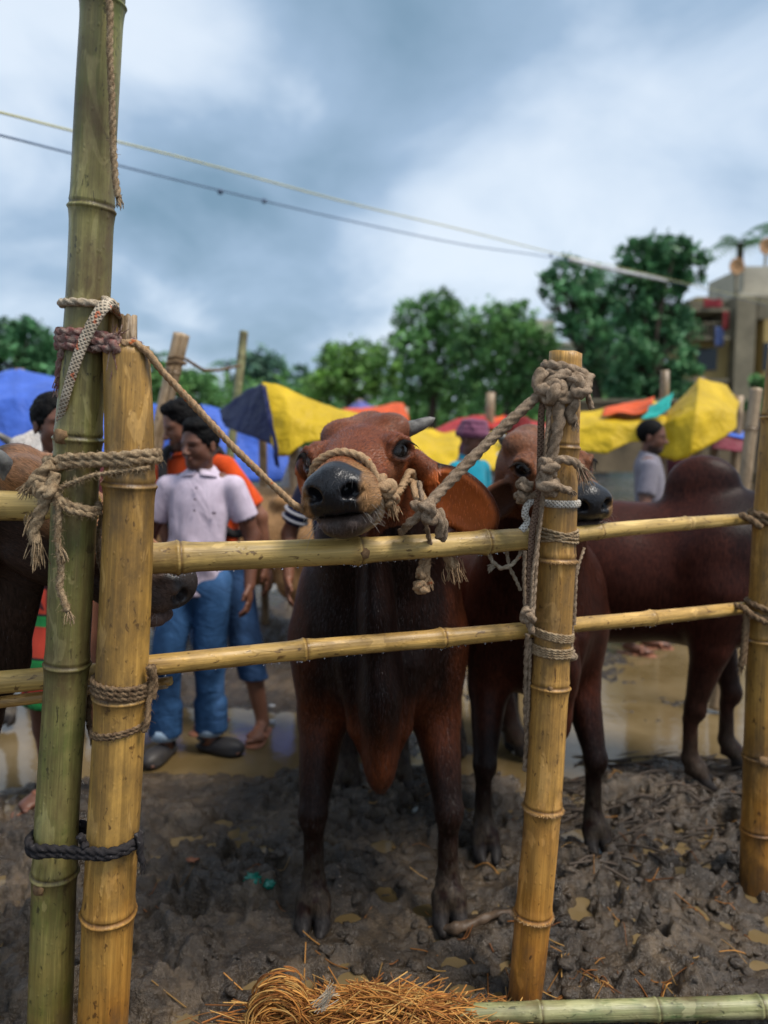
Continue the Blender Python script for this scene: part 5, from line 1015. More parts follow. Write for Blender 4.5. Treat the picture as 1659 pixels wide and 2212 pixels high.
def make_person(name, label, base, face, height=1.68, skin=SKIN, top=None, sleeve=0.55, bottom=None, legs='trousers', hair='short', head=(0, 0), arms=(None, None), stance=((0.03, 0.10), (-0.05, -0.10)), fine=0.011, hfine=0.005,
                shoes=None, extras=(), build=1.0, hem=0.80, cuffs=False, beard=0.0, group='people at the market', lean=0.0, yaw_feet=None, collar=True, lat=0.0):
    S = height / 1.72; fx = np.array([face[0], face[1], 0.0]); fx /= np.linalg.norm(fx); lx = np.array([-fx[1], fx[0], 0.0]); up = np.array([0, 0, 1.0]); base = np.array(base, dtype=float)
    def B(a, b, c): return base + S * (fx * (a + lean * max(0, c - 0.9)) + lx * (b + lat * max(0, c - 0.3)) + up * c)
    RB = np.stack([fx, lx, up], 1)
    yw, pt = math.radians(head[0]), math.radians(head[1]); hf = fx * math.cos(yw) + lx * math.sin(yw); hf = hf * math.cos(pt) + up * math.sin(pt)
    RH = frame(hf, lx * math.cos(yw) - fx * math.sin(yw)); nk = B(0.0, 0, 1.50)
    def Hd(a, b, c): return nk + S * (RH @ np.array((a, b, c)))
    lo = np.minimum(B(-0.4, -0.5, 0), B(0.4, 0.5, 0)); lo = np.minimum(lo, np.minimum(B(-0.4, 0.5, 0), B(0.4, -0.5, 0))); hi = np.maximum(np.maximum(B(-0.4, -0.5, 1.86), B(0.4, 0.5, 1.86)), np.maximum(B(-0.4, 0.5, 1.86), B(0.4, -0.5, 1.86)))
    lo[2] = base[2] - 0.03; sh = dict(l=B(0, 0.172, 1.392), r=B(0, -0.172, 1.392)); A = {}
    for k, sd, ar in (('l', 1, arms[0]), ('r', -1, arms[1])):
        ar = ar or dict(e=(-0.03, 0.25, 1.13), w=(0.05, 0.27, 0.88)); e = B(ar['e'][0], ar['e'][1] * sd, ar['e'][2]); w = B(ar['w'][0], ar['w'][1] * sd, ar['w'][2]); A[k] = (sh[k], e, w)
        lo = np.minimum(lo, w - 0.25); hi = np.maximum(hi, w + 0.25)
    lo[2] = base[2] - 0.03
    hz = Hd(0, 0, 0)[2] - 0.03
    def body(fi, hfi=None):
        c = Hd(0.01, 0, 0.12); 
        xa = axis((lo[0], fi), (c[0] - 0.14, hfi or fi), (c[0] + 0.14, fi), hi[0]); ya = axis((lo[1], fi), (c[1] - 0.15, hfi or fi), (c[1] + 0.15, fi), hi[1]); za = axis((lo[2], fi), (hz, hfi or fi), hi[2] + 0.02)
        return Body(xa, ya, za)
    D = body(fine, hfine)
    # --- body: torso, neck, arms, hands, legs, feet
    D.ell(B(0, 0, 1.26), S * np.array((0.085, 0.14 * build, 0.19)), RB, 0.04); D.ell(B(0, 0, 1.02), S * np.array((0.085, 0.13 * build, 0.19)), RB, 0.05); D.cone(B(-0.01, 0.1, 1.42), B(-0.01, -0.1, 1.42), 0.05 * S, 0.05 * S, 0.04)
    D.cone(B(-0.02, 0, 1.40), Hd(-0.005, 0, 0.05), 0.058 * S, 0.054 * S, 0.03)
    def hc(a, b, ra, rb, k=0.012): D.cone(Hd(*a), Hd(*b), ra * S, rb * S, k * S)
    def he(c, r, k=0.012, op='add'): D.ell(Hd(*c), S * np.array(r), RH, k * S, op)
    he((-0.005, 0, 0.145), (0.098, 0.078, 0.088), 0.02); he((0.030, 0, 0.085), (0.062, 0.060, 0.085), 0.03); he((0.062, 0, 0.018), (0.026, 0.030, 0.022), 0.03)
    hc((0.02, 0.045, 0.05), (0.055, 0.018, 0.016), 0.022, 0.02, 0.025); hc((0.02, -0.045, 0.05), (0.055, -0.018, 0.016), 0.022, 0.02, 0.025)
    he((0.068, 0, 0.128), (0.025, 0.055, 0.014), 0.02)                                         # brow
    hc((0.092, 0, 0.112), (0.112, 0, 0.078), 0.009, 0.013, 0.012); he((0.103, 0.013, 0.073), (0.011, 0.009, 0.008), 0.008); he((0.103, -0.013, 0.073), (0.011, 0.009, 0.008), 0.008)
    he((0.086, 0, 0.050), (0.016, 0.020, 0.008), 0.010); he((0.084, 0, 0.038), (0.014, 0.018, 0.009), 0.010); he((0.102, 0, 0.0445), (0.010, 0.020, 0.0015), 0.002, 'sub')
    for sd in (-1, 1):
        he((0.092, 0.031 * sd, 0.108), (0.017, 0.015, 0.0075), 0.008, 'sub'); he((0.050, 0.043 * sd, 0.080), (0.026, 0.018, 0.024), 0.03)
        D.ell(Hd(-0.008, 0.079 * sd, 0.100), S * np.array((0.017, 0.008, 0.030)), RH, 0.006 * S); D.ell(Hd(0.0, 0.088 * sd, 0.102), S * np.array((0.008, 0.006, 0.018)), RH, 0.003, 'sub')
    for k, sd in (('l', 1), ('r', -1)):
        s0, e, w = A[k]; D.cone(s0, e, 0.055 * S, 0.042 * S, 0.03); D.cone(e, w, 0.043 * S, 0.029 * S, 0.02)
        d = w - e; d /= np.linalg.norm(d); hint = fx - d * (fx @ d); hint /= np.linalg.norm(hint) + 1e-9; sidev = np.cross(d, hint); sidev *= np.sign(sidev @ (-lx * sd)) or 1   # palm towards the body
        pc = w + d * 0.055 * S; RP = np.stack([d, hint, sidev], 1); D.ell(pc, S * np.array((0.052, 0.040, 0.019)), RP, 0.012)
        for i, (o, ln) in enumerate(((0.030, 0.070), (0.010, 0.080), (-0.010, 0.074), (-0.028, 0.058))):
            r0 = pc + S * (d * 0.042 + hint * o); m1 = r0 + S * ln * 0.5 * (d * 0.93 + sidev * 0.28 + hint * o * 1.5); m2 = m1 + S * ln * 0.5 * (d * 0.65 + sidev * 0.70); D.chain([r0, m1, m2], [0.0098 * S, 0.009 * S, 0.0075 * S], 0.005)
        tb = w + S * (d * 0.02 + hint * 0.028); D.chain([tb, tb + S * (d * 0.035 + hint * 0.022 + sidev * 0.008), tb + S * (d * 0.065 + hint * 0.024 + sidev * 0.018)], [0.014 * S, 0.011 * S, 0.009 * S], 0.010)
    LG = {}
    for k, sd, (a, b) in (('l', 1, stance[0]), ('r', -1, stance[1])):
        hip = B(0, 0.09 * sd, 0.90); knee = B(a * 0.6 + 0.03, (0.09 * sd + b) / 2 + 0.005 * sd, 0.49); ank = B(a - 0.02, b, 0.085); LG[k] = (hip, knee, ank)
        D.cone(hip, knee, 0.078 * S, 0.052 * S, 0.03); D.cone(knee, (knee * 0.6 + ank * 0.4) - fx * 0.012, 0.052 * S, 0.054 * S, 0.02); D.cone((knee * 0.6 + ank * 0.4) - fx * 0.012, ank, 0.052 * S, 0.034 * S, 0.02)
        yf = math.radians((yaw_feet or {}).get(k, 10 * sd)); ff = fx * math.cos(yf) + lx * math.sin(yf); fl = np.cross(up, ff); RF = np.stack([ff, fl, up], 1)
        D.cone(ank - ff * 0.02 * S - up * 0.03 * S, ank + ff * 0.10 * S - up * 0.048 * S, 0.034 * S, 0.030 * S, 0.02); D.ell(ank + ff * 0.115 * S - up * 0.052 * S, S * np.array((0.05, 0.042, 0.022)), RF, 0.012)
        for i in range(5): D.ell(ank + S * (ff * (0.165 - 0.008 * i) + fl * sd * (-0.030 + 0.016 * i) - up * 0.060), S * np.array((0.020, 0.0095 if i else 0.013, 0.011)), RF, 0.006)
        LG[k] += (ff, fl, RF)
    D.cut((0, 0, base[2]), (0, 0, -1))
    v, fc = D.mesh(); q = (v - nk) @ RH / S; nz = fbm(v[:, 0] * 20, v[:, 1] * 20, v[:, 2] * 20, 3, 4); col = np.tile(np.array(skin), (len(v), 1)) * (0.8 + 0.4 * nz)[:, None]
    isf = (q[:, 2] > -0.02) & (q[:, 0] > 0.03) & (np.abs(q[:, 1]) < 0.09)
    lips = np.exp(-((q[:, 2] - 0.0445) / 0.009) ** 2 - (q[:, 1] / 0.022) ** 2) * isf; col = mixc(col, np.array(skin) * np.array((0.75, 0.55, 0.6)), lips * 0.8)
    for sd in (-1, 1):
        br = np.exp(-((q[:, 2] - 0.129 + 0.1 * np.abs(np.abs(q[:, 1]) - 0.03)) / 0.005) ** 2 - ((q[:, 1] - 0.034 * sd) / 0.018) ** 4) * isf; col = mixc(col, (0.012, 0.009, 0.008), np.clip(br, 0, 1) * 0.85)
        es = np.exp(-((q[:, 2] - 0.108) / 0.010) ** 2 - ((q[:, 1] - 0.031 * sd) / 0.017) ** 2) * isf; col = mixc(col, np.array(skin) * 0.45, es * 0.25)  # eye sockets: shade under the brow put into the skin colour
    bd = (sstep(0.058, 0.035, q[:, 2]) * sstep(-0.035, -0.01, q[:, 2]) + np.exp(-((q[:, 2] - 0.060) / 0.006) ** 2 - (q[:, 1] / 0.028) ** 4)) * (q[:, 0] > -0.01) * (q[:, 2] > -0.05) * (1 - np.clip(lips * 1.3, 0, 1)); col = mixc(col, (0.018, 0.012, 0.010), np.clip(bd * beard * (0.6 + 0.8 * nz), 0, 0.95))
    root = empty(name, tuple(base), label, 'person', group); mesh_obj('body', v, fc, MAT['skin'], root, True, None, np.clip(col, 0, 1))
    for sd in (-1, 1):
        ev, ef = sphere(Hd(0.0690, 0.031 * sd, 0.108), S * np.array((0.0115, 0.0135, 0.0075)), RH, 8, 12); eo = mesh_obj('eye', ev, ef, MAT['white_eye'], root); iv, if_ = sphere(Hd(0.0755, 0.031 * sd, 0.108), S * np.array((0.0062, 0.0064, 0.0064)), RH, 6, 10); mesh_obj('iris', iv, if_, MAT['iris'], eo)
    # --- hair or headwear
    if hair:
        E = body(fine, hfine); h_ = lambda c, r, k=0.012, op='add': E.ell(Hd(*c), S * np.array(r), RH, k * S, op)
        if hair in ('short', 'full', 'buzz'):
            g = {'short': 0.008, 'full': 0.007, 'buzz': 0.004}[hair]; h_((-0.012, 0, 0.148), (0.097 + g, 0.078 + g, 0.090 + g)); 
            if hair == 'full': h_((0.045, 0.012, 0.208), (0.048, 0.055, 0.024), 0.03); h_((0.0, 0, 0.220), (0.075, 0.06, 0.022), 0.03)
            h_((0.112, 0, 0.100), (0.080, 0.075, 0.088), 0.012, 'sub'); h_((0.085, 0, 0.05), (0.085, 0.11, 0.085), 0.012, 'sub'); h_((-0.008, 0.10, 0.085), (0.030, 0.04, 0.035), 0.008, 'sub'); h_((-0.008, -0.10, 0.085), (0.030, 0.04, 0.035), 0.008, 'sub'); E.cut(Hd(0, 0, 0.055), -RH[:, 2])
            hv, hf2 = E.mesh(); n_ = fbm(hv[:, 0] * 55, hv[:, 1] * 55, hv[:, 2] * 55, 3, 8); cc = Hd(-0.01, 0, 0.14); dr = hv - cc; dr /= np.linalg.norm(dr, axis=1)[:, None]; hv = hv + dr * ((n_ - 0.5) * (0.016 if hair != 'buzz' else 0.003))[:, None]; mesh_obj('hair', hv, hf2, MAT['hair'], root)
        else:
            for i in range(6):
                a = -0.5 + 0.2 * i; mb = MB(); th = np.linspace(0, 2 * math.pi, 40); tl = 0.25 * math.sin(i * 2.1)
                p = np.array([Hd((0.100 - 0.012 * (i // 2)) * math.cos(t) - 0.005, (0.088 - 0.010 * (i // 2)) * math.sin(t), 0.150 + 0.016 * i + 0.02 * tl * math.sin(t) + 0.012 * math.cos(t)) for t in th]); E.chain(p[::2], [0.024 * S] * len(p[::2]), 0.010)
            h_((-0.01, 0, 0.205), (0.085, 0.075, 0.060), 0.02)
            if hair.startswith('scarf'): E.chain([Hd(-0.07, 0.06, 0.12), Hd(-0.09, 0.07, 0.03), Hd(-0.09, 0.06, -0.06)], [0.035 * S, 0.03 * S, 0.02 * S], 0.02)
            hv, hf2 = E.mesh(); mesh_obj('turban', hv, hf2, MAT['turban_red' if 'red' in hair else 'turban_purple'], root)
    # --- shirt
    if top:
        T = body(fine); b_ = build
        T.ell(B(0.005, 0, 1.28), S * np.array((0.108, 0.152 * b_, 0.19)), RB, 0.05); T.ell(B(0.02, 0, 1.07), S * np.array((0.112 * b_, 0.145 * b_, 0.22)), RB, 0.06); T.ell(B(0.0, 0, 0.86), S * np.array((0.118, 0.158 * b_, 0.18)), RB, 0.05)
        T.cone(B(-0.01, 0.13, 1.400), B(-0.01, -0.13, 1.400), 0.056 * S, 0.056 * S, 0.06); T.cone(B(-0.02, 0, 1.40), B(-0.01, 0, 1.475), 0.080 * S, 0.066 * S, 0.06)
        for k, sd in (('l', 1), ('r', -1)):
            s0, e, w = A[k]; en = s0 + (e - s0) * sleeve * (1 if sleeve <= 1 else 1); dd = (e - s0) / np.linalg.norm(e - s0); T.cone(s0 - dd * 0.005, en + dd * 0.04, 0.060 * S, 0.070 * S, 0.018)
            pp = en; hollow = (pp, dd)
            X, Y_, Z = T.ax[0][:, None, None], T.ax[1][None, :, None], T.ax[2][None, None, :]
            pl = (X - pp[0]) * dd[0] + (Y_ - pp[1]) * dd[1] + (Z - pp[2]) * dd[2]; rad = np.sqrt((X - pp[0]) ** 2 + (Y_ - pp[1]) ** 2 + (Z - pp[2]) ** 2); m = (rad < 0.11 * S) & (pl > 0); T.d[m] = np.maximum(T.d[m], np.broadcast_to(pl, T.d.shape)[m])
        # folds: soft creases hanging from the shoulders and gathered at the waist
        X, Y_, Z = T.ax[0][:, None, None], T.ax[1][None, :, None], T.ax[2][None, None, :]; T.d = T.d + (0.007 * S * np.sin((X * 31 + Y_ * 23) + Z * 9 + 2 * np.sin(Z * 14 + X * 9)) * sstep(1.30 * S, 0.95 * S, Z - base[2])).astype(np.float32) * (T.d < 0.05)
        T.cut(B(0, 0, hem), (0, 0, -1)); T.cut(B(0.02, 0, 1.487) , (0.35 * fx + up * 0.94))
        sv, sf = T.mesh(); so = mesh_obj('shirt', sv, sf, top, root)
        if collar:
            C_ = MB(); 
            for sd in (-1, 1):
                t = np.linspace(0, 1, 12); a = math.pi * (1 - t) ; pin = np.array([B(-0.015 + 0.075 * -math.cos(x), sd * 0.072 * math.sin(x), 1.492 - 0.045 * (1 - math.cos(math.pi - x)) / 2) for x in a]); pout = np.array([B(-0.015 + 0.094 * -math.cos(x), sd * 0.097 * math.sin(x) + sd * 0.02 * (math.cos(x) < -0.6), 1.462 - 0.055 * (1 - math.cos(math.pi - x)) / 2) for x in a])
                n = len(t); vv = np.concatenate([pin, pout, pin - up * 0.004 - fx * 0.0, pout - up * 0.006]); f = []
                for i in range(n - 1): f += [(i, i + 1, n + i + 1, n + i), (2 * n + i, 3 * n + i, 3 * n + i + 1, 2 * n + i + 1), (n + i, n + i + 1, 3 * n + i + 1, 3 * n + i), (i, 2 * n + i, 2 * n + i + 1, i + 1)]
                f += [(0, n, 3 * n, 2 * n), (n - 1, 3 * n - 1, 4 * n - 1, 2 * n - 1)]; C_ = MB(); C_.add(vv, f); C_.build('collar', top, so)
    # --- trousers or wrap
    if bottom:
        W = body(fine); W.ell(B(0, 0, 0.90), S * np.array((0.112, 0.160 * build, 0.12)), RB, 0.05)
        if legs == 'lungi': W.chain([B(0, 0, 0.9), B(0.03, 0, 0.62), B(0.04, 0, 0.42)], [0.15 * S, 0.165 * S, 0.17 * S], 0.05, flat=fx, f=0.75); W.cut(B(0, 0, 0.46 if legs == 'lungi' else 0.1), (0, 0, -1))
        else:
            end = {'trousers': 0.115, 'shorts': 0.52, 'rolled': 0.30}[legs]
            for k in 'lr':
                hip, knee, ank = LG[k][:3]; W.cone(hip, knee, 0.098 * S, 0.080 * S, 0.04); W.cone(knee, ank, 0.078 * S, 0.066 * S, 0.03)
                for t in np.linspace(0.55, 0.95, 5): c = knee + (ank - knee) * t; W.cone(c - lx * 0.02, c + lx * 0.02, (0.071 - 0.006 * t) * S, (0.071 - 0.004 * t) * S, 0.006)
            W.cut(B(0, 0, end), (0, 0, -1))
        W.cut(B(0, 0, 0.97), (0, 0, 1)); wv, wf = W.mesh(); wo = mesh_obj('trousers' if legs != 'lungi' else 'wrap_skirt', wv, wf, bottom, root)
        if cuffs:
            for k in 'lr':
                knee, ank = LG[k][1:3]; c0 = ank + (knee - ank) * 0.03; cb = MB(); v2, f2, _ = tube([c0 + up * 0.005, c0 + up * 0.03, c0 + up * 0.062], [0.069 * S, 0.075 * S, 0.071 * S], 20, True); cb.add(v2, f2, _); cb.build('cuff', MAT['cuff'], wo)
    if shoes:
        for k in 'lr':
            ank, ff, fl, RF = LG[k][2:6]; X_ = Body(*[axis((c - 0.24, 0.007), c + 0.24) for c in ank[:2]], axis((base[2] - 0.02, 0.006), base[2] + 0.16))
            if shoes == 'croc':
                X_.ell(ank + ff * 0.09 * S - up * 0.045 * S, S * np.array((0.105, 0.056, 0.048)), RF, 0.02); X_.cone(ank - ff * 0.05 * S - up * 0.06 * S, ank + ff * 0.13 * S - up * 0.066 * S, 0.040 * S, 0.052 * S, 0.02, 'add', up, 0.5); X_.cone(ank - fl * 0.045 * S - ff * 0.02 - up * 0.02, ank - ff * 0.075 * S - up * 0.02, 0.011, 0.011, 0.01); X_.cone(ank + fl * 0.045 * S - ff * 0.02 - up * 0.02, ank - ff * 0.075 * S - up * 0.02, 0.011, 0.011, 0.01)
                X_.cut((0, 0, base[2] + 0.002), (0, 0, -1)); mv, mf = X_.mesh(); mesh_obj('shoe', mv, mf, MAT['croc'], root)
            else:
                X_.cone(ank - ff * 0.055 * S - up * 0.085 * S, ank + ff * 0.15 * S - up * 0.085 * S, 0.040 * S, 0.052 * S, 0.01, 'add', up, 0.25); X_.cone(ank + ff * 0.10 * S + fl * 0.045 * S - up * 0.06 * S, ank + ff * 0.09 * S - fl * 0.0 - up * 0.022 * S, 0.012 * S, 0.012 * S, 0.01); X_.cone(ank + ff * 0.10 * S - fl * 0.045 * S - up * 0.06 * S, ank + ff * 0.09 * S - up * 0.022 * S, 0.012 * S, 0.012 * S, 0.01)
                X_.cut((0, 0, base[2] - 0.004), (0, 0, -1)); mv, mf = X_.mesh(); mesh_obj('sandal', mv, mf, MAT['sandal'], root)
    return root, B, A, RB, S
def put(x, y, z=0.0): g = G(x, y, z); return (g.x, g.y, z)
# the man in the pale polo shirt
wm, WB, WA, WR, WS = make_person('person', 'person in a pale lilac polo shirt and blue jeans looking aside', put(415, 1622, -0.02), (-0.06, -1), 1.71, SKIN_D, MAT['polo'], 0.62, MAT['denim'], 'trousers', 'full', (-28, -4), (dict(e=(-0.04, 0.27, 1.14), w=(0.05, 0.29, 0.90)), dict(e=(-0.03, 0.275, 1.14), w=(0.03, 0.29, 0.90))),
    ((0.02, 0.105), (0.10, -0.115)), 0.0095, 0.0042, 'croc', build=1.03, hem=0.845, cuffs=True, beard=0.15, yaw_feet=dict(l=75, r=-12), lat=0.075)
def placket():
    for k, z in enumerate((1.40, 1.345, 1.29)):
        c = WB(0.128 - 0.012 * k * 0 + (0.004 if k else -0.012), 0.012, z); v, f = sphere(c, 0.0062, None, 6, 10); mesh_obj('button', v, f, MAT['polo_dot'], wm)
    c = WB(0.112, 0.105, 1.275); v, f = sphere(c, np.array((0.012, 0.006, 0.006)), None, 6, 12); mesh_obj('chest_emblem', v, f, MAT['polo_dot'], wm)
placket()
om, OB, OA, OR, OS = make_person('person', 'bearded person in an orange shirt with backpack straps behind the polo shirt', put(500, 1570, -0.02), (-0.3, -1), 1.82, SKIN, MAT['orange'], 0.8, MAT['denim_dark'], 'rolled', 'full', (-40, -16), (dict(e=(-0.02, 0.29, 1.14), w=(0.03, 0.30, 0.90)), dict(e=(0.02, 0.26, 1.14), w=(0.10, 0.20, 0.95))),
    ((0.06, 0.20), (0.0, -0.10)), 0.011, 0.005, 'sandal', beard=0.75, build=1.2, lean=0.20, lat=-0.11)
for sd in (-1, 1):
    mb = MB(); mb.tube(catmull([OB(-0.10, 0.12 * sd, 1.42), OB(-0.02, 0.125 * sd, 1.49), OB(0.09, 0.125 * sd, 1.42), OB(0.135, 0.13 * sd, 1.25), OB(0.10, 0.15 * sd, 1.08), OB(-0.05, 0.17 * sd, 1.05)], 8), 0.026, 10); mb.build('backpack_strap', MAT['black_strap'], om)
bp = Body(*[axis((c - 0.3, 0.012), c + 0.3) for c in OB(-0.2, 0, 1.25)]); bp.ell(OB(-0.19, 0, 1.25), (0.10, 0.14, 0.20), OR, 0.02); bv, bf_ = bp.mesh(); mesh_obj('backpack', bv, bf_, MAT['black_strap'], om)
nm, NB, NA, NR, NS = make_person('person', 'person in a navy shirt with thin stripes behind the brown cow', put(735, 1590, -0.02), (0.15, -1), 1.68, SKIN, MAT['navy'], 0.75, MAT['dark_cloth'], 'trousers', 'short', (10, -25), (None, dict(e=(-0.05, 0.27, 1.15), w=(0.06, 0.28, 0.92))), ((0.0, 0.1), (0.02, -0.1)), 0.012, 0.006, 'sandal')
for k in range(2):
    s0, e, w = NA['r']; c = s0 + (e - s0) * (0.50 + 0.16 * k); dd = (e - s0) / np.linalg.norm(e - s0); v, f, cp = tube([c - dd * 0.006, c + dd * 0.006], 0.0775 * NS, 20, True); mb = MB(); mb.add(v, f, cp); mb.build('sleeve_stripe', MAT['stripe'], nm)
make_person('person', 'person in a grey tee seen in profile behind the dark humped cow', (1.98, 5.75, -0.02), (0.95, -0.3), 1.74, SKIN_D, MAT['grey_tee'], 0.75, MAT['dark_cloth'], 'trousers', 'buzz', (-8, -4), stance=((0.05, 0.1), (-0.08, -0.1)), fine=0.014, hfine=0.006, shoes='sandal', beard=0.9, collar=False)
make_person('person', 'person in turquoise with a purple head wrap', (0.62, 5.6, 0), (0.8, -0.7), 1.70, SKIN_D, MAT['turquoise'], 0.8, MAT['dark_cloth'], 'trousers', 'scarf', (10, -10), fine=0.015, hfine=0.007, shoes='sandal', collar=False)
make_person('person', 'person with a red head wrap behind the second cow', (1.22, 7.0, 0), (0.3, -1), 1.74, SKIN_D, MAT['pale_cloth'], 0.8, MAT['dark_cloth'], 'trousers', 'turban_red', (0, 0), fine=0.016, hfine=0.008, shoes='sandal', collar=False)
make_person('person', 'bald person whose pink head shows above the brown cow', (-0.42, 5.4, 0), (0.2, 1), 1.81, (0.30, 0.16, 0.12), MAT['pale_cloth'], 0.8, MAT['dark_cloth'], 'trousers', None, (0, 0), fine=0.016, hfine=0.008, shoes='sandal', collar=False)
make_person('person', 'person in a checked red and green wrap behind the left rails', (-1.40, 3.30, -0.01), (-0.2, -1), 1.80, SKIN_D, MAT['maroon_cloth'], 0.8, MAT['lungi'], 'lungi', 'short', (60, 0), (None, None), ((0.02, 0.20), (0.0, -0.11)), 0.012, 0.006, 'sandal', collar=False)
make_person('person', 'person in a dark shirt far back under the yellow tarpaulin', (1.95, 8.4, 0), (-0.4, -1), 1.70, SKIN_D, MAT['navy'], 0.8, MAT['dark_cloth'], 'trousers', 'short', (10, 0), fine=0.02, hfine=0.010, shoes='sandal', collar=False)
make_person('person', 'person in maroon far back near the blue and maroon heap', (3.05, 8.0, 0), (-0.8, -0.6), 1.66, SKIN_D, MAT['maroon_cloth'], 0.8, MAT['dark_cloth'], 'trousers', 'short', (0, -10), fine=0.02, hfine=0.010, shoes='sandal', collar=False)
make_person('person', 'person in pale cloth far back between the horn and the purple head wrap', (0.42, 8.2, 0), (0.5, -1), 1.62, SKIN, MAT['pale_cloth'], 0.8, MAT['dark_cloth'], 'trousers', 'short', (20, 0), fine=0.02, hfine=0.010, shoes='sandal', collar=False)
# ------------------------------------------------------------------ tarpaulin shelters
def m_tarp(name, c1, c2=None, rough=0.55):
    t = NT(name); v = t.coord(); c2 = c2 or tuple(x * 0.72 for x in c1); a = t.noise(v, 2.3, 4, 0.6, 0.4)
    w = t.mth('MAXIMUM', t.wave(v, 120, 0.5, 1, 'X'), t.wave(v, 120, 0.5, 1, 'Z')); c = t.ramp(a, [(0.35, c2), (0.62, c1)])
    c = t.mix(c, tuple(x * 0.55 for x in c1), t.mth('MULTIPLY', t.ramp(t.noise(t.coord((3, 3, 0.8)), 1.5, 4, 0.6, 0.8), [(0.55, 0.0), (0.7, 1.0)]), 0.5))
    t.set(Base_Color=c, Roughness=rough, Specular_IOR_Level=0.25); p = t.bump(a, 0.25, 0.12); p = t.bump(t.noise(v, 7, 4, 0.55, 1.2), 0.55, 0.05, p); t.bump(w, 0.1, 0.002, p)
    return t.m
for nm_, c_ in dict(tarp_blue=(0.06, 0.14, 0.56), tarp_navy=(0.010, 0.014, 0.065), tarp_yellow=(0.60, 0.40, 0.012), tarp_orange=(0.72, 0.10, 0.012), tarp_red=(0.42, 0.018, 0.014), tarp_teal=(0.02, 0.42, 0.36), tarp_violet=(0.12, 0.12, 0.36), tarp_maroon=(0.16, 0.012, 0.03), tarp_amber=(0.78, 0.36, 0.02)).items(): MAT[nm_] = m_tarp(nm_, c_)
def sheet(net, n=9, wrinkle=0.03, seed=1, freq=2.2):
    net = np.array([[tuple(p) for p in r] for r in net], dtype=float); lin = lambda a: np.stack([np.interp(np.linspace(0, len(a) - 1, (len(a) - 1) * n + 1), np.arange(len(a)), a[:, q]) for q in range(3)], 1); rows = np.array([lin(r) for r in net]); cols = np.array([0.85 * lin(rows[:, k]) + 0.15 * catmull(rows[:, k], n) for k in range(rows.shape[1])]); g = cols.transpose(1, 0, 2)
    q_ = fbm(g[..., 0] * freq + seed, g[..., 2] * freq + g[..., 1], octaves=3, seed=seed); d = (0.25 - np.abs(q_ - 0.5) * 4) * 0.7 * wrinkle + (0.2 - np.abs(fbm(g[..., 0] * freq * 2.3, g[..., 2] * freq * 2.3, octaves=2, seed=seed + 7) - 0.5) * 2) * wrinkle * 0.5; fold = np.sin(g[..., 0] * 7 + 3 * fbm(g[..., 0], g[..., 2], octaves=2, seed=seed + 3)) * wrinkle * 0.35
    du = np.gradient(g, axis=0); dv = np.gradient(g, axis=1); nn = np.cross(du, dv); nn /= np.linalg.norm(nn, axis=-1)[..., None] + 1e-9; return g + nn * (d + fold)[..., None]
def tarp(name, label, panels, poles=(), group='tarpaulin shelters', cat='tarpaulin', seed=1, wr=0.03):
    """panels: (part name, net of world points, material)"""
    c = np.mean([np.mean([[tuple(p) for p in r] for r in net], axis=(0, 1)) for _, net, _ in panels], axis=0); root = empty(name, (c[0], c[1], 0), label, cat, group)
    for i, (pn, net, m) in enumerate(panels):
        g = sheet(net, 9, wr, seed + i); a, b = g.shape[:2]; v = g.reshape(-1, 3); ii = np.arange(a - 1)[:, None]; jj = np.arange(b - 1)[None]; f = np.stack([ii * b + jj, ii * b + jj + 1, (ii + 1) * b + jj + 1, (ii + 1) * b + jj], -1).reshape(-1, 4)
        o = mesh_obj(pn, v, f, m, root); md = o.modifiers.new('thick', 'SOLIDIFY'); md.thickness = 0.006
    for (p0, p1, r) in poles:
        v, f, cp = tube(np.linspace(np.array(p0), np.array(p1), 12), r * (1 + 0.06 * np.sin(np.arange(12) * 2.0)), 10); mb = MB(); mb.add(v, f, cp); mb.build('support_pole', MAT['bam_old'], root, color=True)
    return root
def down(x, y, Y): p = P(x, y, Y); return V(p.x, p.y, 0)
tarp('blue_tarpaulin', 'pale blue tarpaulin tent with a peak at the left edge', [('roof', [[P(-160, 850, 7.2), P(-50, 822, 7.0), P(42, 794, 6.8), P(130, 815, 6.9), P(230, 860, 7.1)], [P(-170, 890, 6.2), P(-60, 872, 6.1), P(40, 858, 6.0), P(130, 868, 6.1), P(240, 900, 6.2)], [P(-180, 985, 6.0), P(-60, 990, 5.9), P(40, 996, 5.8), P(140, 985, 5.9), P(260, 980, 6.0)]], MAT['tarp_blue'])],
     [(down(42, 900, 6.8), P(42, 796, 6.82), 0.04), (down(-150, 900, 6.2), P(-150, 880, 6.2), 0.04)], seed=2, wr=0.05)
tarp('blue_tarpaulin', 'long blue tarpaulin wall behind the orange shirt', [('wall', [[P(250, 868, 7.6), P(340, 872, 7.6), P(430, 876, 7.6), P(520, 884, 7.7), P(640, 892, 7.8)], [P(250, 930, 7.4), P(340, 935, 7.4), P(430, 936, 7.4), P(520, 940, 7.5), P(640, 945, 7.6)], [P(250, 1040, 7.2), P(340, 1045, 7.2), P(430, 1040, 7.2), P(520, 1040, 7.3), P(640, 1040, 7.4)]], MAT['tarp_blue'])],
     [(down(640, 900, 7.8), P(640, 880, 7.8), 0.04), (down(250, 900, 7.6), P(250, 860, 7.6), 0.04)], seed=5, wr=0.05)
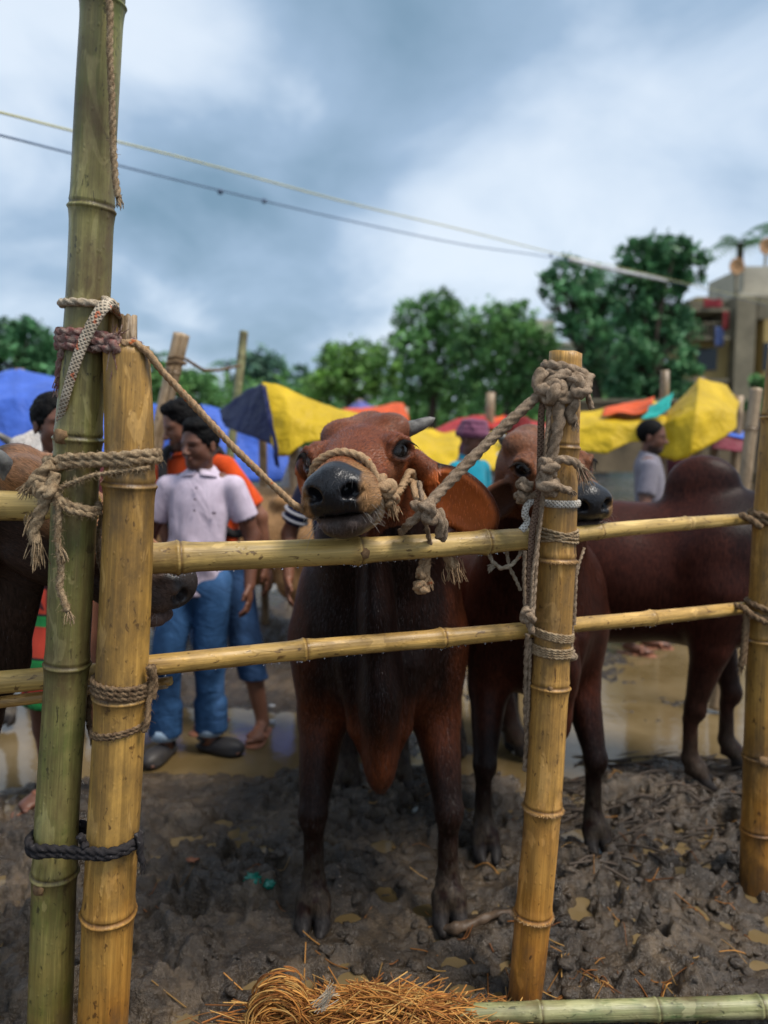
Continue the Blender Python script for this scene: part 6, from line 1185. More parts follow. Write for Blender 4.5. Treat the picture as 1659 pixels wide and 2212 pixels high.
tarp('navy_yellow_tarpaulin', 'tarpaulin with a navy half and a yellow half left of the brown cow', [
    ('navy_panel', [[P(472, 886, 6.3), P(500, 866, 6.0), P(532, 845, 5.7), P(566, 829, 5.4)], [P(478, 905, 6.1), P(510, 900, 5.8), P(545, 895, 5.5), P(580, 892, 5.2)], [P(484, 922, 6.0), P(520, 934, 5.7), P(556, 945, 5.4), P(594, 962, 5.1)]], MAT['tarp_navy']),
    ('navy_edge', [[P(564, 829, 5.35), P(574, 832, 5.33)], [P(578, 900, 5.10), P(590, 912, 5.07)], [P(591, 960, 5.0), P(602, 970, 4.98)], [P(596, 1005, 4.98), P(604, 1012, 4.97)]], MAT['tarp_navy']),
    ('yellow_panel', [[P(567, 829, 5.39), P(620, 838, 5.35), P(680, 856, 5.3), P(740, 878, 5.3), P(800, 900, 5.3)], [P(578, 900, 5.17), P(630, 905, 5.1), P(690, 912, 5.05), P(745, 920, 5.05), P(800, 930, 5.1)], [P(594, 985, 5.06), P(622, 984, 5.0), P(650, 955, 5.0), P(720, 940, 5.0), P(800, 950, 5.0)]], MAT['tarp_yellow'])],
    [(down(566, 900, 5.5), P(566, 832, 5.5), 0.03), (down(640, 900, 5.1), P(634, 960, 5.15), 0.035), (down(790, 900, 5.4), P(790, 905, 5.4), 0.03)], seed=9, wr=0.04)
tarp('orange_tarpaulin', 'orange red tarpaulin roof above the poll of the brown cow', [('roof', [[P(740, 884, 10.5), P(800, 878, 10.3), P(870, 872, 10.2), P(882, 900, 10)], [P(740, 905, 9.6), P(800, 905, 9.4), P(870, 905, 9.3), P(884, 925, 9.2)]], MAT['tarp_orange'])], [(down(876, 900, 10), P(876, 880, 10), 0.04), (down(745, 900, 10), P(745, 885, 10.4), 0.04)], seed=12)
tarp('violet_tarpaulin', 'small violet tent peak behind the orange tarpaulin', [('roof', [[P(735, 895, 13.2), P(756, 876, 13), P(776, 860, 12.8), P(798, 874, 13), P(830, 890, 13.2)], [P(728, 905, 12), P(750, 905, 12), P(776, 905, 12), P(805, 905, 12), P(836, 905, 12)]], MAT['tarp_violet'])], [(down(776, 900, 12.9), P(776, 862, 12.85), 0.05)], seed=14)
tarp('red_tarpaulin', 'bright red tarpaulin roof right of the grey horn', [('roof', [[P(930, 930, 9.4), P(985, 908, 9.3), P(1050, 896, 9.2), P(1110, 900, 9.2), P(1180, 915, 9.3)], [P(925, 942, 8.4), P(985, 935, 8.3), P(1050, 926, 8.2), P(1110, 930, 8.2), P(1190, 940, 8.3)]], MAT['tarp_red']), ('orange_edge', [[P(925, 938, 8.42), P(985, 929, 8.28), P(1046, 908, 8.5), P(1090, 896, 9.0)], [P(925, 950, 8.38), P(985, 938, 8.22), P(1046, 918, 8.4), P(1090, 906, 8.9)]], MAT['tarp_orange'])],
     [(down(1050, 900, 8.6), P(1060, 848, 8.6), 0.05), (down(1170, 900, 8.4), P(1170, 920, 8.4), 0.04)], seed=16)
tarp('yellow_tarpaulin', 'crumpled yellow tarpaulin between the horn and the purple head wrap', [('roof', [[P(880, 918, 7.8), P(940, 925, 7.7), P(1000, 935, 7.6), P(1060, 940, 7.6), P(1130, 935, 7.7)], [P(885, 960, 7.1), P(940, 965, 7.0), P(1000, 960, 7.0), P(1060, 965, 7.0), P(1130, 965, 7.1)], [P(890, 1000, 6.9), P(940, 1012, 6.8), P(1000, 1000, 6.8), P(1060, 1020, 6.8), P(1130, 1030, 6.9)]], MAT['tarp_yellow'])], [(down(890, 900, 7.6), P(890, 925, 7.6), 0.04), (down(1120, 900, 7.5), P(1120, 940, 7.5), 0.04)], seed=18, wr=0.06)
tarp('yellow_tarpaulin', 'big peaked yellow tarpaulin shelter on the right', [
    ('peak', [[P(1410, 905, 6.9), P(1455, 865, 6.7), P(1510, 812, 6.5), P(1560, 830, 6.6), P(1600, 850, 6.8)], [P(1415, 925, 6.3), P(1455, 905, 6.1), P(1505, 880, 6.0), P(1555, 890, 6.1), P(1596, 890, 6.3)], [P(1420, 985, 6.2), P(1455, 995, 6.0), P(1490, 985, 5.9), P(1545, 955, 6.0), P(1585, 925, 6.2)]], MAT['tarp_yellow']),
    ('low_roof', [[P(1190, 905, 7.2), P(1260, 890, 7.1), P(1330, 878, 7.0), P(1412, 862, 6.9), P(1440, 880, 6.85)], [P(1190, 930, 6.5), P(1260, 925, 6.4), P(1330, 918, 6.3), P(1410, 908, 6.25), P(1440, 905, 6.3)], [P(1190, 975, 6.4), P(1260, 978, 6.3), P(1310, 980, 6.2), P(1360, 955, 6.2), P(1440, 950, 6.2)]], MAT['tarp_yellow']),
    ('orange_patch', [[P(1310, 880, 6.98), P(1365, 864, 6.91), P(1412, 850, 6.88)], [P(1300, 904, 6.45), P(1365, 892, 6.45), P(1408, 872, 6.5)]], MAT['tarp_orange']), ('teal_patch', [[P(1405, 872, 6.5), P(1432, 852, 6.4), P(1452, 842, 6.4)], [P(1385, 906, 6.15), P(1420, 900, 6.1), P(1445, 880, 6.1)]], MAT['tarp_teal'])],
    [(down(1510, 900, 6.55), P(1512, 815, 6.55), 0.04), (down(1435, 900, 6.5), P(1437, 800, 6.5), 0.035), (down(1200, 900, 7), P(1200, 905, 7), 0.04), (down(1590, 900, 6.7), P(1596, 855, 6.75), 0.04)], seed=22, wr=0.05)
tarp('blue_tarpaulin', 'small blue and maroon tarpaulin heap near the right post', [('blue_top', [[P(1535, 928, 6.9), P(1570, 922, 6.9), P(1620, 935, 6.9)], [P(1540, 940, 6.5), P(1570, 940, 6.5), P(1625, 948, 6.5)]], MAT['tarp_blue']), ('maroon_side', [[P(1540, 941, 6.52), P(1570, 941, 6.5), P(1625, 949, 6.52)], [P(1538, 968, 6.4), P(1570, 972, 6.4), P(1630, 975, 6.4)]], MAT['tarp_maroon'])], [(down(1545, 900, 6.7), P(1545, 930, 6.75), 0.04), (down(1615, 900, 6.7), P(1615, 935, 6.8), 0.04)], seed=26)
# bamboo poles standing in the crowd
def far_pole(label, x0, y0, x1, y1, w, Y, mat='bam_old', two=False):
    a = P(x0, y0, Y); b = P(x1, y1, Y + 0.05); d = (b - a).normalized(); foot = a - d * (a.z / d.z) ; r = pxr(w, Y); n = int((b - foot).length / 0.4)
    return bamboo('bamboo_pole', label, [foot, b], [r * 1.05, r * 0.95], [(k + 0.5) / n for k in range(n)], MAT[mat], group='bamboo poles among the shelters', sides=16)
far_pole('slanting weathered bamboo pole behind the orange shirt', 340, 950, 396, 722, 30, 4.6); far_pole('thin slanting bamboo stake tied to the weathered pole', 330, 960, 384, 720, 20, 4.55); far_pole('upright mossy bamboo pole above the navy tarpaulin', 510, 870, 527, 716, 19, 6.6, 'bam_moss')
far_pole('bamboo post at the far left beside the white cow', 98, 1000, 106, 935, 14, 5.6); far_pole('dark bamboo post just left of the right edge post', 1612, 1010, 1634, 840, 26, 4.6)
rope('rope_wrap', 'dark cord tied round the weathered slanting pole', [([P(362, 775, 4.54), P(380, 770, 4.52), P(400, 775, 4.55), P(415, 785, 4.6), P(440, 800, 4.8), P(472, 800, 5.4), P(520, 790, 6.5)], 0.008), ([P(360, 785, 4.54), P(380, 782, 4.52), P(402, 786, 4.55)], 0.012)], MAT['jute_dark'])
# ------------------------------------------------------------------ overhead wires
def wire(name, label, pts, r, mat, beads=(), band=None):
    p = catmull(pts, 24); v, f, c = tube(p, r, 6); root = empty(name, tuple(p[0]), label, 'wire', 'overhead wires'); mb = MB(); mb.add(v, f, c); mb.build('cable', mat, root)
    for b in beads: sv, sf = sphere(b, np.array((r * 3.5, r * 3, r * 3.5)), None, 6, 8); mesh_obj('tie', sv, sf, mat, root)
    if band: mb = MB(); mb.tube(catmull(band[0], 8), band[1], 8); mb.build('sleeve', MAT['wire_white'], root)
    return root
MAT['wire_yellow'] = m_plain('wire_yellow', (0.55, 0.52, 0.22), rough=0.5, bump=0); MAT['wire_dark'] = m_plain('wire_dark', (0.10, 0.15, 0.24), rough=0.5, bump=0); MAT['wire_white'] = m_plain('wire_white', (0.7, 0.7, 0.72), rough=0.5, bump=0)
wire('wire', 'upper yellow wire crossing the sky behind the green post', [P(-120, 218, 4.2), P(0, 243, 4.6), P(165, 285, 5.4), P(420, 348, 6.6), P(760, 440, 8.5), P(1000, 497, 10.5), P(1190, 545, 12.5), P(1340, 578, 15), P(1480, 612, 18), P(1659, 655, 23)], 0.008, MAT['wire_yellow'])
wire('wire', 'lower dark wire crossing the sky behind the green post', [P(-120, 265, 4.2), P(0, 292, 4.6), P(165, 334, 5.4), P(420, 398, 6.6), P(760, 478, 8.5), P(1000, 528, 10.5), P(1190, 556, 12.5), P(1330, 586, 15), P(1480, 615, 18), P(1659, 660, 23)], 0.0075, MAT['wire_dark'], beads=[P(476, 414, 6.9), P(571, 434, 7.4), P(1190, 552, 12.5)], band=([P(1230, 560, 13), P(1330, 584, 15), P(1440, 606, 17.2)], 0.035))
# ------------------------------------------------------------------ trees
MAT['bark'] = m_plain('bark', (0.10, 0.075, 0.055), (0.05, 0.036, 0.026), 12, 0.9, 0.6, 30, 0.02)
def m_leaf(name, c1, c2):
    t = NT(name); c = t.ramp(t.noise(t.coord(), 0.9, 4, 0.6), [(0.35, c2), (0.65, c1)]); a = t.attr('Col'); c = t.mix(c, a, 1.0, 'MULTIPLY')
    t.set(Base_Color=c, Roughness=0.55, Specular_IOR_Level=0.3); tr = t.n('ShaderNodeBsdfTranslucent'); t.l(c, tr.inputs[0]); mx = t.n('ShaderNodeMixShader'); mx.inputs[0].default_value = 0.22; t.l(t.b.outputs[0], mx.inputs[1]); t.l(tr.outputs[0], mx.inputs[2]); t.l(mx.outputs[0], t.out.inputs[0]); return t.m
MAT['leaf'] = m_leaf('leaves_mid', (0.16, 0.33, 0.09), (0.075, 0.19, 0.07)); MAT['leaf_d'] = m_leaf('leaves_deep', (0.105, 0.26, 0.10), (0.05, 0.15, 0.07)); MAT['leaf_b'] = m_leaf('leaves_far', (0.13, 0.24, 0.16), (0.08, 0.17, 0.125)); MAT['leaf_y'] = m_leaf('leaves_fresh', (0.17, 0.33, 0.06), (0.08, 0.19, 0.05))
def tree(label, Y, blobs, trunk_x, mat, leaf=0.16, n=5200, seed=1, name='leafy_tree', group='trees beyond the market'):
    """blobs: (x, y, r) in view units at depth Y, the clumps that make up the crown"""
    rng = np.random.default_rng(seed); sc = Y / FPX; base = P(trunk_x, 935, Y); base.z = 0; root = empty(name, tuple(base), label, 'tree', group)
    cs = [(np.array(P(x, y, Y)) + np.array((0, rng.uniform(-0.5, 0.5) * r * sc * 1.2, 0)), r * sc) for (x, y, r) in blobs]; low = min(c[0][2] - c[1] for c in cs); cen = np.mean([c[0] for c in cs], 0)
    fork = np.array((base.x * 0.5 + cen[0] * 0.5, base.y, max(1.5, low * 0.8 + cen[2] * 0.2))); tr = 0.022 * cen[2] + 0.10; mb = MB(); mb.tube(catmull([tuple(base - Vector((0, 0, 0.3))), ((base.x * 0.8 + fork[0] * 0.2), base.y, fork[2] * 0.5), fork], 6), np.linspace(tr * 1.35, tr * 0.8, 13), 10)
    for c, r in cs:
        m = (fork + c) / 2 + np.array((rng.uniform(-.3, .3), rng.uniform(-.3, .3), 0.15 * r)); q = catmull([fork - np.array((0, 0, 0.2)), m, c], 5); mb.tube(q, np.linspace(tr * 0.55, tr * 0.10, len(q)), 7)
        for k in range(4): e = c + rng.normal(size=3) * r * 0.5; q = catmull([m, (m + e) / 2 + rng.normal(size=3) * 0.1, e], 4); mb.tube(q, np.linspace(tr * 0.25, tr * 0.05, len(q)), 5)
    mb.build('trunk', MAT['bark'], root)
    tot = sum(c[1] ** 2 for c in cs); vv = []; cc = []
    for c, r in cs:
        k = int(n * r * r / tot); ncl = max(8, int(k / 22)); d = rng.normal(size=(ncl, 3)); d /= np.linalg.norm(d, axis=1)[:, None]; rad = r * (0.45 + 0.62 * rng.random(ncl) ** 0.6); cl = c + d * rad[:, None] * np.array((1, 1, 0.85)); cl[:, 2] += 0.1 * r * np.sin(d[:, 0] * 5)
        tone = rng.uniform(0.5, 1.55, ncl); w = rng.integers(0, ncl, k); pos = cl[w] + rng.normal(size=(k, 3)) * r * 0.13; nrm = rng.normal(size=(k, 3)) + np.array((0, -0.2, 0.9)); nrm /= np.linalg.norm(nrm, axis=1)[:, None]
        a = np.cross(nrm, rng.normal(size=(k, 3))); a /= np.linalg.norm(a, axis=1)[:, None]; b = np.cross(nrm, a); L = leaf * rng.uniform(0.6, 1.35, k)[:, None]; W = L * 0.42
        vv.append(np.stack([pos - a * L, pos + b * W - nrm * L * 0.12, pos + a * L, pos - b * W - nrm * L * 0.12], 1).reshape(-1, 3)); cc.append(np.repeat(tone[w][:, None] * rng.uniform(0.85, 1.15, (k, 1)), 4, 0).repeat(3, 1))
    v = np.concatenate(vv); f = np.arange(len(v)).reshape(-1, 4); o = mesh_obj('crown', v, f, mat, root, False, None, np.concatenate(cc)); return root
tree('leafy tree mass at the left edge above the blue tent', 24, [(-60, 760, 70), (10, 735, 52), (70, 750, 55), (120, 760, 50), (20, 790, 60), (100, 800, 60), (170, 790, 55)], 30, MAT['leaf_d'], 0.14, 6500, 1)
tree('low leafy tree between the yellow post and the slanting pole', 34, [(330, 800, 36), (370, 830, 40), (420, 830, 38), (440, 850, 40), (300, 840, 40)], 380, MAT['leaf'], 0.15, 3000, 2)
tree('far pale tree right of the mossy pole', 60, [(560, 790, 36), (590, 800, 34), (545, 830, 40), (610, 835, 36)], 570, MAT['leaf_b'], 0.24, 3200, 3)
tree('small far tree between the pale tree and the big green trees', 55, [(650, 812, 24), (640, 850, 36), (690, 850, 40), (600, 865, 35)], 650, MAT['leaf_b'], 0.24, 2600, 4)
tree('fresh green bushy tree at the left of the big group', 38, [(735, 780, 46), (785, 765, 42), (720, 830, 46), (770, 830, 52), (690, 840, 38), (820, 800, 46)], 760, MAT['leaf_y'], 0.15, 6000, 5)
tree('tall rounded green tree behind the cow poll', 42, [(905, 690, 50), (950, 665, 42), (985, 700, 52), (890, 750, 55), (950, 745, 60), (900, 820, 60), (970, 820, 62), (1010, 760, 50)], 930, MAT['leaf'], 0.17, 8500, 6)
tree('broad green tree with gaps left of the middle post', 36, [(1060, 700, 50), (1110, 690, 48), (1040, 760, 58), (1110, 760, 60), (1160, 740, 45), (1060, 830, 55), (1130, 840, 55), (1175, 810, 40)], 1090, MAT['leaf'], 0.15, 8500, 7)
tree('open branched tree with a spreading top right of the middle post', 33, [(1190, 612, 30), (1240, 590, 42), (1225, 650, 45), (1290, 630, 55), (1330, 690, 60), (1270, 710, 50), (1310, 780, 55), (1220, 700, 30)], 1300, MAT['leaf_d'], 0.14, 7500, 8)
tree('tallest tree rising behind the wires on the right', 24, [(1395, 550, 46), (1450, 545, 42), (1375, 610, 48), (1430, 610, 46), (1490, 578, 42), (1390, 690, 60), (1450, 700, 60), (1400, 780, 60), (1462, 790, 38), (1360, 840, 50), (1440, 860, 50), (1350, 760, 45)], 1410, MAT['leaf_d'], 0.13, 11000, 9)
tree('dark bush below the building at the right edge', 17, [(1650, 830, 22), (1670, 860, 28), (1640, 880, 20)], 1655, MAT['leaf'], 0.08, 1500, 10, 'leafy_bush')
def palm(label, Y, x, y, ln, seed, n=13):
    rng = np.random.default_rng(seed); top = np.array(P(x, y, Y)); base = np.array((top[0], Y, 0)); root = empty('palm_tree', tuple(base), label, 'tree', 'palms by the building'); mb = MB(); mb.tube(np.linspace(base, top, 14), np.linspace(0.22, 0.13, 14), 10); mb.build('trunk', MAT['bark'], root)
    for k in range(n):
        a = 2 * math.pi * k / n + rng.uniform(-.2, .2); el = rng.uniform(0.0, 1.0); t = np.linspace(0, 1, 12); out = np.array((math.cos(a), math.sin(a), 0)); sp = top + out * (ln * t * math.cos(el * 0.7))[:, None] + np.array((0, 0, 1.0)) * (ln * (0.55 * el * t + 0.25 * t - 0.75 * t ** 2))[:, None]; vv = []; f = []; side = np.cross(out, (0, 0, 1.0))
        for i in range(1, 12):
            w = ln * 0.30 * math.sin(math.pi * min(1, 0.15 + 0.85 * t[i])) + 0.05
            for sd in (-1, 1): b = len(vv); c = sp[i]; vv += [c, c + out * 0.10, c + side * sd * w + out * w * 0.4 - np.array((0, 0, w * 0.45))]; f.append((b, b + 1, b + 2))
        vv = np.array(vv); mesh_obj('frond', vv, f, MAT['leaf_d'], root, False, None, np.ones((len(vv), 3)))
palm('palm tree beside the satellite dish', 32, 1600, 525, 1.3, 3); palm('palm frond reaching in at the right edge', 30, 1690, 500, 1.5, 5); palm('small far palm left of the mossy pole', 55, 492, 785, 1.6, 7, 11); palm('small far palm near the weathered pole', 50, 338, 768, 1.3, 8, 11)
# ------------------------------------------------------------------ buildings
MAT['plaster_grey'] = m_plain('plaster_grey', (0.27, 0.235, 0.16), (0.13, 0.115, 0.08), 0.8, 0.9, 0.3, 6, 0.03); MAT['plaster_yellow'] = m_plain('plaster_yellow', (0.46, 0.34, 0.13), (0.33, 0.24, 0.10), 0.7, 0.9, 0.3, 6, 0.03); MAT['plaster_cream'] = m_plain('plaster_cream', (0.55, 0.50, 0.38), (0.42, 0.38, 0.29), 0.6, 0.9, 0.3, 6, 0.03)
MAT['plaster_white'] = m_plain('plaster_white', (0.52, 0.48, 0.38), (0.36, 0.33, 0.26), 0.9, 0.9, 0.2, 6, 0.03); MAT['dark_room'] = m_plain('dark_room', (0.03, 0.03, 0.035), rough=0.9, bump=0); MAT['laundry_red'] = m_cloth('laundry_red', (0.26, 0.03, 0.04)); MAT['laundry_blue'] = m_cloth('laundry_blue', (0.05, 0.08, 0.20)); MAT['dish'] = m_plain('dish_rust', (0.42, 0.24, 0.11), (0.3, 0.16, 0.07), 4, 0.6, 0.2); MAT['glass'] = NT('window_glass').set(Base_Color=(0.02, 0.025, 0.03), Roughness=0.1).m
def vbox(mb, x0, x1, y0, y1, Y, dep): a, b = P(x0, y1, Y), P(x1, y0, Y); return mb.box(((a.x + b.x) / 2, Y + dep / 2, (a.z + b.z) / 2), (abs(b.x - a.x) / 2, dep / 2, abs(b.z - a.z) / 2))
def part(name, mat, parent, *boxes):
    mb = MB()
    for b in boxes: vbox(mb, *b)
    return mb.build(name, mat, parent, False)
YB = 26; bl_ = empty('apartment_building', tuple(V(P(1600, 900, YB).x, YB, 0)), 'weathered yellow and grey building with a balcony at the right edge', 'building')
zb = 1010
part('wall', MAT['plaster_grey'], bl_, (1576, 1636, 640, zb, YB, 3)); part('wall', MAT['plaster_grey'], bl_, (1490, 1700, 648, 664, YB + 0.8, 5)); part('wall', MAT['plaster_yellow'], bl_, (1636, 1800, 690, zb, YB + 0.6, 4)); part('wall', MAT['plaster_grey'], bl_, (1637, 1800, 640, 689, YB + 0.65, 4))
part('wall', MAT['plaster_yellow'], bl_, (1490, 1575, 735, 818, YB + 0.5, 1)); part('wall', MAT['plaster_yellow'], bl_, (1490, 1575, 870, zb, YB + 0.5, 1)); part('slab', MAT['plaster_grey'], bl_, (1482, 1575, 818, 826, YB - 0.1, 2)); part('slab', MAT['plaster_grey'], bl_, (1482, 1575, 665, 672, YB - 0.1, 2)); part('slab', MAT['plaster_grey'], bl_, (1482, 1575, 727, 734, YB - 0.1, 2))
part('room', MAT['dark_room'], bl_, (1491, 1574, 672, 727, YB + 1.9, 1)); part('room', MAT['dark_room'], bl_, (1491, 1574, 826, 870, YB + 1.9, 1)); part('parapet', MAT['plaster_white'], bl_, (1606, 1800, 575, 632, YB + 1.5, 3)); part('cornice', MAT['plaster_white'], bl_, (1598, 1800, 632, 640, YB + 1.0, 4)); part('back_wall', MAT['plaster_yellow'], bl_, (1489, 1800, 641, zb, YB + 5.9, 3))  # dark boxes put in for the shade inside the balcony openings
for k in range(9): x = 1495 + 9.5 * k; part('baluster', MAT['plaster_grey'], bl_, (x, x + 3, 700, 727, YB - 0.05, 0.05))
part('handrail', MAT['plaster_grey'], bl_, (1488, 1575, 696, 699, YB - 0.06, 0.07)); part('window', MAT['glass'], bl_, (1648, 1690, 740, 800, YB + 0.55, 0.05)); part('lower_window', MAT['glass'], bl_, (1505, 1550, 752, 800, YB + 0.46, 0.04))
def hung(label, x0, x1, y0, y1, Y, m, nm): g = sheet([[P(x0, y0, Y), P((x0 + x1) / 2, y0 + 2, Y), P(x1, y0, Y)], [P(x0, y1, Y - 0.05), P((x0 + x1) / 2, y1, Y + 0.04), P(x1, y1, Y)]], 7, 0.05, 3); a, b = g.shape[:2]; ii = np.arange(a - 1)[:, None]; jj = np.arange(b - 1)[None]; f = np.stack([ii * b + jj, ii * b + jj + 1, (ii + 1) * b + jj + 1, (ii + 1) * b + jj], -1).reshape(-1, 4); o = mesh_obj(nm, g.reshape(-1, 3), f, m, None, True, tuple(g[0, 0])); o.modifiers.new('thick', 'SOLIDIFY').thickness = 0.01; tag(o, label, 'laundry')
hung('red laundry hanging on the building roof edge', 1520, 1560, 645, 664, YB - 0.12, MAT['laundry_red'], 'laundry'); hung('blue laundry hanging over the balcony of the building', 1545, 1563, 705, 748, YB - 0.14, MAT['laundry_blue'], 'laundry'); hung('dark red laundry beside the blue cloth on the balcony', 1562, 1574, 672, 712, YB - 0.13, MAT['turban_red'], 'laundry')
def dish(label, x, y, rx, ry, Y):
    c = np.array(P(x, y, Y)); root = empty('satellite_dish', tuple(c - np.array((0, 0, 1.2))), label, 'dish', 'dishes on the roof'); d = np.array((-0.3, -0.9, 0.25)); d /= np.linalg.norm(d); R = frame(d, (1, -0.3, 0)); vv = []; n, m = 6, 24
    for i in range(n):
        r = i / (n - 1)
        for k in range(m): a = 2 * math.pi * k / m; vv.append(c + R @ np.array((0.30 * rx * Y / FPX * (r * r - 1), rx * Y / FPX * r * math.cos(a), ry * Y / FPX * r * math.sin(a))))
    f = [(i * m + k, i * m + (k + 1) % m, (i + 1) * m + (k + 1) % m, (i + 1) * m + k) for i in range(n - 1) for k in range(m)]; o = mesh_obj('reflector', vv, f, MAT['dish'], root); o.modifiers.new('thick', 'SOLIDIFY').thickness = 0.02
    mb = MB(); mb.tube([c - d * 0.1 - np.array((0, 0, 1.6)), c - d * 0.1], 0.05, 8); mb.build('mast', MAT['plaster_grey'], root); mb = MB(); mb.tube([c - d * 0.1, c + d * 0.35 - np.array((0, 0, 0.1))], 0.02, 6); mb.build('feed_arm', MAT['plaster_grey'], root)
dish('rusty round satellite dish on a mast above the building', 1592, 575, 15, 19, YB + 1); dish('second satellite dish cut by the right edge above the parapet', 1656, 532, 14, 19, YB + 1.5)
cb = empty('apartment_building', tuple(V(P(1240, 900, 52).x, 52, 0)), 'cream building half hidden behind the trees', 'building')
part('wall', MAT['plaster_cream'], cb, (1200, 1345, 745, zb, 52, 8)); part('stair_tower', MAT['plaster_white'], cb, (1140, 1199, 690, zb, 52.5, 8)); part('parapet', MAT['plaster_white'], cb, (1196, 1349, 738, 745, 51.7, 8))
for i in range(3):
    for j in range(2): x, y = 1212 + 44 * i, 770 + 55 * j; w_ = part('window', MAT['glass'], cb, (x, x + 18, y, y + 26, 51.95, 0.04)); part('sill', MAT['plaster_white'], cb, (x - 2, x + 20, y + 26, y + 29, 51.8, 0.2))
MAT['wall_stained'] = m_plain('wall_stained', (0.20, 0.15, 0.09), (0.09, 0.07, 0.045), 1.2, 0.9, 0.3, 8, 0.03)
wb = empty('low_wall', tuple(V(P(1500, 900, 20).x, 20, 0)), 'low stained boundary wall behind the right hand shelters', 'wall'); part('panel', MAT['wall_stained'], wb, (1230, 1700, 868, 1020, 20, 0.3)); part('coping', MAT['plaster_grey'], wb, (1228, 1702, 862, 868, 19.9, 0.5))
def hedge():
    rng = np.random.default_rng(77); vv = []; cc = []
    for k in range(520):
        x = rng.uniform(-34, 40); y = rng.uniform(44, 58); h = rng.uniform(2.2, 5.6); r = rng.uniform(1.0, 2.4); n = 60; d = rng.normal(size=(n, 3)); d /= np.linalg.norm(d, axis=1)[:, None]; pos = np.array((x, y, h * 0.55)) + d * np.array((r, r, h * 0.5)) * rng.uniform(0.6, 1, (n, 1)); nrm = rng.normal(size=(n, 3)); a = np.cross(nrm, rng.normal(size=(n, 3))); a /= np.linalg.norm(a, axis=1)[:, None]; b = np.cross(a, nrm / np.linalg.norm(nrm, axis=1)[:, None]); L = 0.34 * rng.uniform(0.6, 1.3, (n, 1))
        vv.append(np.stack([pos - a * L, pos + b * L * .5, pos + a * L, pos - b * L * .5], 1).reshape(-1, 3)); cc.append(np.full((n * 4, 3), rng.uniform(0.7, 1.25)))
    v = np.concatenate(vv); o = mesh_obj('far_thicket', v, np.arange(len(v)).reshape(-1, 4), MAT['leaf'], None, False, None, np.concatenate(cc)); tag(o, 'far green thicket under the trees along the horizon', 'thicket', kind='stuff')
hedge()
# ------------------------------------------------------------------ straw, litter and small things on the mud
MAT['straw'] = m_attr('straw', 0.75, 0.25, 80, 0.2, 0.002, 0.2)
def straws(rng, n, centre, spread, ln, r, cols, up=0.3, droop=0.4):
    mb = MB()
    for k in range(n):
        c = np.array(centre) + rng.normal(size=3) * np.array(spread); c[2] = max(c[2], float(ground_h(c[0], c[1])) + 0.004); a = rng.uniform(0, 2 * math.pi); d = np.array((math.cos(a), math.sin(a) * 0.7, rng.normal() * up)); d /= np.linalg.norm(d); L = ln * rng.uniform(0.4, 1.2); s = np.cross(d, (0, 0, 1.0)) * rng.normal() * 0.25
        p = np.array([c - d * L / 2 + s * 0, c + s * L * 0.3, c + d * L / 2 - np.array((0, 0, droop * L * 0.3))]); p[:, 2] = np.maximum(p[:, 2], ground_h(p[:, 0], p[:, 1]) + 0.002); mb.tube(catmull(p, 3), r * rng.uniform(0.6, 1.3), 4, False, col=np.array(cols[rng.integers(len(cols))]) * rng.uniform(0.7, 1.25))
    return mb
SC = [(0.50, 0.23, 0.055), (0.42, 0.17, 0.035), (0.30, 0.11, 0.025), (0.58, 0.33, 0.10), (0.24, 0.085, 0.02)]
rg = np.random.default_rng(12)
hb = G(760, 2195); hay = empty('straw_heap', (hb.x, hb.y, 0), 'heap of orange brown straw at the bottom of the frame', 'straw')
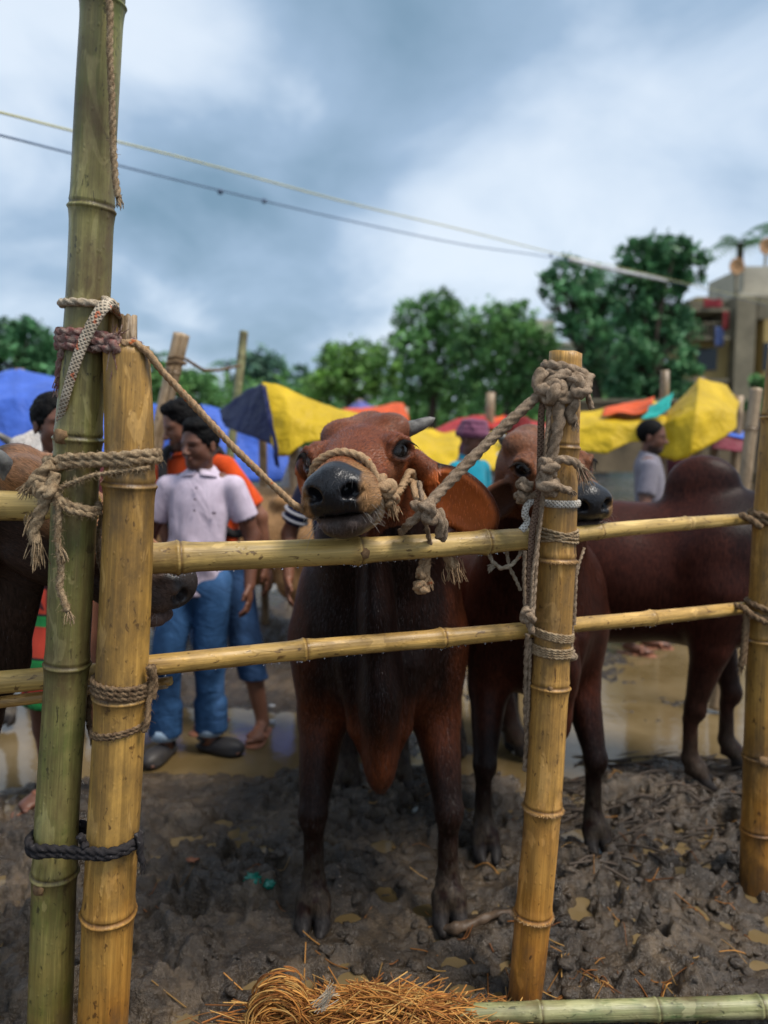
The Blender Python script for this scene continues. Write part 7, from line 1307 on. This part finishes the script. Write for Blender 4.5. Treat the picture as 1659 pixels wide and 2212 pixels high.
def heap():
    mb = MB(); 
    for k in range(2000):                                     # loose strands lying over one another, higher in the middle
        u = rg.normal(); x = hb.x + 0.07 + u * 0.17; y = 1.93 + rg.normal() * 0.06; top = 0.125 * math.exp(-((x - hb.x - 0.06) / 0.30) ** 2) * math.exp(-((y - 1.93) / 0.12) ** 2); z = rg.uniform(0.1, 1.0) * top + 0.012; a = rg.normal() * 0.55 + (0.25 if x > hb.x else -0.2); L = rg.uniform(0.06, 0.20)
        d = np.array((math.cos(a), math.sin(a), rg.normal() * 0.22)); d /= np.linalg.norm(d); b = np.array((0, 0, 1.0)) * rg.uniform(-0.02, 0.03); p = np.array([(x, y, z) - d * L / 2, (x, y, z) + b * 0.6, (x, y, z) + d * L / 2 - np.array((0, 0, rg.uniform(0, 0.03)))]); p[:, 2] = np.maximum(p[:, 2], ground_h(p[:, 0], p[:, 1]) + 0.003); mb.tube(catmull(p, 3), rg.uniform(0.0009, 0.0022), 4, False, col=np.array(SC[rg.integers(5)]) * rg.uniform(0.6, 1.3))
    tag(mb.build('strands', MAT['straw'], hay, color=True), kind='stuff')
    # the twisted hank at its left end
    mb = MB(); c = np.array(G(610, 2205)); c[1] = 1.95; c[2] = 0.085
    for k in range(330):
        t0 = rg.uniform(0, 2 * math.pi); th = t0 + np.linspace(0, rg.uniform(0.8, 2.2), 9); rr = 0.075 * rg.uniform(0.55, 1.05); off = rg.normal(size=3) * np.array((0.008, 0.03, 0.008)); p = np.stack([c[0] + rr * np.cos(th) * 1.05, c[1] + 0.03 * np.sin(th * 0.5 + k), c[2] + rr * 0.85 * np.sin(th)], 1) + off; p[:, 2] = np.maximum(p[:, 2], 0.012); mb.tube(p, rg.uniform(0.001, 0.0022), 4, False, col=np.array(SC[rg.integers(5)]) * rg.uniform(0.6, 1.2))
    tag(mb.build('twisted_hank', MAT['straw'], hay, color=True), kind='stuff')
    mb = MB()
    for k in range(26): a = np.array(P(700 + rg.normal() * 6, 2160 + rg.normal() * 6, 1.86)); d = np.array((0.5 + rg.normal() * .2, -0.1, 0.75 + rg.normal() * .2)); mb.tube(catmull([a - d * 0.03, a + rg.normal(size=3) * 0.004, a + d * 0.035 + rg.normal(size=3) * 0.006], 3), 0.001, 4, False, col=(0.66, 0.56, 0.42))
    tag(mb.build('pale_fibre_tuft', MAT['straw'], hay, color=True), kind='stuff')
heap()
ls = MB()
def scatter():
    spots = [((0.85, 1.95), (0.35, 0.22), 60), ((0.25, 1.95), (0.35, 0.15), 46), ((1.2, 2.4), (0.4, 0.35), 55), ((-0.3, 2.2), (0.4, 0.35), 40), ((0.5, 2.05), (0.15, 0.12), 40), ((1.0, 3.2), (0.5, 0.4), 60)]
    for (cx, cy), (sx, sy), n in spots:
        for k in range(n):
            x = cx + rg.normal() * sx; y = cy + rg.normal() * sy; a = rg.uniform(0, math.pi); L = rg.uniform(0.03, 0.11); p = np.array([(x - math.cos(a) * L / 2, y - math.sin(a) * L / 2, 0), (x, y, 0), (x + math.cos(a) * L / 2, y + math.sin(a) * L / 2, 0)]); p[:, 2] = ground_h(p[:, 0], p[:, 1]) + 0.004 + np.array((0, 0.004, rg.uniform(0, 0.02))); ls.tube(catmull(p, 3), rg.uniform(0.001, 0.0024), 4, False, col=np.array(SC[rg.integers(5)]) * rg.uniform(0.4, 1.0))
scatter(); tag(ls.build('loose_straw', MAT['straw'], None, color=True), 'short loose straws strewn over the mud', 'straw', kind='stuff')
def gz(p, dz=0.0): return (p[0], p[1], float(ground_h(p[0], p[1])) + dz)
# dark trampled sticks and leaves on the right
sk = MB()
for k in range(240):
    x = rg.uniform(0.75, 1.9); y = rg.uniform(2.7, 3.9); a = rg.normal() * 0.5; L = rg.uniform(0.06, 0.28); p = np.array([(x - math.cos(a) * L / 2, y - math.sin(a) * L / 2, 0), (x, y, 0), (x + math.cos(a) * L / 2, y + math.sin(a) * L / 2, 0)]); p[:, 2] = ground_h(p[:, 0], p[:, 1]) + np.array((0.004, 0.012, 0.006)); sk.tube(catmull(p, 3), rg.uniform(0.002, 0.006), 5, False, col=np.array((0.045, 0.034, 0.026)) * rg.uniform(0.5, 2.2))
tag(sk.build('trampled_litter', MAT['straw'], None, color=True), 'dark trampled stalks pressed into the mud behind the middle post', 'litter', kind='stuff')
# root lying in the mud at the foot of the middle post
rt = [gz(G(x, y), 0.012) for x, y in ((952, 2010), (980, 2018), (1010, 2010), (1050, 2002), (1085, 1998), (1110, 1990))]; v, f, c = tube(catmull(rt, 8), np.interp(np.arange(41), [0, 8, 25, 40], [0.010, 0.020, 0.014, 0.012]), 12, True, lambda t, i: 1 + 0.12 * np.sin(3 * t + i * 0.5) + 0.1 * np.sin(i * 0.9)); o = mesh_obj('tree_root', v, [tuple(x) for x in f] + [tuple(x) for x in c], MAT['bark_wet'] if 'bark_wet' in MAT else m_plain('wet_root', (0.10, 0.065, 0.04), (0.05, 0.032, 0.02), 30, 0.5, 0.6, 60, 0.004), None, True, tuple(rt[0])); tag(o, 'crooked brown root lying in the mud by the middle post', 'root')
# crushed green plastic
def crumple(name, label, cat, c, r, mat, seed, squash=0.5):
    rr = np.random.default_rng(seed); v, f = sphere((0, 0, 0), 1.0, None, 12, 18); n = fbm(v[:, 0] * 2.4 + seed, v[:, 1] * 2.4, v[:, 2] * 2.4, 3, seed); v = v * (0.45 + 1.1 * np.abs(n - 0.5) * 2 + 0.25 * n)[:, None] * np.array((1.0, 0.8, squash)) * r + np.array(c); o = mesh_obj(name, v, f, mat, None, False, tuple(c)); tag(o, label, cat); return o
t = NT('green_plastic'); t.set(Base_Color=(0.006, 0.16, 0.11), Roughness=0.18, Specular_IOR_Level=0.6); t.bump(t.noise(t.coord(), 60, 3, 0.6), 0.8, 0.01); MAT['gplastic'] = t.m; MAT['wplastic'] = m_plain('white_plastic', (0.62, 0.64, 0.68), rough=0.35, bump=0.4, bscale=60)
crumple('plastic_scrap', 'crushed dark green plastic left of the pair in the mud', 'litter', gz(G(545, 1950), 0.012), 0.035, MAT['gplastic'], 5); crumple('plastic_scrap', 'crushed bright green plastic beside the left hoof of the brown cow', 'litter', gz(G(582, 1948), 0.015), 0.030, MAT['gplastic'], 8)
crumple('plastic_scrap', 'small white plastic scrap in the mud right of the middle post', 'litter', gz(G(1285, 1640), 0.01), 0.035, MAT['wplastic'], 3, 0.25); crumple('plastic_scrap', 'white scrap floating in the puddle beside the sandal', 'litter', gz(G(588, 1528), 0.03), 0.022, MAT['wplastic'], 4, 0.3); crumple('plastic_scrap', 'second white scrap nearer in the puddle', 'litter', gz(G(588, 1556), 0.03), 0.022, MAT['wplastic'], 6, 0.3)
MAT['brick_chip'] = m_plain('brick_chip', (0.26, 0.10, 0.05), (0.16, 0.065, 0.035), 30, 0.8, 0.5, 60, 0.004)
for i, (x, y, lab) in enumerate(((415, 1888, 'reddish wood chip in the mud right of the yellow post'), (1540, 1752, 'flat reddish chip in the mud left of the right post'))): crumple('wood_chip', lab, 'litter', gz(G(x, y), 0.006), 0.028, MAT['brick_chip'], 20 + i, 0.25)
# water drops hanging under the rails
MAT['drop'] = NT('water_drop').set(Base_Color=(0.9, 0.9, 0.9), Roughness=0.03, Transmission_Weight=1.0, IOR=1.33).m
def drops(ob, n, seed):
    rr = np.random.default_rng(seed); me = ob.data; M = np.array(ob.matrix_basis); co = np.empty(len(me.vertices) * 3, np.float32); me.vertices.foreach_get('co', co); w = co.reshape(-1, 3) @ M[:3, :3].T + M[:3, 3]; c = w.mean(0); k = 0; mb = MB()
    lowest = {}
    for i in range(0, len(w) - 28, 28):
        seg = w[i:i + 28]; j = seg[:, 2].argmin(); lowest[i] = seg[j]
    pts = np.array(list(lowest.values()))
    for _ in range(n): q = pts[rr.integers(len(pts))]; r = rr.uniform(0.0016, 0.0034); v, f = sphere(q - np.array((0, 0, r * 0.7)), np.array((r, r, r * 1.25)), None, 6, 8); mb.add(v, f)
    bpy.context.view_layer.update(); o = mb.build('water_drops', MAT['drop']); o.parent = ob; o.matrix_parent_inverse = ob.matrix_world.inverted(); o['kind'] = 'stuff'
for i, ob in enumerate((rail_up, rail_lo, rail_lo_r)): drops(ob, (60, 46, 20)[i], i)
# crumbled clods of mud
def clods():
    rr = np.random.default_rng(91); kinds = []
    for k in range(6):
        v, f = sphere((0, 0, 0), 1.0, None, 6, 8); n = fbm(v[:, 0] * 1.7 + 9 * k, v[:, 1] * 1.7, v[:, 2] * 1.7, 3, k); kinds.append((v * (0.25 + 1.5 * n)[:, None] * np.array((1, 0.8, 0.55)), f))
    N = 1900; x = rr.uniform(-1.5, 2.1, N); y = 1.55 + (3.9 - 1.55) * rr.random(N) ** 0.9; keep = fbm(x * 1.6 + 5, y * 1.6, octaves=3, seed=33) + rr.normal(size=N) * 0.06 > 0.49; x, y = x[keep], y[keep]; z = ground_h(x, y); ok = z > -0.018; x, y, z = x[ok], y[ok], z[ok]; vs, fs, o = [], [], 0
    for i in range(len(x)):
        v, f = kinds[i % 6]; r = 0.009 + 0.026 * rr.random() ** 2; a = rr.uniform(0, 6.28); c, s = math.cos(a), math.sin(a); q = v * r; q = np.stack([q[:, 0] * c - q[:, 1] * s + x[i], q[:, 0] * s + q[:, 1] * c + y[i], q[:, 2] + z[i] - r * 0.05], 1); vs.append(q); fs.append(f + o); o += len(v)
    tag(mesh_obj('mud_clods', np.concatenate(vs), np.concatenate(fs), MAT['mud']), 'crumbled clods of wet mud strewn over the pen floor', 'mud', kind='stuff')
clods()
